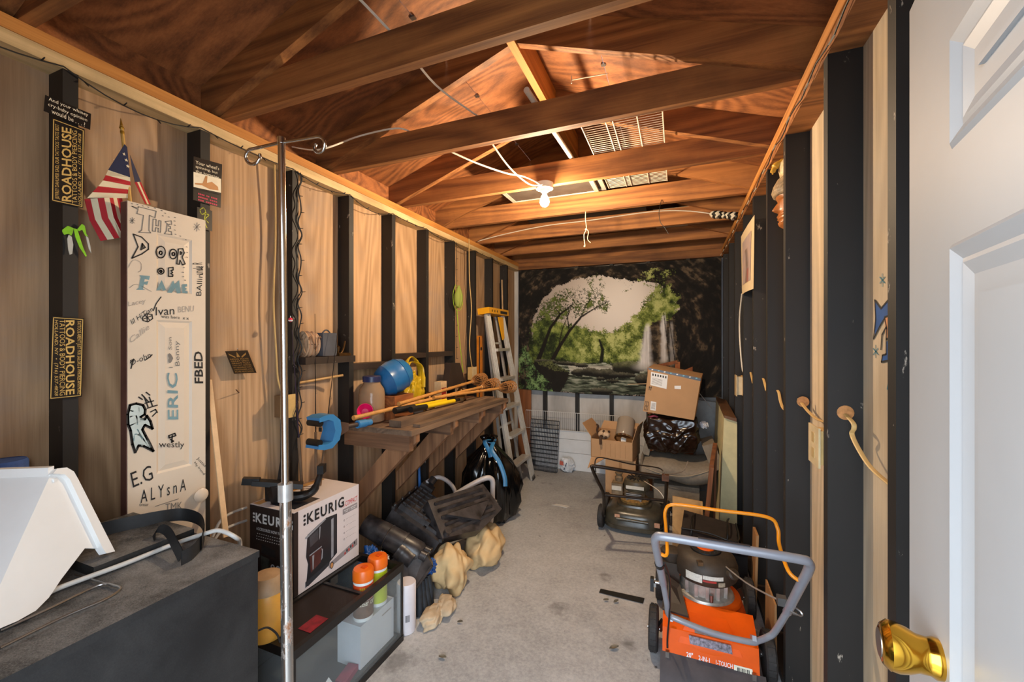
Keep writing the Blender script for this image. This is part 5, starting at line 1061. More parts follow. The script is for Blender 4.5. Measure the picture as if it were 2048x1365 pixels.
def leaves(poly, cols, dens=1, warp=1.0, bias=0.0, glow=None):
    global col
    m_ = inside(poly, X_ + (n_b - .5) * 20 * warp + (lf - .5) * 20 * warp, Y_ + (vf(X_, Y_, .16, 91, 4) - .5) * 20 * warp + (lf2 - .5) * 16 * warp)
    if dens < 1: m_ = m_ * smooth(1 - dens - .03, 1 - dens + .03, lf * .6 + cl_ * .4)
    s_ = smooth(.28, .72, cl_ * .55 + lf * .25 + lf2 * .2 + bias)
    if glow: s_ = np.clip(s_ * (.55 + .75 * smooth(glow[2], 5, np.hypot(X_ - glow[0], Y_ - glow[1]))), 0, 1)
    col = mixc(col, ramp3(s_, *cols), m_)
DKG, MDG, YLG = ('0e1407', '2f3d17', '6b7a34'), ('1c280d', '56682a', '9aa555'), ('2a3812', '748338', 'bfc57c')
leaves([(28, 205), (30, 128), (60, 104), (110, 120), (150, 126), (195, 136), (240, 130), (262, 108), (276, 84), (290, 60), (312, 48), (332, 70), (330, 120), (280, 150), (270, 200)], MDG)
leaves([(186, 204), (196, 142), (232, 120), (258, 100), (272, 78), (300, 70), (318, 110), (290, 140), (262, 200)], YLG, 1, .9, .02, (225, 150, 110))
leaves([(120, 204), (128, 150), (180, 140), (205, 160), (200, 204)], YLG, 1, .9, -.02, (175, 170, 80))
leaves([(44, 118), (52, 76), (92, 50), (140, 44), (186, 56), (206, 78), (200, 96), (172, 86), (140, 98), (96, 112), (66, 124)], DKG, .53)
leaves([(26, 212), (26, 148), (58, 126), (92, 140), (112, 206)], DKG, 1, .9, .03)
def line(pts, w0, w1, c):
    global col
    for (xa, ya), (xb, yb), k in zip(pts, pts[1:], range(99)):
        dx, dy = xb - xa, yb - ya; t = np.clip(((X_ - xa) * dx + (Y_ - ya) * dy) / (dx * dx + dy * dy), 0, 1); d = np.hypot(X_ - xa - t * dx, Y_ - ya - t * dy) + (n_f - .5) * 1.2; w_ = w0 + (w1 - w0) * (k + t) / (len(pts) - 1); col = mixc(col, c, smooth(w_ + .7, w_ - .5, d))
line([(46, 200), (60, 164), (74, 128), (96, 98), (122, 78)], 5.0, 1.2, '14100a'); line([(76, 202), (94, 168), (116, 134), (142, 104), (176, 84)], 4.6, 1.0, '16110b'); line([(116, 134), (112, 104), (124, 72)], 1.3, .6, '14100a'); line([(176, 84), (200, 72)], .9, .5, '14100a'); line([(90, 178), (100, 132), (114, 98)], 1.3, .6, '1b160d'); line([(142, 104), (150, 84), (164, 66)], .9, .4, '14100a'); line([(184, 196), (187, 172), (180, 152)], 4, 1.6, '11160a'); line([(96, 98), (84, 84), (82, 66)], .9, .4, '14100a')
# river
wm = inside([(60, 206), (120, 201), (250, 199), (300, 205), (320, 262), (60, 264)], wx, Y_ + (n_b - .5) * 5)
rip = vf(X_ * .22, Y_ * 1.7, .24, 50, 5); col = mixc(col, ramp3(smooth(.3, .72, rip) * (1 - .35 * smooth(215, 262, Y_)), '1c2219', '5d6654', 'b3b7a6'), wm); col = mixc(col, 'd2ccbe', inside([(112, 207), (246, 203), (246, 213), (120, 221)], wx, Y_) * .55 * (.5 + rip))
def rock(cx, cy, rx, ry, c1='12110e', c2='77745f'):
    global col
    e = ((X_ + (n_b - .5) * 10 + (n_f - .5) * 4 - cx) / rx) ** 2 + ((Y_ + (n_f - .5) * 5 - cy) / ry) ** 2; m_ = smooth(1.1, .92, e); lit = np.clip(smooth(.3, -.9, (Y_ - cy) / ry) * (.15 + cr * .9 + (lf - .5)), 0, 1); col = mixc(col, np.array(lin(c1)) * (1 - lit[..., None]) + np.array(lin(c2)) * lit[..., None], m_)
for a in ((64, 201, 26, 5), (110, 203, 26, 4), (142, 206, 16, 4), (136, 221, 15, 8), (160, 219, 20, 9), (196, 222, 30, 11), (182, 232, 10, 4), (238, 208, 33, 13, '17170f', '878a60'), (226, 224, 28, 6), (184, 258, 23, 8), (275, 232, 26, 12), (206, 236, 12, 4)): rock(*a)
big_ = inside([(34, 206), (68, 199), (118, 222), (106, 250), (92, 268), (28, 252)], wx, wy); col = mixc(col, ramp3(cr * .5, '0e0c0a', '1f1b16', '3b342b'), big_); col = mixc(col, ramp3(lf, '1f2410', '50562f', '7e8250'), inside([(38, 203), (70, 198), (118, 220), (84, 221)], wx, wy) * smooth(.35, .55, lf))
leaves([(0, 252), (0, 182), (22, 166), (36, 212), (66, 240), (84, 268), (0, 272)], ('101a0c', '3d5b2e', '86a56a'), .50, .6)
# right hand cave wall, falls, vines
cm = inside([(300, 148), (326, 104), (350, 84), (420, 60), (420, 272), (318, 272), (336, 236)], wx, wy); col = mixc(col, ramp3(smooth(.42, .8, st * .7 + cr * .3), '0a0807', '231c16', '64533f'), cm)
col = mixc(col, ramp3(smooth(.3, .75, cr), '17120d', '43382b', '74634d'), inside([(264, 200), (268, 146), (284, 118), (326, 112), (336, 236), (284, 216)], wx, wy))
def fall(xa, xb, ya, xc, xd, yb, k=1):
    global col
    t = np.clip((Y_ - ya) / (yb - ya), 0, 1) ** .8; jt = (vf(X_, Y_, .09, 71, 3) - .5) * 5; l = xa + (xc - xa) * t + jt; r = xb + (xd - xb) * t + jt; s_ = (X_ - l) / np.maximum(r - l, .1); stk = vf(X_ * 2.2, Y_ * .06, .4, 13, 3); m_ = smooth(-.25, .35, s_) * smooth(1.25, .65, s_) * smooth(ya - 3, ya + 8, Y_) * smooth(yb + 6, yb - 10, Y_) * (.35 + .9 * stk); col = mixc(col, 'eeeae8', np.clip(m_ * k, 0, 1))
fall(273, 281, 120, 258, 283, 209, 1.05); fall(302, 309, 98, 300, 313, 200, .9); fall(318, 323, 118, 316, 328, 205, .35)
col = mixc(col, 'c4c0ba', smooth(26, 3, np.hypot((X_ - 270) * .8, (Y_ - 206) * 2.0)) * .65)
leaves([(268, 118), (276, 66), (298, 42), (322, 46), (320, 84), (300, 108)], YLG, .62, .9); leaves([(258, 28), (284, 12), (330, 22), (318, 46), (280, 48)], YLG, .46, .7); leaves([(150, 24), (184, 18), (198, 44), (170, 52)], DKG, .46, .7); leaves([(218, 30), (244, 34), (250, 56), (228, 52)], DKG, .42, .7)
line([(306, 100), (318, 200)], .6, .6, '100d0a'); line([(315, 104), (328, 204)], .6, .6, '100d0a')
def tap(u, v):
    x = XL + .01 + (XR - XL - .02) * u; zt = 2.415 - .012 * math.sin(u * 3.14) - .006 * abs(math.sin(u * 16)); zb = .935 - .03 * math.sin(u * 3.3) ; return V((x, YB - .014 - .006 * math.sin(u * 21) * (.3 + v) - .008 * math.sin(u * 7 + 1) * v, zt + (zb - zt) * v))
g = G(); g.grid(tap, NU, NV); to = g.out('printed_cloth', vcol('tapestry_print', .9), tp0, ang=180)
at = to.data.color_attributes.new('Col', 'FLOAT_COLOR', 'POINT'); at.data.foreach_set('color', np.concatenate([np.clip(col, 0, 1), np.ones(col.shape[:2] + (1,))], -1).astype('f').ravel())
# white wire shelf rail along back wall
ws = thing('wire_shelf', (-1.3, YB - .06, .46), 'white wire shelf rail standing on the panelled board by the back wall', 'wire shelf')
g = G(); a, b = -1.74, -.62
for z in (.465, .68): g.cyl((a, YB - .05, z), (b, YB - .05, z), .003, n=6)
for k in range(46): x = a + (b - a) * k / 45; g.cyl((x, YB - .05, .465), (x, YB - .05, .68), .0018, n=5)
g.out('wires', WHITE, ws, kind='stuff')
# black wire crate panel
cr = thing('wire_crate', (-1.45, 4.6, 0), 'folded black wire dog crate leaning on the back wall beside the ladder', 'crate')
for off in (0, .035):
    a0, a1 = P(1108 - off * 60, 947, Z=0), None; a0 = V((-1.30, 4.60 + off, .006)); b0_ = V((-1.30, 4.715 + off * .3, .58)); wv_ = V((-.36, .03, 0)); g = G()
    for k in range(19): s = wv_ * (k / 18) ; g.cyl(a0 + s, b0_ + s, .0022, n=5)
    for k in range(13): s = (b0_ - a0) * (k / 12); g.cyl(a0 + s, a0 + s + wv_, .0035, n=5)
    g.out('wire_panel', BLACKM, cr, kind='stuff')
t = thing('pellet_bag', (-1.2, 4.7, 0), 'small white printed bag lying on the floor by the wire crate', 'bag'); crump((-1.20, 4.70, .085), (.085, .05, .09), .18, 1.5, 8, .002).out('bag_body', flat('white_bag', 'd4d8dc', .4), t, ang=70); G().prism([(-1.28, 4.655, .09), (-1.23, 4.65, .085), (-1.235, 4.648, .13), (-1.275, 4.652, .14)], (0, .004, 0)).out('red_print', flat('red_bag_print', 'b85b4a', .5), t)
txt('-- ---', (-1.215, 4.636, .04), (.03, 0, .08), (-.012, 0, .004), flat('navy_print', '3c4a66', .5), t)
# ================================================================ BOX STACK BACK RIGHT
lc = thing('tall_carton', (-.47, 3.9, 0), 'tall plain brown carton standing on the floor behind the old black mower', 'box')
G().box((-.615, 3.81, 0), (-.35, 4.13, .455)).out('carton', CARD, lc, smooth=False, bev=.003); G().box((-.495, 3.8085, 0), (-.47, 3.81, .455)).out('seam', flat('card_dark', '9a7650', .8), lc, smooth=False)
oc = thing('open_carton', (-.52, 3.85, .456), 'open cardboard box with splayed flaps on top of the tall carton', 'box'); Ro = rotz(-.10); oo = V((-.545, 3.97, .457))
def ob(x, y, z): return oo + Ro @ V((x, y, z))
for (a, b) in (((-.19, -.17, 0), (.19, -.165, .17)), ((-.19, .165, 0), (.19, .17, .20)), ((-.19, -.17, 0), (-.185, .17, .19)), ((.185, -.17, 0), (.19, .17, .19)), ((-.19, -.17, 0), (.19, .17, .005))):
    G().hexa([ob(*p) for p in ((a[0], a[1], a[2]), (b[0], a[1], a[2]), (b[0], b[1], a[2]), (a[0], b[1], a[2]), (a[0], a[1], b[2]), (b[0], a[1], b[2]), (b[0], b[1], b[2]), (a[0], b[1], b[2]))]).out('panel', CARD, oc, smooth=False)
for q in ([(-.19, -.17, .19), (-.19, .17, .19), (-.28, .15, .30), (-.28, -.15, .30)], [(.19, -.17, .19), (.19, .17, .19), (.22, .16, .31), (.22, -.14, .31)], [(-.19, .17, .20), (.19, .17, .20), (.17, .22, .27), (-.17, .22, .27)], [(-.185, -.17, .0), (-.06, -.17, .0), (-.11, -.22, -.03), (-.2, -.24, -.09)]):
    g = G(); n_ = (V(q[1]) - V(q[0])).cross(V(q[2]) - V(q[0])).normalized() * .004; g.prism([ob(*p) for p in q], Ro @ n_); g.out('flap', CARD, oc, smooth=False)
g = G(); [g.box(tuple(ob(-.10 + .045 * k, -.1715, .02)), tuple(ob(-.098 + .045 * k, -.170, .14))) for k in range(6)]; g.out('print_lines', flat('card_dark', '9a7650'), oc, smooth=False)
gs = thing('cylinder_light_shade', (-.44, 3.88, .6), 'smoky glass cylinder light shade tilted in the open carton', 'lamp shade')
gc = ob(.085, -.055, .17); gx = V((.05, .55, .62)).normalized(); G().lathe([(.07, 0), (.076, .01), (.08, .05), (.082, .19), (.078, .2), (.076, .19), (.074, .05), (.06, .008)], gc, gx, 36).out('shade', glass('smoky_glass', 'b3a594', .12, .6), gs); G().lathe([(.07, -.006), (.084, -.004), (.084, .012), (.078, .014)], gc, gx, 36).out('rim', CHROME, gs); G().lathe([(.001, .03), (.06, .03), (.066, .05), (.001, .055)], gc, gx, 24).out('base_plate', flat('dark_metal', '3a3028', .3, .8), gs)
G().obox(gc - gx * .004 + V((0, -.006, .0)), (.045, .003, .04), rotz(.2) @ rot('X', -.5)).out('tag', WHITE, gs)
pt_ = thing('plush_toy', tuple(ob(-.10, -.05, .1)), 'small cream and brown plush toy lying in the open carton', 'plush toy'); FUR = flat('cream_plush', 'bfa588', .95, var=.25, scale=50, bump=.6); DFUR = flat('brown_plush', '3f2c1f', .95, var=.3, scale=50)
G().ball(ob(-.10, -.05, .19), (.055, .05, .045), 3).out('torso', FUR, pt_); G().ball(ob(-.055, -.135, .207), (.034, .034, .032), 3).out('head', FUR, pt_); G().ball(ob(-.05, -.168, .192), (.015, .016, .014), 2).out('muzzle', DFUR, pt_); G().tube([ob(-.09, -.12, .19), ob(-.095, -.18, .195), ob(-.09, -.20, .13)], .012, 8, 4).out('limb', DFUR, pt_); G().tube([ob(-.13, -.04, .17), ob(-.16, -.06, .22), ob(-.15, -.07, .27), ob(-.165, -.075, .285)], [.014, .012, .009], 8, 4).out('tail', DFUR, pt_)
for s in (-1, 1): G().ball(ob(-.055 + s * .025, -.13, .238), (.012, .008, .014), 2).out('ear', DFUR, pt_)
# grey armchair seat
GF = flat('grey_upholstery', '847a6c', .95, var=.14, scale=40, bump=.3)
ac_ = thing('upholstered_seat', (-.01, 4.1, 0), 'worn grey-brown upholstered seat cushion unit under the black bag', 'chair')
G().box((-.20, 3.86, .10), (.17, 4.35, .27)).out('base', GF, ac_, bev=.03, ang=50)
def seat(u, v): a = v * 6.283; r = .115 + .02 * math.sin(a * 2 + 1); return V((-.30 + .57 * u, 4.02 + .25 * math.cos(a), .395 + r * math.sin(a) * (1 - .12 * (2 * u - 1) ** 2) - .015 * math.cos(u * 9)))
G().grid(seat, 30, 32).out('seat_cushion', GF, ac_, ang=80); G().ball((-.30, 4.02, .395), (.02, .25, .115), 3).out('cushion_end', GF, ac_); G().ball((.27, 4.02, .395), (.03, .25, .12), 3).out('cushion_end', GF, ac_)
G().tube([(-.27, 3.775, .42), (-.10, 3.762, .385), (.08, 3.76, .395), (.24, 3.785, .45)], .004, 6, 6).out('piping', flat('piping', 'a2947f', .9), ac_)
G().obox((.275, 4.0, .55), (.10, .3, .22), rot('Y', -.35)).out('armrest', GF, ac_, bev=.03); G().obox((-.262, 4.08, .56), (.06, .24, .15), rot('Y', .2)).out('armrest', GF, ac_, bev=.03)
for x in (-.17, .14):
    for y in (3.90, 4.31): G().cyl((x, y, 0), (x, y, .11), .018, .024, 12).out('leg', flat('dark_wood_leg', '3a261a', .5), ac_)
# brown bag
bb = thing('brown_bag', (-.04, 4.0, .5), 'stuffed glossy dark brown plastic bag on the grey seat', 'bag'); BB = flat('brown_film', '20130c', .2, var=.4)
def pil(p):
    k = 1 / max(abs(p.x), abs(p.y), abs(p.z)) ** .62; n1 = mnoise.noise(p * 1.5); f1 = 1 - abs(math.sin(5 * (p.x * .8 - p.z * .5) + 3.5 * n1)); return k * (1 + .09 * (f1 - .4) + .04 * mnoise.noise(p * 6))
g = G(); g.ball((-.055, 3.99, .70), (.232, .165, .165), 6, None, pil)
for v in g.bm.verts: v.co.z = max(v.co.z, .545)
g.out('bag_body', BB, bb, ang=80); G().tube([(-.25, 3.9, .84), (-.20, 3.86, .865), (-.17, 3.9, .85)], .008, 6, 4).out('tie_strap', flat('red_white_strap', 'c0566a', .5), bb); crump((.21, 3.95, .80), (.03, .04, .03), .3, 2, 3).out('white_corner', flat('white_film', 'cfd0d6'), bb)
# big box tilted on top
bgb = thing('shipping_box', (-.02, 4.0, .86), 'large tan shipping carton with labels tilted on the brown bag', 'box'); 
A0, A1, A2, A3 = (P(x, y, Y=3.82) for x, y in ((1286, 823), (1388, 841), (1402, 757), (1297, 736)))
bkv = V((.03, .30, .02)); G().hexa([A0, A1, A1 + bkv, A0 + bkv, A3, A2, A2 + bkv, A3 + bkv]).out('carton', CARD, bgb, smooth=False, bev=.003)
def bf(a, b, l=.0012): p = (A0 * (1 - a) + A1 * a) * (1 - b) + (A3 * (1 - a) + A2 * a) * b; return p + V((0, -l, 0))
def bp_(pts, m_, nm, l=.0012): G().poly([bf(*p, l) for p in pts]).out(nm, m_, bgb, smooth=False)
bp_([(0, .96), (1, .93), (1, 1), (0, 1.0)], flat('black_tape', '2a2a2c', .3, var=.3), 'tape'); 
for k in range(8): bp_([(.06 + k * .12, .965), (.09 + k * .12, .965), (.10 + k * .12, .99), (.07 + k * .12, .99)], flat('tape_print', '6fb2c4', .4) if k % 2 else WHITE, 'tape_print', .002)
bp_([(.08, .62), (.40, .60), (.39, .92), (.06, .92)], WHITE, 'shipping_label', .002); bp_([(.14, .06), (.25, .06), (.24, .26), (.13, .26)], WHITE, 'label', .002); bp_([(.55, .64), (.67, .66), (.66, .74), (.54, .71)], WHITE, 'label', .002)
for k in range(6): bp_([(.095 + .05 * k, .84), (.12 + .05 * k, .84), (.115 + .05 * k, .89), (.09 + .05 * k, .89)], INK, 'label_print', .003); bp_([(.10, .66 + .025 * k), (.30, .655 + .025 * k), (.30, .662 + .025 * k), (.10, .667 + .025 * k)], PENC, 'label_print', .003); bp_([(.15, .09 + .025 * k), (.23, .09 + .025 * k), (.23, .10 + .025 * k), (.15, .10 + .025 * k)], PENC, 'label_print', .003)
for a in (.065, .10): bp_([(a - .006, .50), (a + .006, .50), (a + .006, .56), (a + .014, .56), (a, .60), (a - .014, .56), (a - .006, .56)], INK, 'arrow_mark', .002)
g = G()
for r_ in ((.02, .04, .09, .12), (.02, .14, .09, .23)): q = [bf(r_[0], r_[1], .002), bf(r_[2], r_[1], .002), bf(r_[2], r_[3], .002), bf(r_[0], r_[3], .002)]; g.ribbon(q + [q[0]], .003, (0, -1, 0)); g.ribbon([bf((r_[0] + r_[2]) / 2, r_[1], .002), bf((r_[0] + r_[2]) / 2, r_[3], .002)], .003, (0, -1, 0))
g.out('handling_marks', INK, bgb, smooth=False)
# wooden frame pieces behind the box
WF = wood('warm_frame_wood', 'a8632f', '70391a', 'z')
fr = thing('wooden_stand', (-.1, 4.3, .8), 'orange-brown open wooden stand behind the shipping carton', 'frame')
fa, fb = P(1300, 736, Y=4.44), P(1355, 724, Y=4.44)
G().beam(fa, fb, .045, .03).out('rail', WF, fr, smooth=False)
for q in (fa, fb): G().beam(q, (q.x, 4.45, 0), .045, .03).out('leg', WF, fr, smooth=False)
fr2 = thing('wooden_drawer_front', (.1, 4.4, .8), 'second orange-brown board propped behind the shipping carton corner', 'board'); G().prism([P(1358, 745, Y=4.50), P(1385, 734, Y=4.50), V((P(1388, 734, Y=4.50).x, 4.50, 0)), V((P(1355, 734, Y=4.50).x, 4.50, 0))], (0, .025, 0)).out('board', WF, fr2, smooth=False)
tag(G().cyl(P(1255, 769, Y=4.0), P(1296, 768, Y=4.0), .003, n=6).out('thin_rod', flat('pale_strip', 'cfae86')), 'thin rod sticking out left of the wooden frame', 'rod')
tag(G().cyl(P(1398, 786, Y=4.1), P(1424, 818, Y=4.1), .003, n=6).out('thin_rod', flat('grey_rod', '8a8178', .5)), 'thin grey rod sticking out right of the shipping carton', 'rod')
# panels leaning by the right wall
gp = G().prism([P(1392, 800, Y=4.62), P(1434, 806, Y=4.62), V((P(1434, 800, Y=4.62).x, 4.62, 0)), V((P(1392, 800, Y=4.62).x, 4.62, 0))], (0, .02, 0)).out('grey_board', flat('grey_panel', '8f9190', .6), smooth=False); tag(gp, 'pale grey painted board behind the seat by the right wall', 'board')
mt = thing('foam_slab', (.37, 4.0, 0), 'tall pale yellow foam slab standing against the right wall studs', 'foam'); YF = flat('yellow_foam', 'd2c79a', .85, var=.08, bump=.2)
G().hexa([(.30, 3.62, 0), (.425, 3.62, 0), (.425, 4.35, 0), (.30, 4.35, 0), (.335, 3.62, .93), (.425, 3.62, .90), (.425, 4.35, .95), (.335, 4.35, .98)]).out('slab', YF, mt, bev=.012); G().hexa([(.334, 3.60, .93), (.42, 3.60, .905), (.42, 4.35, .955), (.334, 4.35, .985), (.334, 3.60, .95), (.42, 3.60, .93), (.42, 4.35, .975), (.334, 4.35, 1.0)]).out('top_edge', flat('brown_edge', '6b4a30', .6), mt, smooth=False)
sf = thing('screen_frame', (.24, 3.5, 0), 'wood-framed dark screen leaning before the yellow foam slab', 'screen'); FW_ = wood('screen_wood', '8a5532', '5c351c', 'z')
a, b, c_, d_ = V((.175, 3.32, .02)), V((.255, 3.62, .02)), V((.285, 3.60, .66)), V((.225, 3.30, .62))
c_ = V((.275, 3.66, .70)); 
for p, q in ((a, b), (b, c_), (c_, d_), (d_, a)): G().beam(p, q, .028, .034).out('rail', FW_, sf, smooth=False, bev=.002)
G().prism([a, b, c_, d_], (.004, 0, 0)).out('mesh', flat('dark_screen', '4a3a2c', .7, var=.2, scale=60), sf, smooth=False)
t = thing('card_sheet', (.1, 3.3, 0), 'stained tan cardboard sheet lying propped behind the black tote', 'cardboard'); 
G().hexa([(-.04, 3.30, 0), (.17, 3.26, 0), (.17, 3.27, 0), (-.04, 3.31, 0), (-.04, 3.42, .33), (.17, 3.38, .33), (.17, 3.39, .33), (-.04, 3.43, .33)]).out('sheet', flat('stained_card', 'b58f5e', .85, var=.25, scale=9), t, smooth=False)
# ================================================================ MOWERS
def dome(g, cx, cy, rx, ry, prof, ex=3.2, n=64):
    rings = []
    for sc, z in prof:
        r = []
        for k in range(n):
            a = 2 * math.pi * k / n; c, s = math.cos(a), math.sin(a); q = (abs(c) ** ex + abs(s) ** ex) ** (-1 / ex); r.append((cx + rx * sc * q * c, cy + ry * sc * q * s, z))
        rings.append(g.vs(r))
    for a, b in zip(rings, rings[1:]):
        for k in range(n): g.f([a[k], a[(k + 1) % n], b[(k + 1) % n], b[k]])
    g.f(rings[0][::-1]); g.f(rings[-1]); return g
TYRE = flat('tyre_rubber', '262322', .75, var=.3, scale=40)
def wheel(parent, c, r, w, hub):
    c = V(c); x = V((1, 0, 0)); wh_ = G().lathe([(r * .55, -w / 2), (r * .93, -w / 2), (r, -w * .32), (r, w * .32), (r * .93, w / 2), (r * .55, w / 2)], c, x, 36).out('wheel', TYRE, parent)
    g = G()
    for k in range(20):
        a = k * math.pi / 10
        for s in (-1, 1): g.obox(c + V((s * w * .2, math.cos(a) * r, math.sin(a) * r)), (w * .3, .010, .004), M.Rotation(a + math.pi / 2, 3, 'X'))
    g.out('tread', TYRE, wh_, smooth=False, kind='stuff')
    G().lathe([(.001, -w * .42), (r * .56, -w * .36), (r * .56, w * .36), (.001, w * .42)], c, x, 24).out('hub', hub, wh_); G().cyl(c - x * w * .7, c + x * w * .7, .009, n=12).out('axle_bolt', STEEL, wh_)
# ---- old black mower
om = thing('push_mower', (-.34, 3.5, 0), 'old grimy black push mower with rusty handle in front of the boxes', 'lawn mower')
OD = flat('olive_black_enamel', '3f3b31', .28, var=.5, scale=9); GRM = flat('engine_grime', '6b5b45', .7, var=.5, scale=20, bump=.3); HB = flat('worn_black_tube', '2a2019', .35, .5, var=.6, scale=30)
cx, cy = -.335, 3.555
dome(G(), cx, cy, .225, .20, [(1.02, .05), (1.02, .075), (1.0, .085), (.99, .13), (.94, .158), (.80, .172), (.62, .185), (.60, .20), (.001, .205)], 3.6).out('deck', OD, om, ang=50)
dome(G(), cx, cy, .235, .21, [(1.0, .035), (1.0, .062), (.9, .064), (.9, .035)], 3.6).out('skirt', OD, om, ang=50)
G().grid(lambda u, v: V((cx - .12 + .24 * u, cy - .203 + .012 * math.cos(v * 6.28) - .002, .118 + .012 * math.sin(v * 6.28))), 10, 10).out('deck_bulge', OD, om, ang=70)
for x, y in ((-.585, 3.42), (-.085, 3.42), (-.585, 3.70), (-.085, 3.70)): wheel(om, (x, y, .094), .089, .042, flat('white_hub', 'a9a295', .5))
G().lathe([(.001, 0), (.115, 0), (.12, .02), (.10, .035), (.001, .036)], (cx, cy + .01, .203), n=32).out('grass_plate', flat('dry_grass', '7a5c2c', .95, var=.5, scale=60, bump=.8), om)
G().lathe([(.001, 0), (.085, 0), (.085, .09), (.07, .10), (.001, .10)], (cx + .0, cy + .01, .205), n=28).out('crankcase', GRM, om); g = G(); [g.box((cx - .06, cy - .085, .215 + k * .013), (cx + .06, cy - .06, .222 + k * .013)) for k in range(6)]; g.out('cooling_fins', STEEL, om, smooth=False)
G().lathe([(.10, .0), (.105, .01), (.105, .05), (.095, .075), (.06, .09), (.055, .086), (.001, .086)], (cx + .015, cy + .02, .30), n=36).out('recoil_cover', flat('dark_cover', '4a4334', .5, var=.5, scale=15), om); g = G(); [g.obox((cx + .015 + .055 * math.cos(k * .45), cy + .02 + .055 * math.sin(k * .45), .391), (.05, .008, .006), rotz(k * .45)) for k in range(14)]; g.out('cover_slots', INK, om, smooth=False)
G().box((cx - .06, cy - .088, .325), (cx + .08, cy - .086, .352)).out('engine_plate', flat('plate_grey', 'bdb9ad', .4), om); G().obox((cx - .135, cy - .01, .30), (.09, .09, .09)).out('air_cleaner', GRM, om, bev=.015); G().box((cx - .178, cy - .057, .29), (cx - .10, cy - .0555, .325)).out('sticker', flat('plate_grey', 'bdb9ad'), om); G().lathe([(.03, 0), (.034, .03), (.022, .045), (.03, .06), (.034, .068), (.001, .07)], (cx - .13, cy + .03, .345), n=20).out('fuel_cap', GRM, om)
for (a, b) in (((-.47, .16), (-.43, .135)), ((-.17, .135), (-.13, .10))): G().box((a[0], cy - .2065 if 0 else cy - .199, b[1] - .01), (b[0], cy - .196, a[1] - .01)).out('deck_sticker', flat('sticker_pink', 'b7876a', .6, var=.3, scale=60), om)
hl, hr = P(1182, 932, t=2.9), P(1334, 956, t=2.82); ml, mr_ = P(1207, 990, t=3.05), P(1331, 1002, t=2.98); bl_, br_ = V((-.56, 3.36, .12)), V((-.115, 3.36, .12)); 
G().tube([bl_, ml, (ml + hl) / 2, hl + V((.01, 0, -.02)), hl + V((.03, 0, .0)), (hl + hr) / 2, hr + V((-.03, 0, 0)), hr + V((-.005, 0, -.02)), (hr + mr_) / 2, mr_, br_], .0125, 12, 4).out('handle', HB, om); G().tube([ml, mr_], .010, 10).out('cross_bar', HB, om)
G().tube([hl + V((.03, .02, -.05)), hl + V((.02, .05, .02)), hl + V((.06, .07, .045)), (hl + hr) / 2 + V((0, .07, .035)), hr + V((-.06, .07, .04)), hr + V((-.02, .05, .01))], .0045, 8, 4).out('control_bail', HB, om); G().obox(hr + V((-.01, 0, .0)), (.045, .04, .04)).out('rusty_bracket', RUST, om, bev=.005)
G().tube([(cx + .08, cy - .02, .38), mr_ + V((-.05, .05, .05)), mr_], .003, 6, 4).out('pull_cord', CABLE, om); G().tube([hr + V((-.02, .0, .02)), hr + V((.1, .25, -.02)), hr + V((.14, .4, .02))], .003, 6, 5).out('throttle_cable', flat('grey_rod', '8a8178'), om)
# ---- orange mower
mo_ = thing('orange_mower', (.13, 2.3, 0), 'bright orange push mower with grey tube handle and orange bail', 'lawn mower')
OR = flat('orange_enamel', 'd8540a', .45, var=.12, scale=8, **{'Specular IOR Level': .15}); ORB = flat('orange_bail', 'e08a14', .35, var=.04); GT = flat('grey_tube', '8d8f98', .35, .2, var=.06)
cx, cy = .128, 2.31
dome(G(), cx, cy, .195, .285, [(1.0, .085), (1.0, .12), (.985, .15), (.93, .185), (.80, .205), (.70, .212), (.66, .225), (.001, .232)], 3.4, 72).out('deck', OR, mo_, ang=60)
g = G(); g.hexa([(-.067, 2.015, .09), (.323, 2.015, .09), (.323, 2.2, .09), (-.067, 2.2, .09), (-.067, 2.045, .20), (.323, 2.045, .20), (.323, 2.2, .25), (-.067, 2.2, .25)]); g.out('rear_panel', OR, mo_, bev=.015)
g = G(); g.hexa([(.0, 2.028, .155), (.26, 2.028, .155), (.24, 2.14, .17), (.02, 2.14, .17), (.03, 2.06, .222), (.23, 2.06, .222), (.20, 2.17, .236), (.06, 2.17, .236)]); g.out('rear_hump', OR, mo_, bev=.015)
G().lathe([(.001, 0), (.17, 0), (.165, .014), (.15, .02), (.001, .021)], (cx, cy + .05, .222), n=40).out('engine_ring', OR, mo_)
def rp(x, z, l=.0015): k = (z - .09) / .11; return V((x, 2.015 + .03 * k - l, z))
def rtx(s, x0, x1, z0, z1, m_, **k): p = rp(x0, z0); txt(s, p, rp(x1, z0) - p, rp(x0, z1) - p, m_, mo_, **k)
rtx('20"', .035, .062, .105, .125, WHITE, bold=.02); rtx('2-IN-1', .085, .13, .105, .123, WHITE, bold=.01); rtx('1-TOUCH', .155, .22, .105, .123, WHITE, bold=.01)
for x0, x1 in ((.035, .062), (.085, .13), (.155, .20)): G().poly([rp(x0, .098), rp(x1, .098), rp(x1, .1015), rp(x0, .1015)]).out('print_line', flat('red_ink', 'c23a34'), mo_, smooth=False)
G().poly([rp(.225, .095), rp(.30, .095), rp(.295, .122), rp(.225, .122)]).out('barcode_label', flat('label_ivory', 'd6cfba', .5), mo_, smooth=False); g = G(); [g.poly([rp(.238 + k * .0062, .098, .0025), rp(.238 + k * .0062 + (.003 if k % 3 else .0045), .098, .0025), rp(.238 + k * .0062 + (.003 if k % 3 else .0045), .116, .0025), rp(.238 + k * .0062, .116, .0025)]) for k in range(8)]; g.out('barcode', INK, mo_, smooth=False)
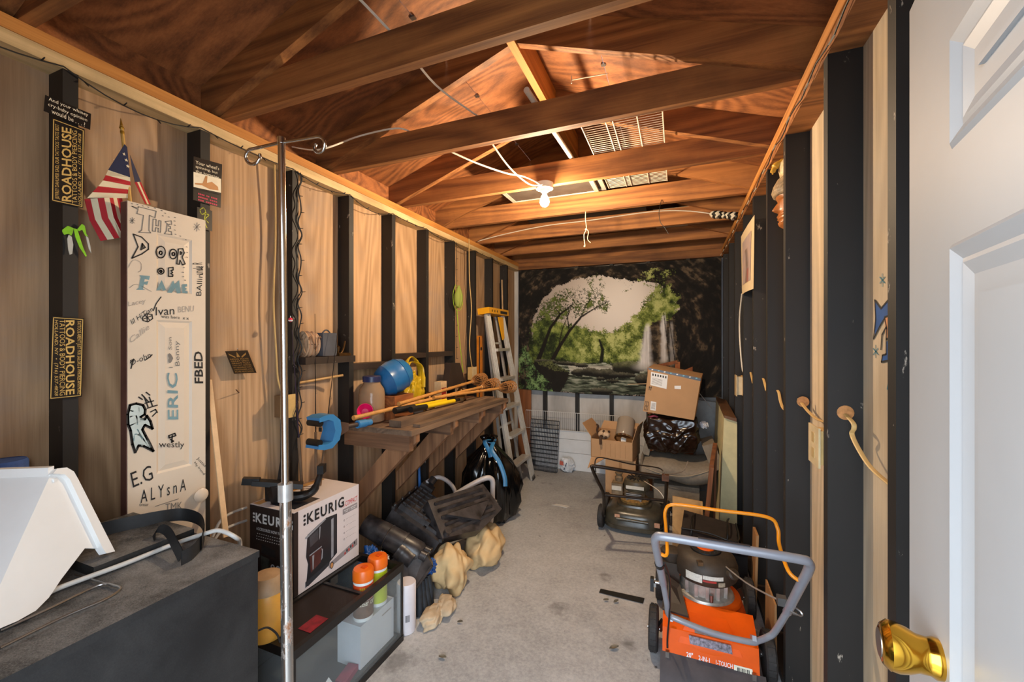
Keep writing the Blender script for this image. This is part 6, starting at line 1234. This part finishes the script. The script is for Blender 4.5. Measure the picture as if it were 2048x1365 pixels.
dc = V((.13, 2.030, .190)); G().hexa([(.05, 2.021, .165), (.22, 2.021, .165), (.22, 2.026, .165), (.05, 2.026, .165), (.045, 2.030, .195), (.215, 2.030, .195), (.215, 2.036, .195), (.045, 2.036, .195)]).out('camo_decal', flat('camo_print', '6e6470', .5, var=.8, scale=90), mo_, smooth=False)
G().hexa([(.07, 2.047, .203), (.19, 2.047, .203), (.19, 2.055, .203), (.07, 2.055, .203), (.07, 2.053, .216), (.19, 2.053, .216), (.19, 2.06, .216), (.07, 2.06, .216)]).out('name_decal', flat('decal_dark', '5a3a28', .5, var=.4, scale=60), mo_, smooth=False)
# rubber flap
G().grid(lambda u, v: V((-.075 + .42 * u, 2.02 - .09 * v - .012 * math.sin(v * 3) - .006 * math.sin(u * 7) * v, .105 - .10 * v)), 20, 10).out('rubber_flap', flat('rubber_flap', '3a3436', .7, var=.25), mo_, ang=80)
for x in (-.045, .30): G().box((x - .008, 2.0, .085), (x + .008, 2.014, .115)).out('flap_clip', STEEL, mo_, bev=.002)
for x, y in ((-.112, 2.16), (.378, 2.16), (-.10, 2.60), (.365, 2.60)): wheel(mo_, (x, y, .108), .102, .042, flat('grey_hub', '4d4a48', .5)); G().beam((x + (.02 if x < 0 else -.02), y, .103), (.128 + (-.19 if x < 0 else .19), y + (.02), .14), .02, .03).out('axle_bracket', STEEL, mo_)
n0_ = set(mo_.children)
# engine
ex_, ey_ = .125, 2.38; MET = flat('cast_metal', 'a9a49c', .4, .6, var=.25, scale=25); COV = flat('dusty_cover', '33291f', .6, var=.45, scale=14)
G().lathe([(.001, 0), (.11, 0), (.105, .012), (.088, .02), (.088, .075), (.095, .08), (.095, .09), (.001, .09)], (ex_, ey_, .283), n=36).out('crankcase', MET, mo_); 
for k in range(5): a = -2.4 + k * .45; G().beam((ex_ + .088 * math.cos(a), ey_ + .088 * math.sin(a), .295), (ex_ + .09 * math.cos(a), ey_ + .09 * math.sin(a), .365), .012, .014).out('case_rib', MET, mo_)
G().cyl((ex_ + .02, ey_ - .10, .30), (ex_ + .02, ey_ - .10, .335), .007, n=12).out('drain_plug', STEEL, mo_)
G().lathe([(.108, 0), (.116, .01), (.118, .07), (.108, .105), (.085, .125), (.06, .132), (.058, .128), (.001, .128)], (ex_ + .005, ey_ + .005, .372), n=48).out('engine_cover', COV, mo_); G().lathe([(.056, .0), (.056, .012), (.044, .014), (.001, .014)], (ex_ + .005, ey_ + .005, .498), n=32).out('cover_grille', flat('black_grille', '15120f', .6), mo_); G().lathe([(.001, 0), (.034, 0), (.032, .006), (.001, .008)], (ex_ + .005, ey_ + .005, .512), n=28).out('orange_badge', OR, mo_)
g = G(); [g.obox((ex_ + .005 + .047 * math.cos(k * .42), ey_ + .005 + .047 * math.sin(k * .42), .513), (.006, .006, .004)) for k in range(15)]; g.out('grille_holes', INK, mo_, smooth=False)
def ep(a, z, l=.1195): return V((ex_ + .005 + l * math.cos(a), ey_ + .005 + l * math.sin(a), z))
def wrap(a0, a1, z0, z1, m_, nm): G().grid(lambda u, v: ep(a0 + (a1 - a0) * u, z0 + (z1 - z0) * v), 12, 1).out(nm, m_, mo_)
wrap(-2.25, -1.72, .395, .435, flat('spec_label', 'cfcbc0', .5, var=.15, scale=90), 'spec_label'); wrap(-1.70, -1.08, .417, .437, flat('spec_label', 'cfcbc0'), 'spec_label'); wrap(-1.70, -1.30, .404, .414, flat('red_label', 'a6302a', .5), 'red_label'); wrap(-1.24, -1.02, .386, .408, flat('label_tan', '9a8f7a', .5, var=.3, scale=80), 'small_label')
fc = ep(-.75, .445, .116); G().lathe([(.001, 0), (.026, 0), (.026, .014), (.02, .02), (.001, .02)], fc, (math.cos(-.75), math.sin(-.75), .5), 20).out('fuel_cap', COV, mo_); G().obox((ex_ - .02, ey_ - .095, .485), (.02, .02, .02), rotz(.3)).out('pull_guide', CHROME, mo_, bev=.003)
G().obox((ex_ - .135, ey_ + .02, .365), (.085, .12, .11)).out('air_filter_box', COV, mo_, bev=.018); G().lathe([(.001, 0), (.036, 0), (.04, .02), (.04, .05), (.03, .056), (.001, .056)], (ex_ - .125, ey_ + .0, .42), n=24).out('oil_cap', COV, mo_)
for o_ in [c for c in mo_.children if c not in n0_]:
    for v in o_.data.vertices:
        q = v.co; v.co = V((ex_ + (q.x - ex_) * 1.27, ey_ - .03 + (q.y - ey_) * 1.27, .243 + (q.z - .283) * .95))
# black deflector flap on deck
G().hexa([(-.07, 2.11, .235), (.045, 2.085, .24), (.01, 2.25, .29), (-.07, 2.28, .32), (-.07, 2.11, .243), (.045, 2.085, .248), (.01, 2.25, .298), (-.07, 2.28, .328)]).out('discharge_cover', flat('brown_black', '231b18', .55, var=.3), mo_, bev=.004)
# handle
UL, UR = V((-.082, 1.60, .81)), V((.402, 1.60, .81)); JL, JR = V((-.058, 1.86, .50)), V((.388, 1.86, .49)); LL, LR = V((-.035, 1.99, .275)), V((.315, 2.02, .235)); R_ = .0155
G().tube([JL, JL.lerp(UL, .6), JL.lerp(UL, .88), UL.lerp(UR, .02) + V((0, 0, .0)), UL.lerp(UR, .09) + V((0, -.012, .012)), UL.lerp(UR, .5) + V((0, -.012, .012)), UL.lerp(UR, .91) + V((0, -.012, .012)), UL.lerp(UR, .98), JR.lerp(UR, .88), JR.lerp(UR, .6), JR], R_, 14, 5).out('upper_handle', GT, mo_)
G().tube([JL, JL.lerp(LL, .55), LL + V((-.005, .0, .02)), LL + V((.03, -.005, .01)), LL.lerp(LR, .5) + V((0, -.01, .0)), LR + V((-.03, -.01, .01)), LR + V((.0, -.005, .02)), V((.345, 1.97, .31)), V((.365, 1.95, .35)), JR], .0125, 12, 4).out('lower_handle', GT, mo_)
for x in (-.03, .30): G().beam((x, 2.0, .27), (x, 2.06, .235), .016, .02).out('handle_mount', GT, mo_, bev=.003)
G().tube([UL.lerp(JL, .32) + V((.012, 0, 0)), UL.lerp(JL, .32) + V((.035, .01, .0)), V((-.045, 1.76, .78)), V((-.048, 1.80, .835)), V((-.01, 1.80, .865)), V((.15, 1.80, .866)), V((.31, 1.80, .866)), V((.345, 1.80, .83)), V((.345, 1.77, .78)), V((.358, 1.70, .725)), UR.lerp(JR, .33) + V((-.012, 0, 0))], .0065, 10, 5).out('control_bail', ORB, mo_)
for J, sg in ((JL, -1), (JR, 1)): G().cyl(J + V((sg * .016, 0, 0)), J + V((sg * .032, 0, 0)), .007, n=10).out('bolt', STEEL, mo_)
kn_ = JL + V((-.045, 0, -.01))
G().obox(kn_, (.014, .022, .055)).out('wing_knob', BLACKP, mo_, bev=.005); G().obox(kn_ + V((.006, 0, 0)), (.02, .016, .016)).out('knob_stem', STEEL, mo_)
G().cyl(UL.lerp(JL, .55) - (JL - UL).normalized() * .01, UL.lerp(JL, .55) + (JL - UL).normalized() * .012, .018, n=16).out('cable_tie', BLACKP, mo_); G().obox(JR + V((-.02, -.01, .045)), (.03, .03, .03)).out('rope_guide', flat('grey_hub', '4d4a48'), mo_, bev=.004)
G().tube([UL.lerp(JL, .5) + V((.02, 0, 0)), JL + V((.025, 0, .02)), V((-.035, 1.95, .33)), V((-.045, 2.02, .17)), V((-.045, 2.012, .125))], .004, 8, 5).out('throttle_cable', BLACKP, mo_); G().tube([(ex_ + .06, ey_ - .05, .42), (.28, 2.1, .45), JR + V((-.03, 0, .04))], .0035, 6, 4).out('starter_rope', flat('grey_rod', '8a8178'), mo_); G().tube([JR + V((.0, -.04, .03)), JR + V((.03, -.06, .03)), JR + V((.03, -.06, .045)), JR + V((-.0, -.03, .05))], .004, 6, 3).out('rope_handle', STEEL, mo_)
G().obox(UL.lerp(UR, .47) + V((0, -.012, .0285)), (.16, .012, .002)).out('handle_label', flat('label_dark', '33333a', .4), mo_)
# ---- black tote, tool case, plywood offcut behind
tt = thing('black_tote', (.18, 2.95, 0), 'dusty black soft tool tote with straps behind the orange mower', 'bag'); BT = flat('dusty_black_fabric', '241c18', .75, var=.4, scale=18)
G().hexa([(.0, 2.90, .05), (.36, 2.86, .05), (.38, 3.14, .05), (.02, 3.20, .05), (.02, 2.94, .29), (.34, 2.90, .27), (.36, 3.12, .30), (.04, 3.17, .33)]).out('tote_body', BT, tt, bev=.03); [G().tube([V((a, 2.92, .1)), V((a + .02, 2.93, .29)), V((a + .03, 3.04, .34)), V((a + .05, 3.15, .32))], .006, 6, 5).out('strap', BLACKP, tt) for a in (.06, .27)]; G().tube([(.02, 2.94, .295), (.18, 2.915, .30), (.34, 2.895, .28), (.36, 3.12, .305)], .006, 6, 4).out('zip_edge', BLACKP, tt); G().box((.02, 2.90, 0), (.36, 3.17, .055)).out('base_pad', BT, tt, bev=.01)
tc_ = thing('tool_case', (.30, 2.62, 0), 'small black plastic tool case beside the orange mower engine', 'case'); G().obox((.30, 2.79, .20), (.15, .08, .12), rotz(.12)).out('case_body', BLACKP, tc_, bev=.015); G().obox((.30, 2.79, .272), (.152, .084, .02), rotz(.12)).out('lid', BLACKM, tc_, bev=.006); G().obox((.30, 2.745, .215), (.03, .008, .02), rotz(.12)).out('latch', BLACKP, tc_)
for k in range(2): G().box((.225, 2.76, 0), (.375, 2.82, .135)).out('stand_block', BT, tc_) if k == 0 else None
po = G().hexa([(.40, 2.68, 0), (.412, 2.68, 0), (.412, 2.80, 0), (.40, 2.80, 0), (.414, 2.70, .42), (.427, 2.70, .42), (.427, 2.82, .42), (.414, 2.82, .42)]).out('plywood_offcut', wood('offcut_wood', 'a87b4c', '7a5430', 'z'), smooth=False); tag(po, 'tan plywood offcut leaning on the right wall behind the tool case', 'board')
po = G().hexa([(.416, 2.24, 0), (.428, 2.24, 0), (.428, 2.46, 0), (.416, 2.46, 0), (.418, 2.24, .30), (.426, 2.24, .30), (.426, 2.46, .30), (.418, 2.46, .30)]).out('plywood_offcut', wood('offcut_wood', 'a87b4c', '7a5430', 'z'), smooth=False); tag(po, 'low stained plywood offcut between the orange mower wheel and the studs', 'board')
# floor bits
tag(G().hexa([tuple(P(x, y, Z=z)) for z in (.001, .004) for x, y in ((1198, 1186), (1286, 1208), (1289, 1197), (1201, 1178))]).out('black_strip', BLACKP, smooth=False), 'flat black plastic strip lying on the floor left of the orange mower', 'strip')
LEAF = flat('dry_leaf', '6b5f4d', .8, var=.3)
for i, (x, y, a, L_, lab) in enumerate(((1228, 1299, .6, .05, 'curled dry leaf nearest the orange mower wheel'), (1212, 1203, .2, .03, 'small dry leaf just below the black strip'), (1232, 1206, .8, .035, 'small dry leaf under the right end of the black strip'), (885, 1318, .1, .04, 'lone dry leaf on the floor beside the glass tank'), (920, 1247, .3, .03, 'tiny dry leaf on the bare concrete near the cloth scrap'))):
    c = P(x, y, Z=.002); Rz = rotz(a); tag(G().grid(lambda u, v: c + Rz @ V(((u - .5) * L_, (v - .5) * L_ * .5 * math.sin(math.pi * min(.999, max(.001, u))), .003 + .008 * (v - .5) ** 2 * 4 + .004 * u)), 8, 4).out('dry_leaf', LEAF), lab, 'leaf', 'dry leaves on the concrete floor')
t = P(1122, 1012, Z=.001); tag(G().hexa([tuple(t + V(p)) for p in ((-.08, -.02, 0), (.06, -.03, 0), (.08, .02, 0), (-.05, .02, 0), (-.08, -.02, .002), (.06, -.03, .004), (.08, .02, .002), (-.05, .02, .003))]).out('paper_scrap', flat('scrap_white', 'c9c6c0', .8), smooth=False), 'torn pale paper scrap on the floor in front of the white panelled board', 'paper')

# ================================================================ RIGHT WALL
ms = thing('carved_mask', P(1566, 460, X=.47), 'carved wooden face with an eagle headdress hung between studs', 'carving')
zc0, zc1 = P(1566, 463, Y=2.30).z, P(1566, 318, Y=2.30).z; hz_ = zc1 - zc0; my = 2.27
SKIN = flat('carved_brown', 'a0602e', .35, var=.2); HAIR = flat('carved_feather', '8d7a5e', .6, var=.5, scale=70, bump=.8); EAG = flat('eagle_cream', 'c9b48a', .5, var=.3, scale=60, bump=.5)
prof = [(0, .02), (.02, .045), (.06, .062), (.10, .066), (.125, .058), (.15, .068), (.175, .064), (.19, .07), (.21, .066), (.225, .06), (.25, .082), (.27, .092), (.30, .086), (.35, .074), (.39, .062), (.41, .068), (.45, .074), (.50, .070)]
def prf(pr, z):
    for (a, b), (c, d) in zip(pr, pr[1:]):
        if z <= c: return b + (d - b) * (z - a) / (c - a)
    return pr[-1][1]
def relief(pr, z0, z1, wid):
    def fn(u, v):
        z = z0 + (z1 - z0) * v; s = 2 * u - 1; w = wid(z); d = prf(pr, z); nose = math.exp(-(s / .22) ** 2); soft = min(d, .062 if .22 < z < .40 else d); dd = soft * (1 - abs(s) ** 2.4) ** .6 + (d - soft) * nose if abs(s) < 1 else 0
        return V((.516 - dd - .012, my + s * w, zc0 + hz_ * z))
    return fn
G().grid(relief(prof, 0, .5, lambda z: .035 + .05 * min(1, z * 5)), 36, 50).out('face', SKIN, ms, ang=80)
prof2 = [(.44, .06), (.46, .084), (.52, .092), (.60, .085), (.68, .07), (.72, .05), (.76, .03)]
G().grid(relief(prof2, .44, .76, lambda z: .10 - .06 * max(0, z - .5)), 30, 24).out('headdress', HAIR, ms, ang=80)
prof3 = [(.66, .03), (.74, .058), (.82, .064), (.90, .062), (.96, .048), (1.0, .012)]
G().grid(relief(prof3, .66, 1.0, lambda z: .05 + .02 * math.sin(z * 3)), 24, 24).out('eagle_head', EAG, ms, ang=80)
zb_ = zc0 + hz_ * .87; G().tube([(.462, my, zb_ + .016), (.432, my, zb_ + .008), (.418, my, zb_ - .014), (.415, my, zb_ - .034)], [.02, .016, .011, .003], 12, 5).out('beak', flat('beak_yellow', 'd2a23c', .4), ms)
for s in (-1, 1): G().ball((.462, my + s * .030, zc0 + hz_ * .93), .007, 2).out('eagle_eye', INK, ms); G().ball((.457, my + s * .028, zc0 + hz_ * .365), (.006, .012, .005), 2).out('eye', flat('eye_dark', '4a2a16', .4), ms)
G().box((.505, my - .05, zc0 + .02), (.519, my + .05, zc1 - .02)).out('backing', SKIN, ms)
# poster
po = thing('art_print', (.42, 3.1, 1.86), 'curled paper art print of a figure pinned across the right wall studs', 'poster')
c6 = [(1482, 474), (1509, 430), (1507, 578), (1484, 590)]; pp_ = [P(*c, X=.422) for c in c6]
def pf(u, v, l=0): a = pp_[3].lerp(pp_[2], u); b = pp_[0].lerp(pp_[1], u); p = a.lerp(b, v); return p + V((-.010 * math.sin(u * 3.14) * (1 - .6 * v) - l, 0, 0))
G().grid(lambda u, v: pf(u, v), 12, 12).out('paper', flat('poster_paper', 'cbb795', .7, var=.05), po, ang=80); g = G(); g.grid(lambda u, v: pf(.16 + .68 * u, .14 + .70 * v, .0015), 30, 40); im = g.out('picture', vcol('poster_print', .6), po, ang=80)
def pcol(i, j): u, v = i / 30, j / 40; n_ = mnoise.noise(V((u * 5, v * 6, 3))) * .5 + .5; c = V(lin('8e8690')).lerp(V(lin('b79a86')), n_); d = abs(u - .55 - .1 * math.sin(v * 5)); c = c.lerp(V(lin('4a3a34')), max(0, 1 - d / .22) * .9 * (.4 + n_)) if v < .75 else c; return c.lerp(V(lin('8b3a2a')), max(0, 1 - abs(u - .72) / .15) * (v < .3) * .8)
a_ = im.data.color_attributes.new('Col', 'FLOAT_COLOR', 'POINT'); a_.data.foreach_set('color', np.array([(*pcol(i, j), 1) for i in range(31) for j in range(41)], 'f').ravel())
tag(G().tube([P(1484, 588, X=.425), P(1479, 640, X=.425), P(1481, 700, X=.425), P(1487, 746, X=.44), (.47, 3.335 + .03, 1.40)], .005, 8, 5).out('wall_cable', CABLE), 'white cable dropping from the art print to the right wall outlet', 'cable')
RC = .474
for lab, pts in (('tan cable sagging from a stud hole toward the white door', [(1688, 827), (1706, 846), (1708, 858), (1704, 869), (1717, 898), (1743, 937), (1789, 977)]), ('tan cable loop between studs just above the ivory double outlet', [(1602, 805), (1616, 823), (1633, 838), (1650, 845)]), ('short tan cable loop between studs under the carved mask', [(1558, 787), (1561, 803), (1567, 818), (1578, 825)]), ('short tan cable stub beside the stud below the carved mask chin side', [(1528, 762), (1533, 782)]), ('tiny tan cable stub between studs nearest the far wall outlet', [(1501, 745), (1506, 767)])):
    q = [P(x, y, X=RC) for x, y in pts]; q = [q[0] + V((0, .03, .01))] + q; tag(G().tube(q, .0065, 8, 5, False, .55).out('wall_cable', TAN), lab, 'cable', 'cables along the right wall')
for i, (x, y) in enumerate(((1691, 826), (1606, 804))): c = P(x, y, Y=(1.549, 2.029)[i]); G().lathe([(.010, 0), (.022, 0), (.020, -.0012), (.010, -.0012)], c, (0, 1, 0), 18).out('drill_hole', flat('raw_wood', 'b07a48', .8, var=.3, scale=60), wr)
o1 = thing('wall_outlet', (.44, 1.65, 1.1), 'ivory double outlet on the right wall between black studs', 'outlet'); z0, z1 = P(1634, 931, X=.43).z, P(1634, 853, X=.43).z
IV = flat('ivory_light', 'cdb68c'); G().box((.422, 1.61, z0), (.428, 1.72, z1)).out('cover_plate', IV, o1, bev=.002); G().box((.4285, 1.62, z0 + .01), (.50, 1.70, z1 - .01)).out('box', flat('ivory', 'c7a468'), o1, bev=.003)
for k in range(2): zz = z0 + (z1 - z0) * (.3 + .4 * k); G().box((.4205, 1.65, zz - .016), (.4221, 1.68, zz + .016)).out('socket', flat('socket_tan', 'b59a68', .4), o1, bev=.0005)
o2_ = thing('wall_outlet', P(1476, 770, Y=3.45), 'small ivory outlet on the right wall below the art print', 'outlet'); c = P(1477, 770, Y=3.46); G().box((.43, 3.36, c.z - .07), (.50, 3.46, c.z + .07)).out('box', flat('ivory', 'c7a468'), o2_, bev=.003); G().box((.395, 3.37, c.z - .065), (.43, 3.45, c.z + .065)).out('box_front', IV, o2_, bev=.003); G().box((.39, 3.36, c.z - .075), (.395, 3.46, c.z + .075)).out('cover_plate', IV, o2_, bev=.002)
# graffiti on the pale sheathing
gx_ = XR + SD - .0008
def zg(x, y, l=0): p = P(1420 + x / 1.897, 180 + y / 1.897, X=gx_ - l); return p
gr_ = thing('wall_graffiti', zg(670, 1030), 'blue and orange hand-drawn lettering on pale sheathing beside the white door', 'graffiti')
def gp_(pts, m_, nm, l=.0): G().prism([zg(*p, l) for p in pts], (-.0004, 0, 0)).out(nm, m_, gr_, smooth=False)
BLM = flat('blue_marker', '1f4c86', .6, var=.2); ORM = flat('orange_marker', 'c9885a', .6, var=.2); TLM = flat('dark_teal_marker', '2e7585', .6)
gp_([(628, 800), (648, 828), (680, 790), (697, 735), (712, 720), (712, 850), (690, 850), (665, 862), (645, 895), (625, 940)], BLM, 'drawn_letter'); gp_([(662, 862), (715, 848), (715, 935), (668, 946)], ORM, 'drawn_letter', .0005); gp_([(670, 955), (715, 945), (715, 1022), (652, 1030), (656, 1008), (668, 1004)], BLM, 'drawn_letter', .0005)
g = G()
for st in ([(625, 798), (648, 830), (682, 790), (698, 733), (715, 715)], [(625, 798), (628, 870), (620, 945), (645, 895), (665, 862), (715, 846)], [(662, 862), (670, 905), (668, 946), (715, 935)], [(668, 950), (668, 1003), (654, 1008), (650, 1033), (715, 1020)], [(680, 872), (692, 868), (696, 885), (682, 895), (700, 905), (698, 925), (682, 930), (680, 872)], [(648, 985), (652, 930), (668, 900)]): g.ribbon([zg(*p, .0012) for p in st], .0055, (1, 0, 0))
g.out('outline', INK, gr_, smooth=False); g = G()
for cx_, cy_, r_ in ((653, 722, 24), (628, 993, 24)):
    for k in range(3): a = k * 1.05 + .5; g.ribbon([zg(cx_ + r_ * .45 * math.cos(a), cy_ + r_ * math.sin(a), .001), zg(cx_ - r_ * .45 * math.cos(a), cy_ - r_ * math.sin(a), .001)], .003, (1, 0, 0))
g.ribbon([zg(700, 1078, .001), zg(680, 1105, .001), zg(675, 1135, .001)], .012, (1, 0, 0)); g.out('drawn_stars', TLM, gr_, smooth=False)
# clipped light string along the right plate
s2 = thing('string_lights', (.42, 2.6, 2.42), 'dark string of mini lights clipped along the right wall top plate', 'string lights'); pts = [V((.418, .6 + k * .085, 2.425 + .012 * math.sin(k * 1.7))) for k in range(50)]; G().tube(pts, .0025, 6).out('cord', CORD, s2)
for q in pts[1::3]: G().cyl(q, q + V((-.012, .005, -.022)), .0035, .002, 6).out('mini_bulb', flat('clear_bulb', 'b9ad98', .3), s2)

# ================================================================ CEILING THINGS
JT = 2.649
rk = thing('wire_rack', (-.26, 2.5, JT), 'white wire shelf laid flat across the joists', 'wire shelf'); g = G(); x0, x1, ya, yb = -.47, -.07, 1.86, 3.08
for k in range(52): y = ya + (yb - ya) * k / 51; g.cyl((x0, y, JT + .008), (x1, y, JT + .008), .0022, n=5)
for x in (x0, -.345, -.31, -.19, x1): g.cyl((x, ya, JT + .004), (x, yb, JT + .004), .0035, n=6)
g.out('wires', flat('warm_white_wire', 'd6cbb8', .4), rk, kind='stuff')
for i, (dz, dx, dy, lab) in enumerate(((0, 0, 0, 'lower white-framed window screen lying on the joists behind the bulb'), (.022, .05, .03, 'upper white-framed window screen lying on the joists behind the bulb'))):
    sc2 = thing('window_screen', (-.9, 2.8, JT), lab, 'window screen'); a = (-1.24 + dx, 2.545 + dy, JT + dz); b = (-.55 + dx, 3.12 + dy, JT + dz + .018); WFm = flat('screen_white', 'c9c2b4', .4)
    for (p, q) in (((a[0], a[1]), (b[0], a[1] + .03)), ((a[0], b[1] - .03), (b[0], b[1])), ((a[0], a[1] + .03), (a[0] + .03, b[1] - .03)), ((b[0] - .03, a[1] + .03), (b[0], b[1] - .03))): G().box((*p, a[2]), (*q, b[2])).out('frame_bar', WFm, sc2, smooth=False)
    G().box((a[0] + .03, a[1] + .03, a[2] + .006), (b[0] - .03, b[1] - .03, a[2] + .008)).out('mesh', flat('screen_mesh', '5a5048', .7), sc2, smooth=False)
tag(G().box((-1.3, 3.2, JT), (-.25, 4.28, JT + .02)).out('dark_sheet', flat('dark_sheet', '1d1815', .8), smooth=False), 'dark sheet of board lying on the joists toward the back', 'board')
tag(G().box((-.2, 3.75, JT), (.2, 4.80, JT + .012)).out('pale_sheet', flat('pale_sheet', 'a39b8a', .8), smooth=False), 'pale thin panel lying on the rearmost joists', 'board')
tag(G().cyl((-.635, 1.75, JT + .016), (-.61, 2.53, JT + .016), .014, n=16).out('white_pipe', flat('pvc', 'cfc6b5', .35)), 'white plastic pipe lying across the joists near the ridge', 'pipe')
bz2 = V((bx, by - .055, 2.48))
tag(G().tube([(-1.02, -.1, JT + .01), (-.99, .6, JT + .008), (-.97, 1.22, JT + .008), (-.955, 1.5, JT - .03), (-.94, 1.80, JT + .006), (-.93, 1.86, JT + .004), (-.93, 2.0, 2.60), (-.90, 2.2, 2.53), (-.84, 2.36, 2.485), bz2], .0055, 8, 6, False, .6).out('ceiling_cable', CABLE), 'white cable running over the joists down to the bulb holder from the front', 'cable')
tag(G().tube([P(585, 294, X=-1.855), P(625, 300, X=-1.72), P(660, 294, X=-1.62), P(720, 272, Y=1.76), P(790, 257, Y=1.79), (-1.33, 1.86, JT + .006), P(872, 290, Y=1.93), P(888, 297, Y=1.96), P(950, 325, Y=2.12), P(1010, 346, Y=2.3), P(1050, 354, Y=2.39), bz2], .0055, 8, 6, False, .6).out('ceiling_cable', CABLE), 'white cable looping from the left wall plate across to the bulb holder', 'cable')
tag(G().tube([P(941, 487, Y=3.705), P(1000, 471, Y=3.708), P(1090, 452, Y=3.708), P(1180, 441, Y=3.708), P(1300, 424, Y=3.708), P(1370, 422, Y=3.708), P(1425, 428, Y=3.70)], .0045, 8, 6).out('ceiling_cable', CABLE), 'white cable stapled along the face of a joist beyond the bulb', 'cable')
ps = thing('pull_cord', P(1172, 430, Y=3.05), 'knotted cream pull string hanging from a joist beyond the bulb', 'cord'); STR = flat('string', 'd8c79c', .8)
G().tube([P(1171, 424, Y=3.055), P(1171, 440, Y=3.04), P(1173, 458, Y=3.04), P(1168, 470, Y=3.04), P(1170, 492, Y=3.04)], .003, 6, 5).out('strand', STR, ps); G().tube([P(1172, 458, Y=3.03), P(1177, 464, Y=3.03), P(1175, 478, Y=3.03), P(1181, 486, Y=3.03)], .0025, 6, 5).out('strand', STR, ps); G().ball(P(1172, 459, Y=3.035), .008, 2).out('knot', STR, ps); G().ball(P(1169, 493, Y=3.04), .007, 2).out('end_bead', STR, ps)
tag(G().tube([P(1323, 400, Y=3.094), P(1318, 425, Y=3.05), P(1321, 445, Y=3.04), P(1329, 455, Y=3.04), P(1337, 468, Y=3.03)], .0022, 6, 5).out('loose_wire', CORD), 'thin dark wire dangling from a joist right of the pull string', 'wire')
zb2 = thing('striped_whip', P(1450, 432, Y=3.69), 'black and white braided striped roll hanging at the right end of a joist', 'rope')
za_, zbb = P(1424, 429, Y=3.69), P(1476, 433, Y=3.60)
for k in range(10): a, b = za_.lerp(zbb, k / 10), za_.lerp(zbb, (k + .98) / 10); G().tube([a + V((0, 0, .012)), b + V((0, 0, -.012))], .024 + .006 * math.sin(k), 10).out('braid', BLACKP if k % 2 else flat('braid_white', 'd4ccb8', .8), zb2)
tag(G().tube([P(1143, 167, Y=2.05), P(1143, 152, Y=2.05), P(1144, 160, Y=2.05), P(1216, 147, Y=2.0)], .003, 6).out('hanger_wire', flat('warm_white_wire', 'd6cbb8')), 'bent white wire hook between the joists near the ridge', 'wire')
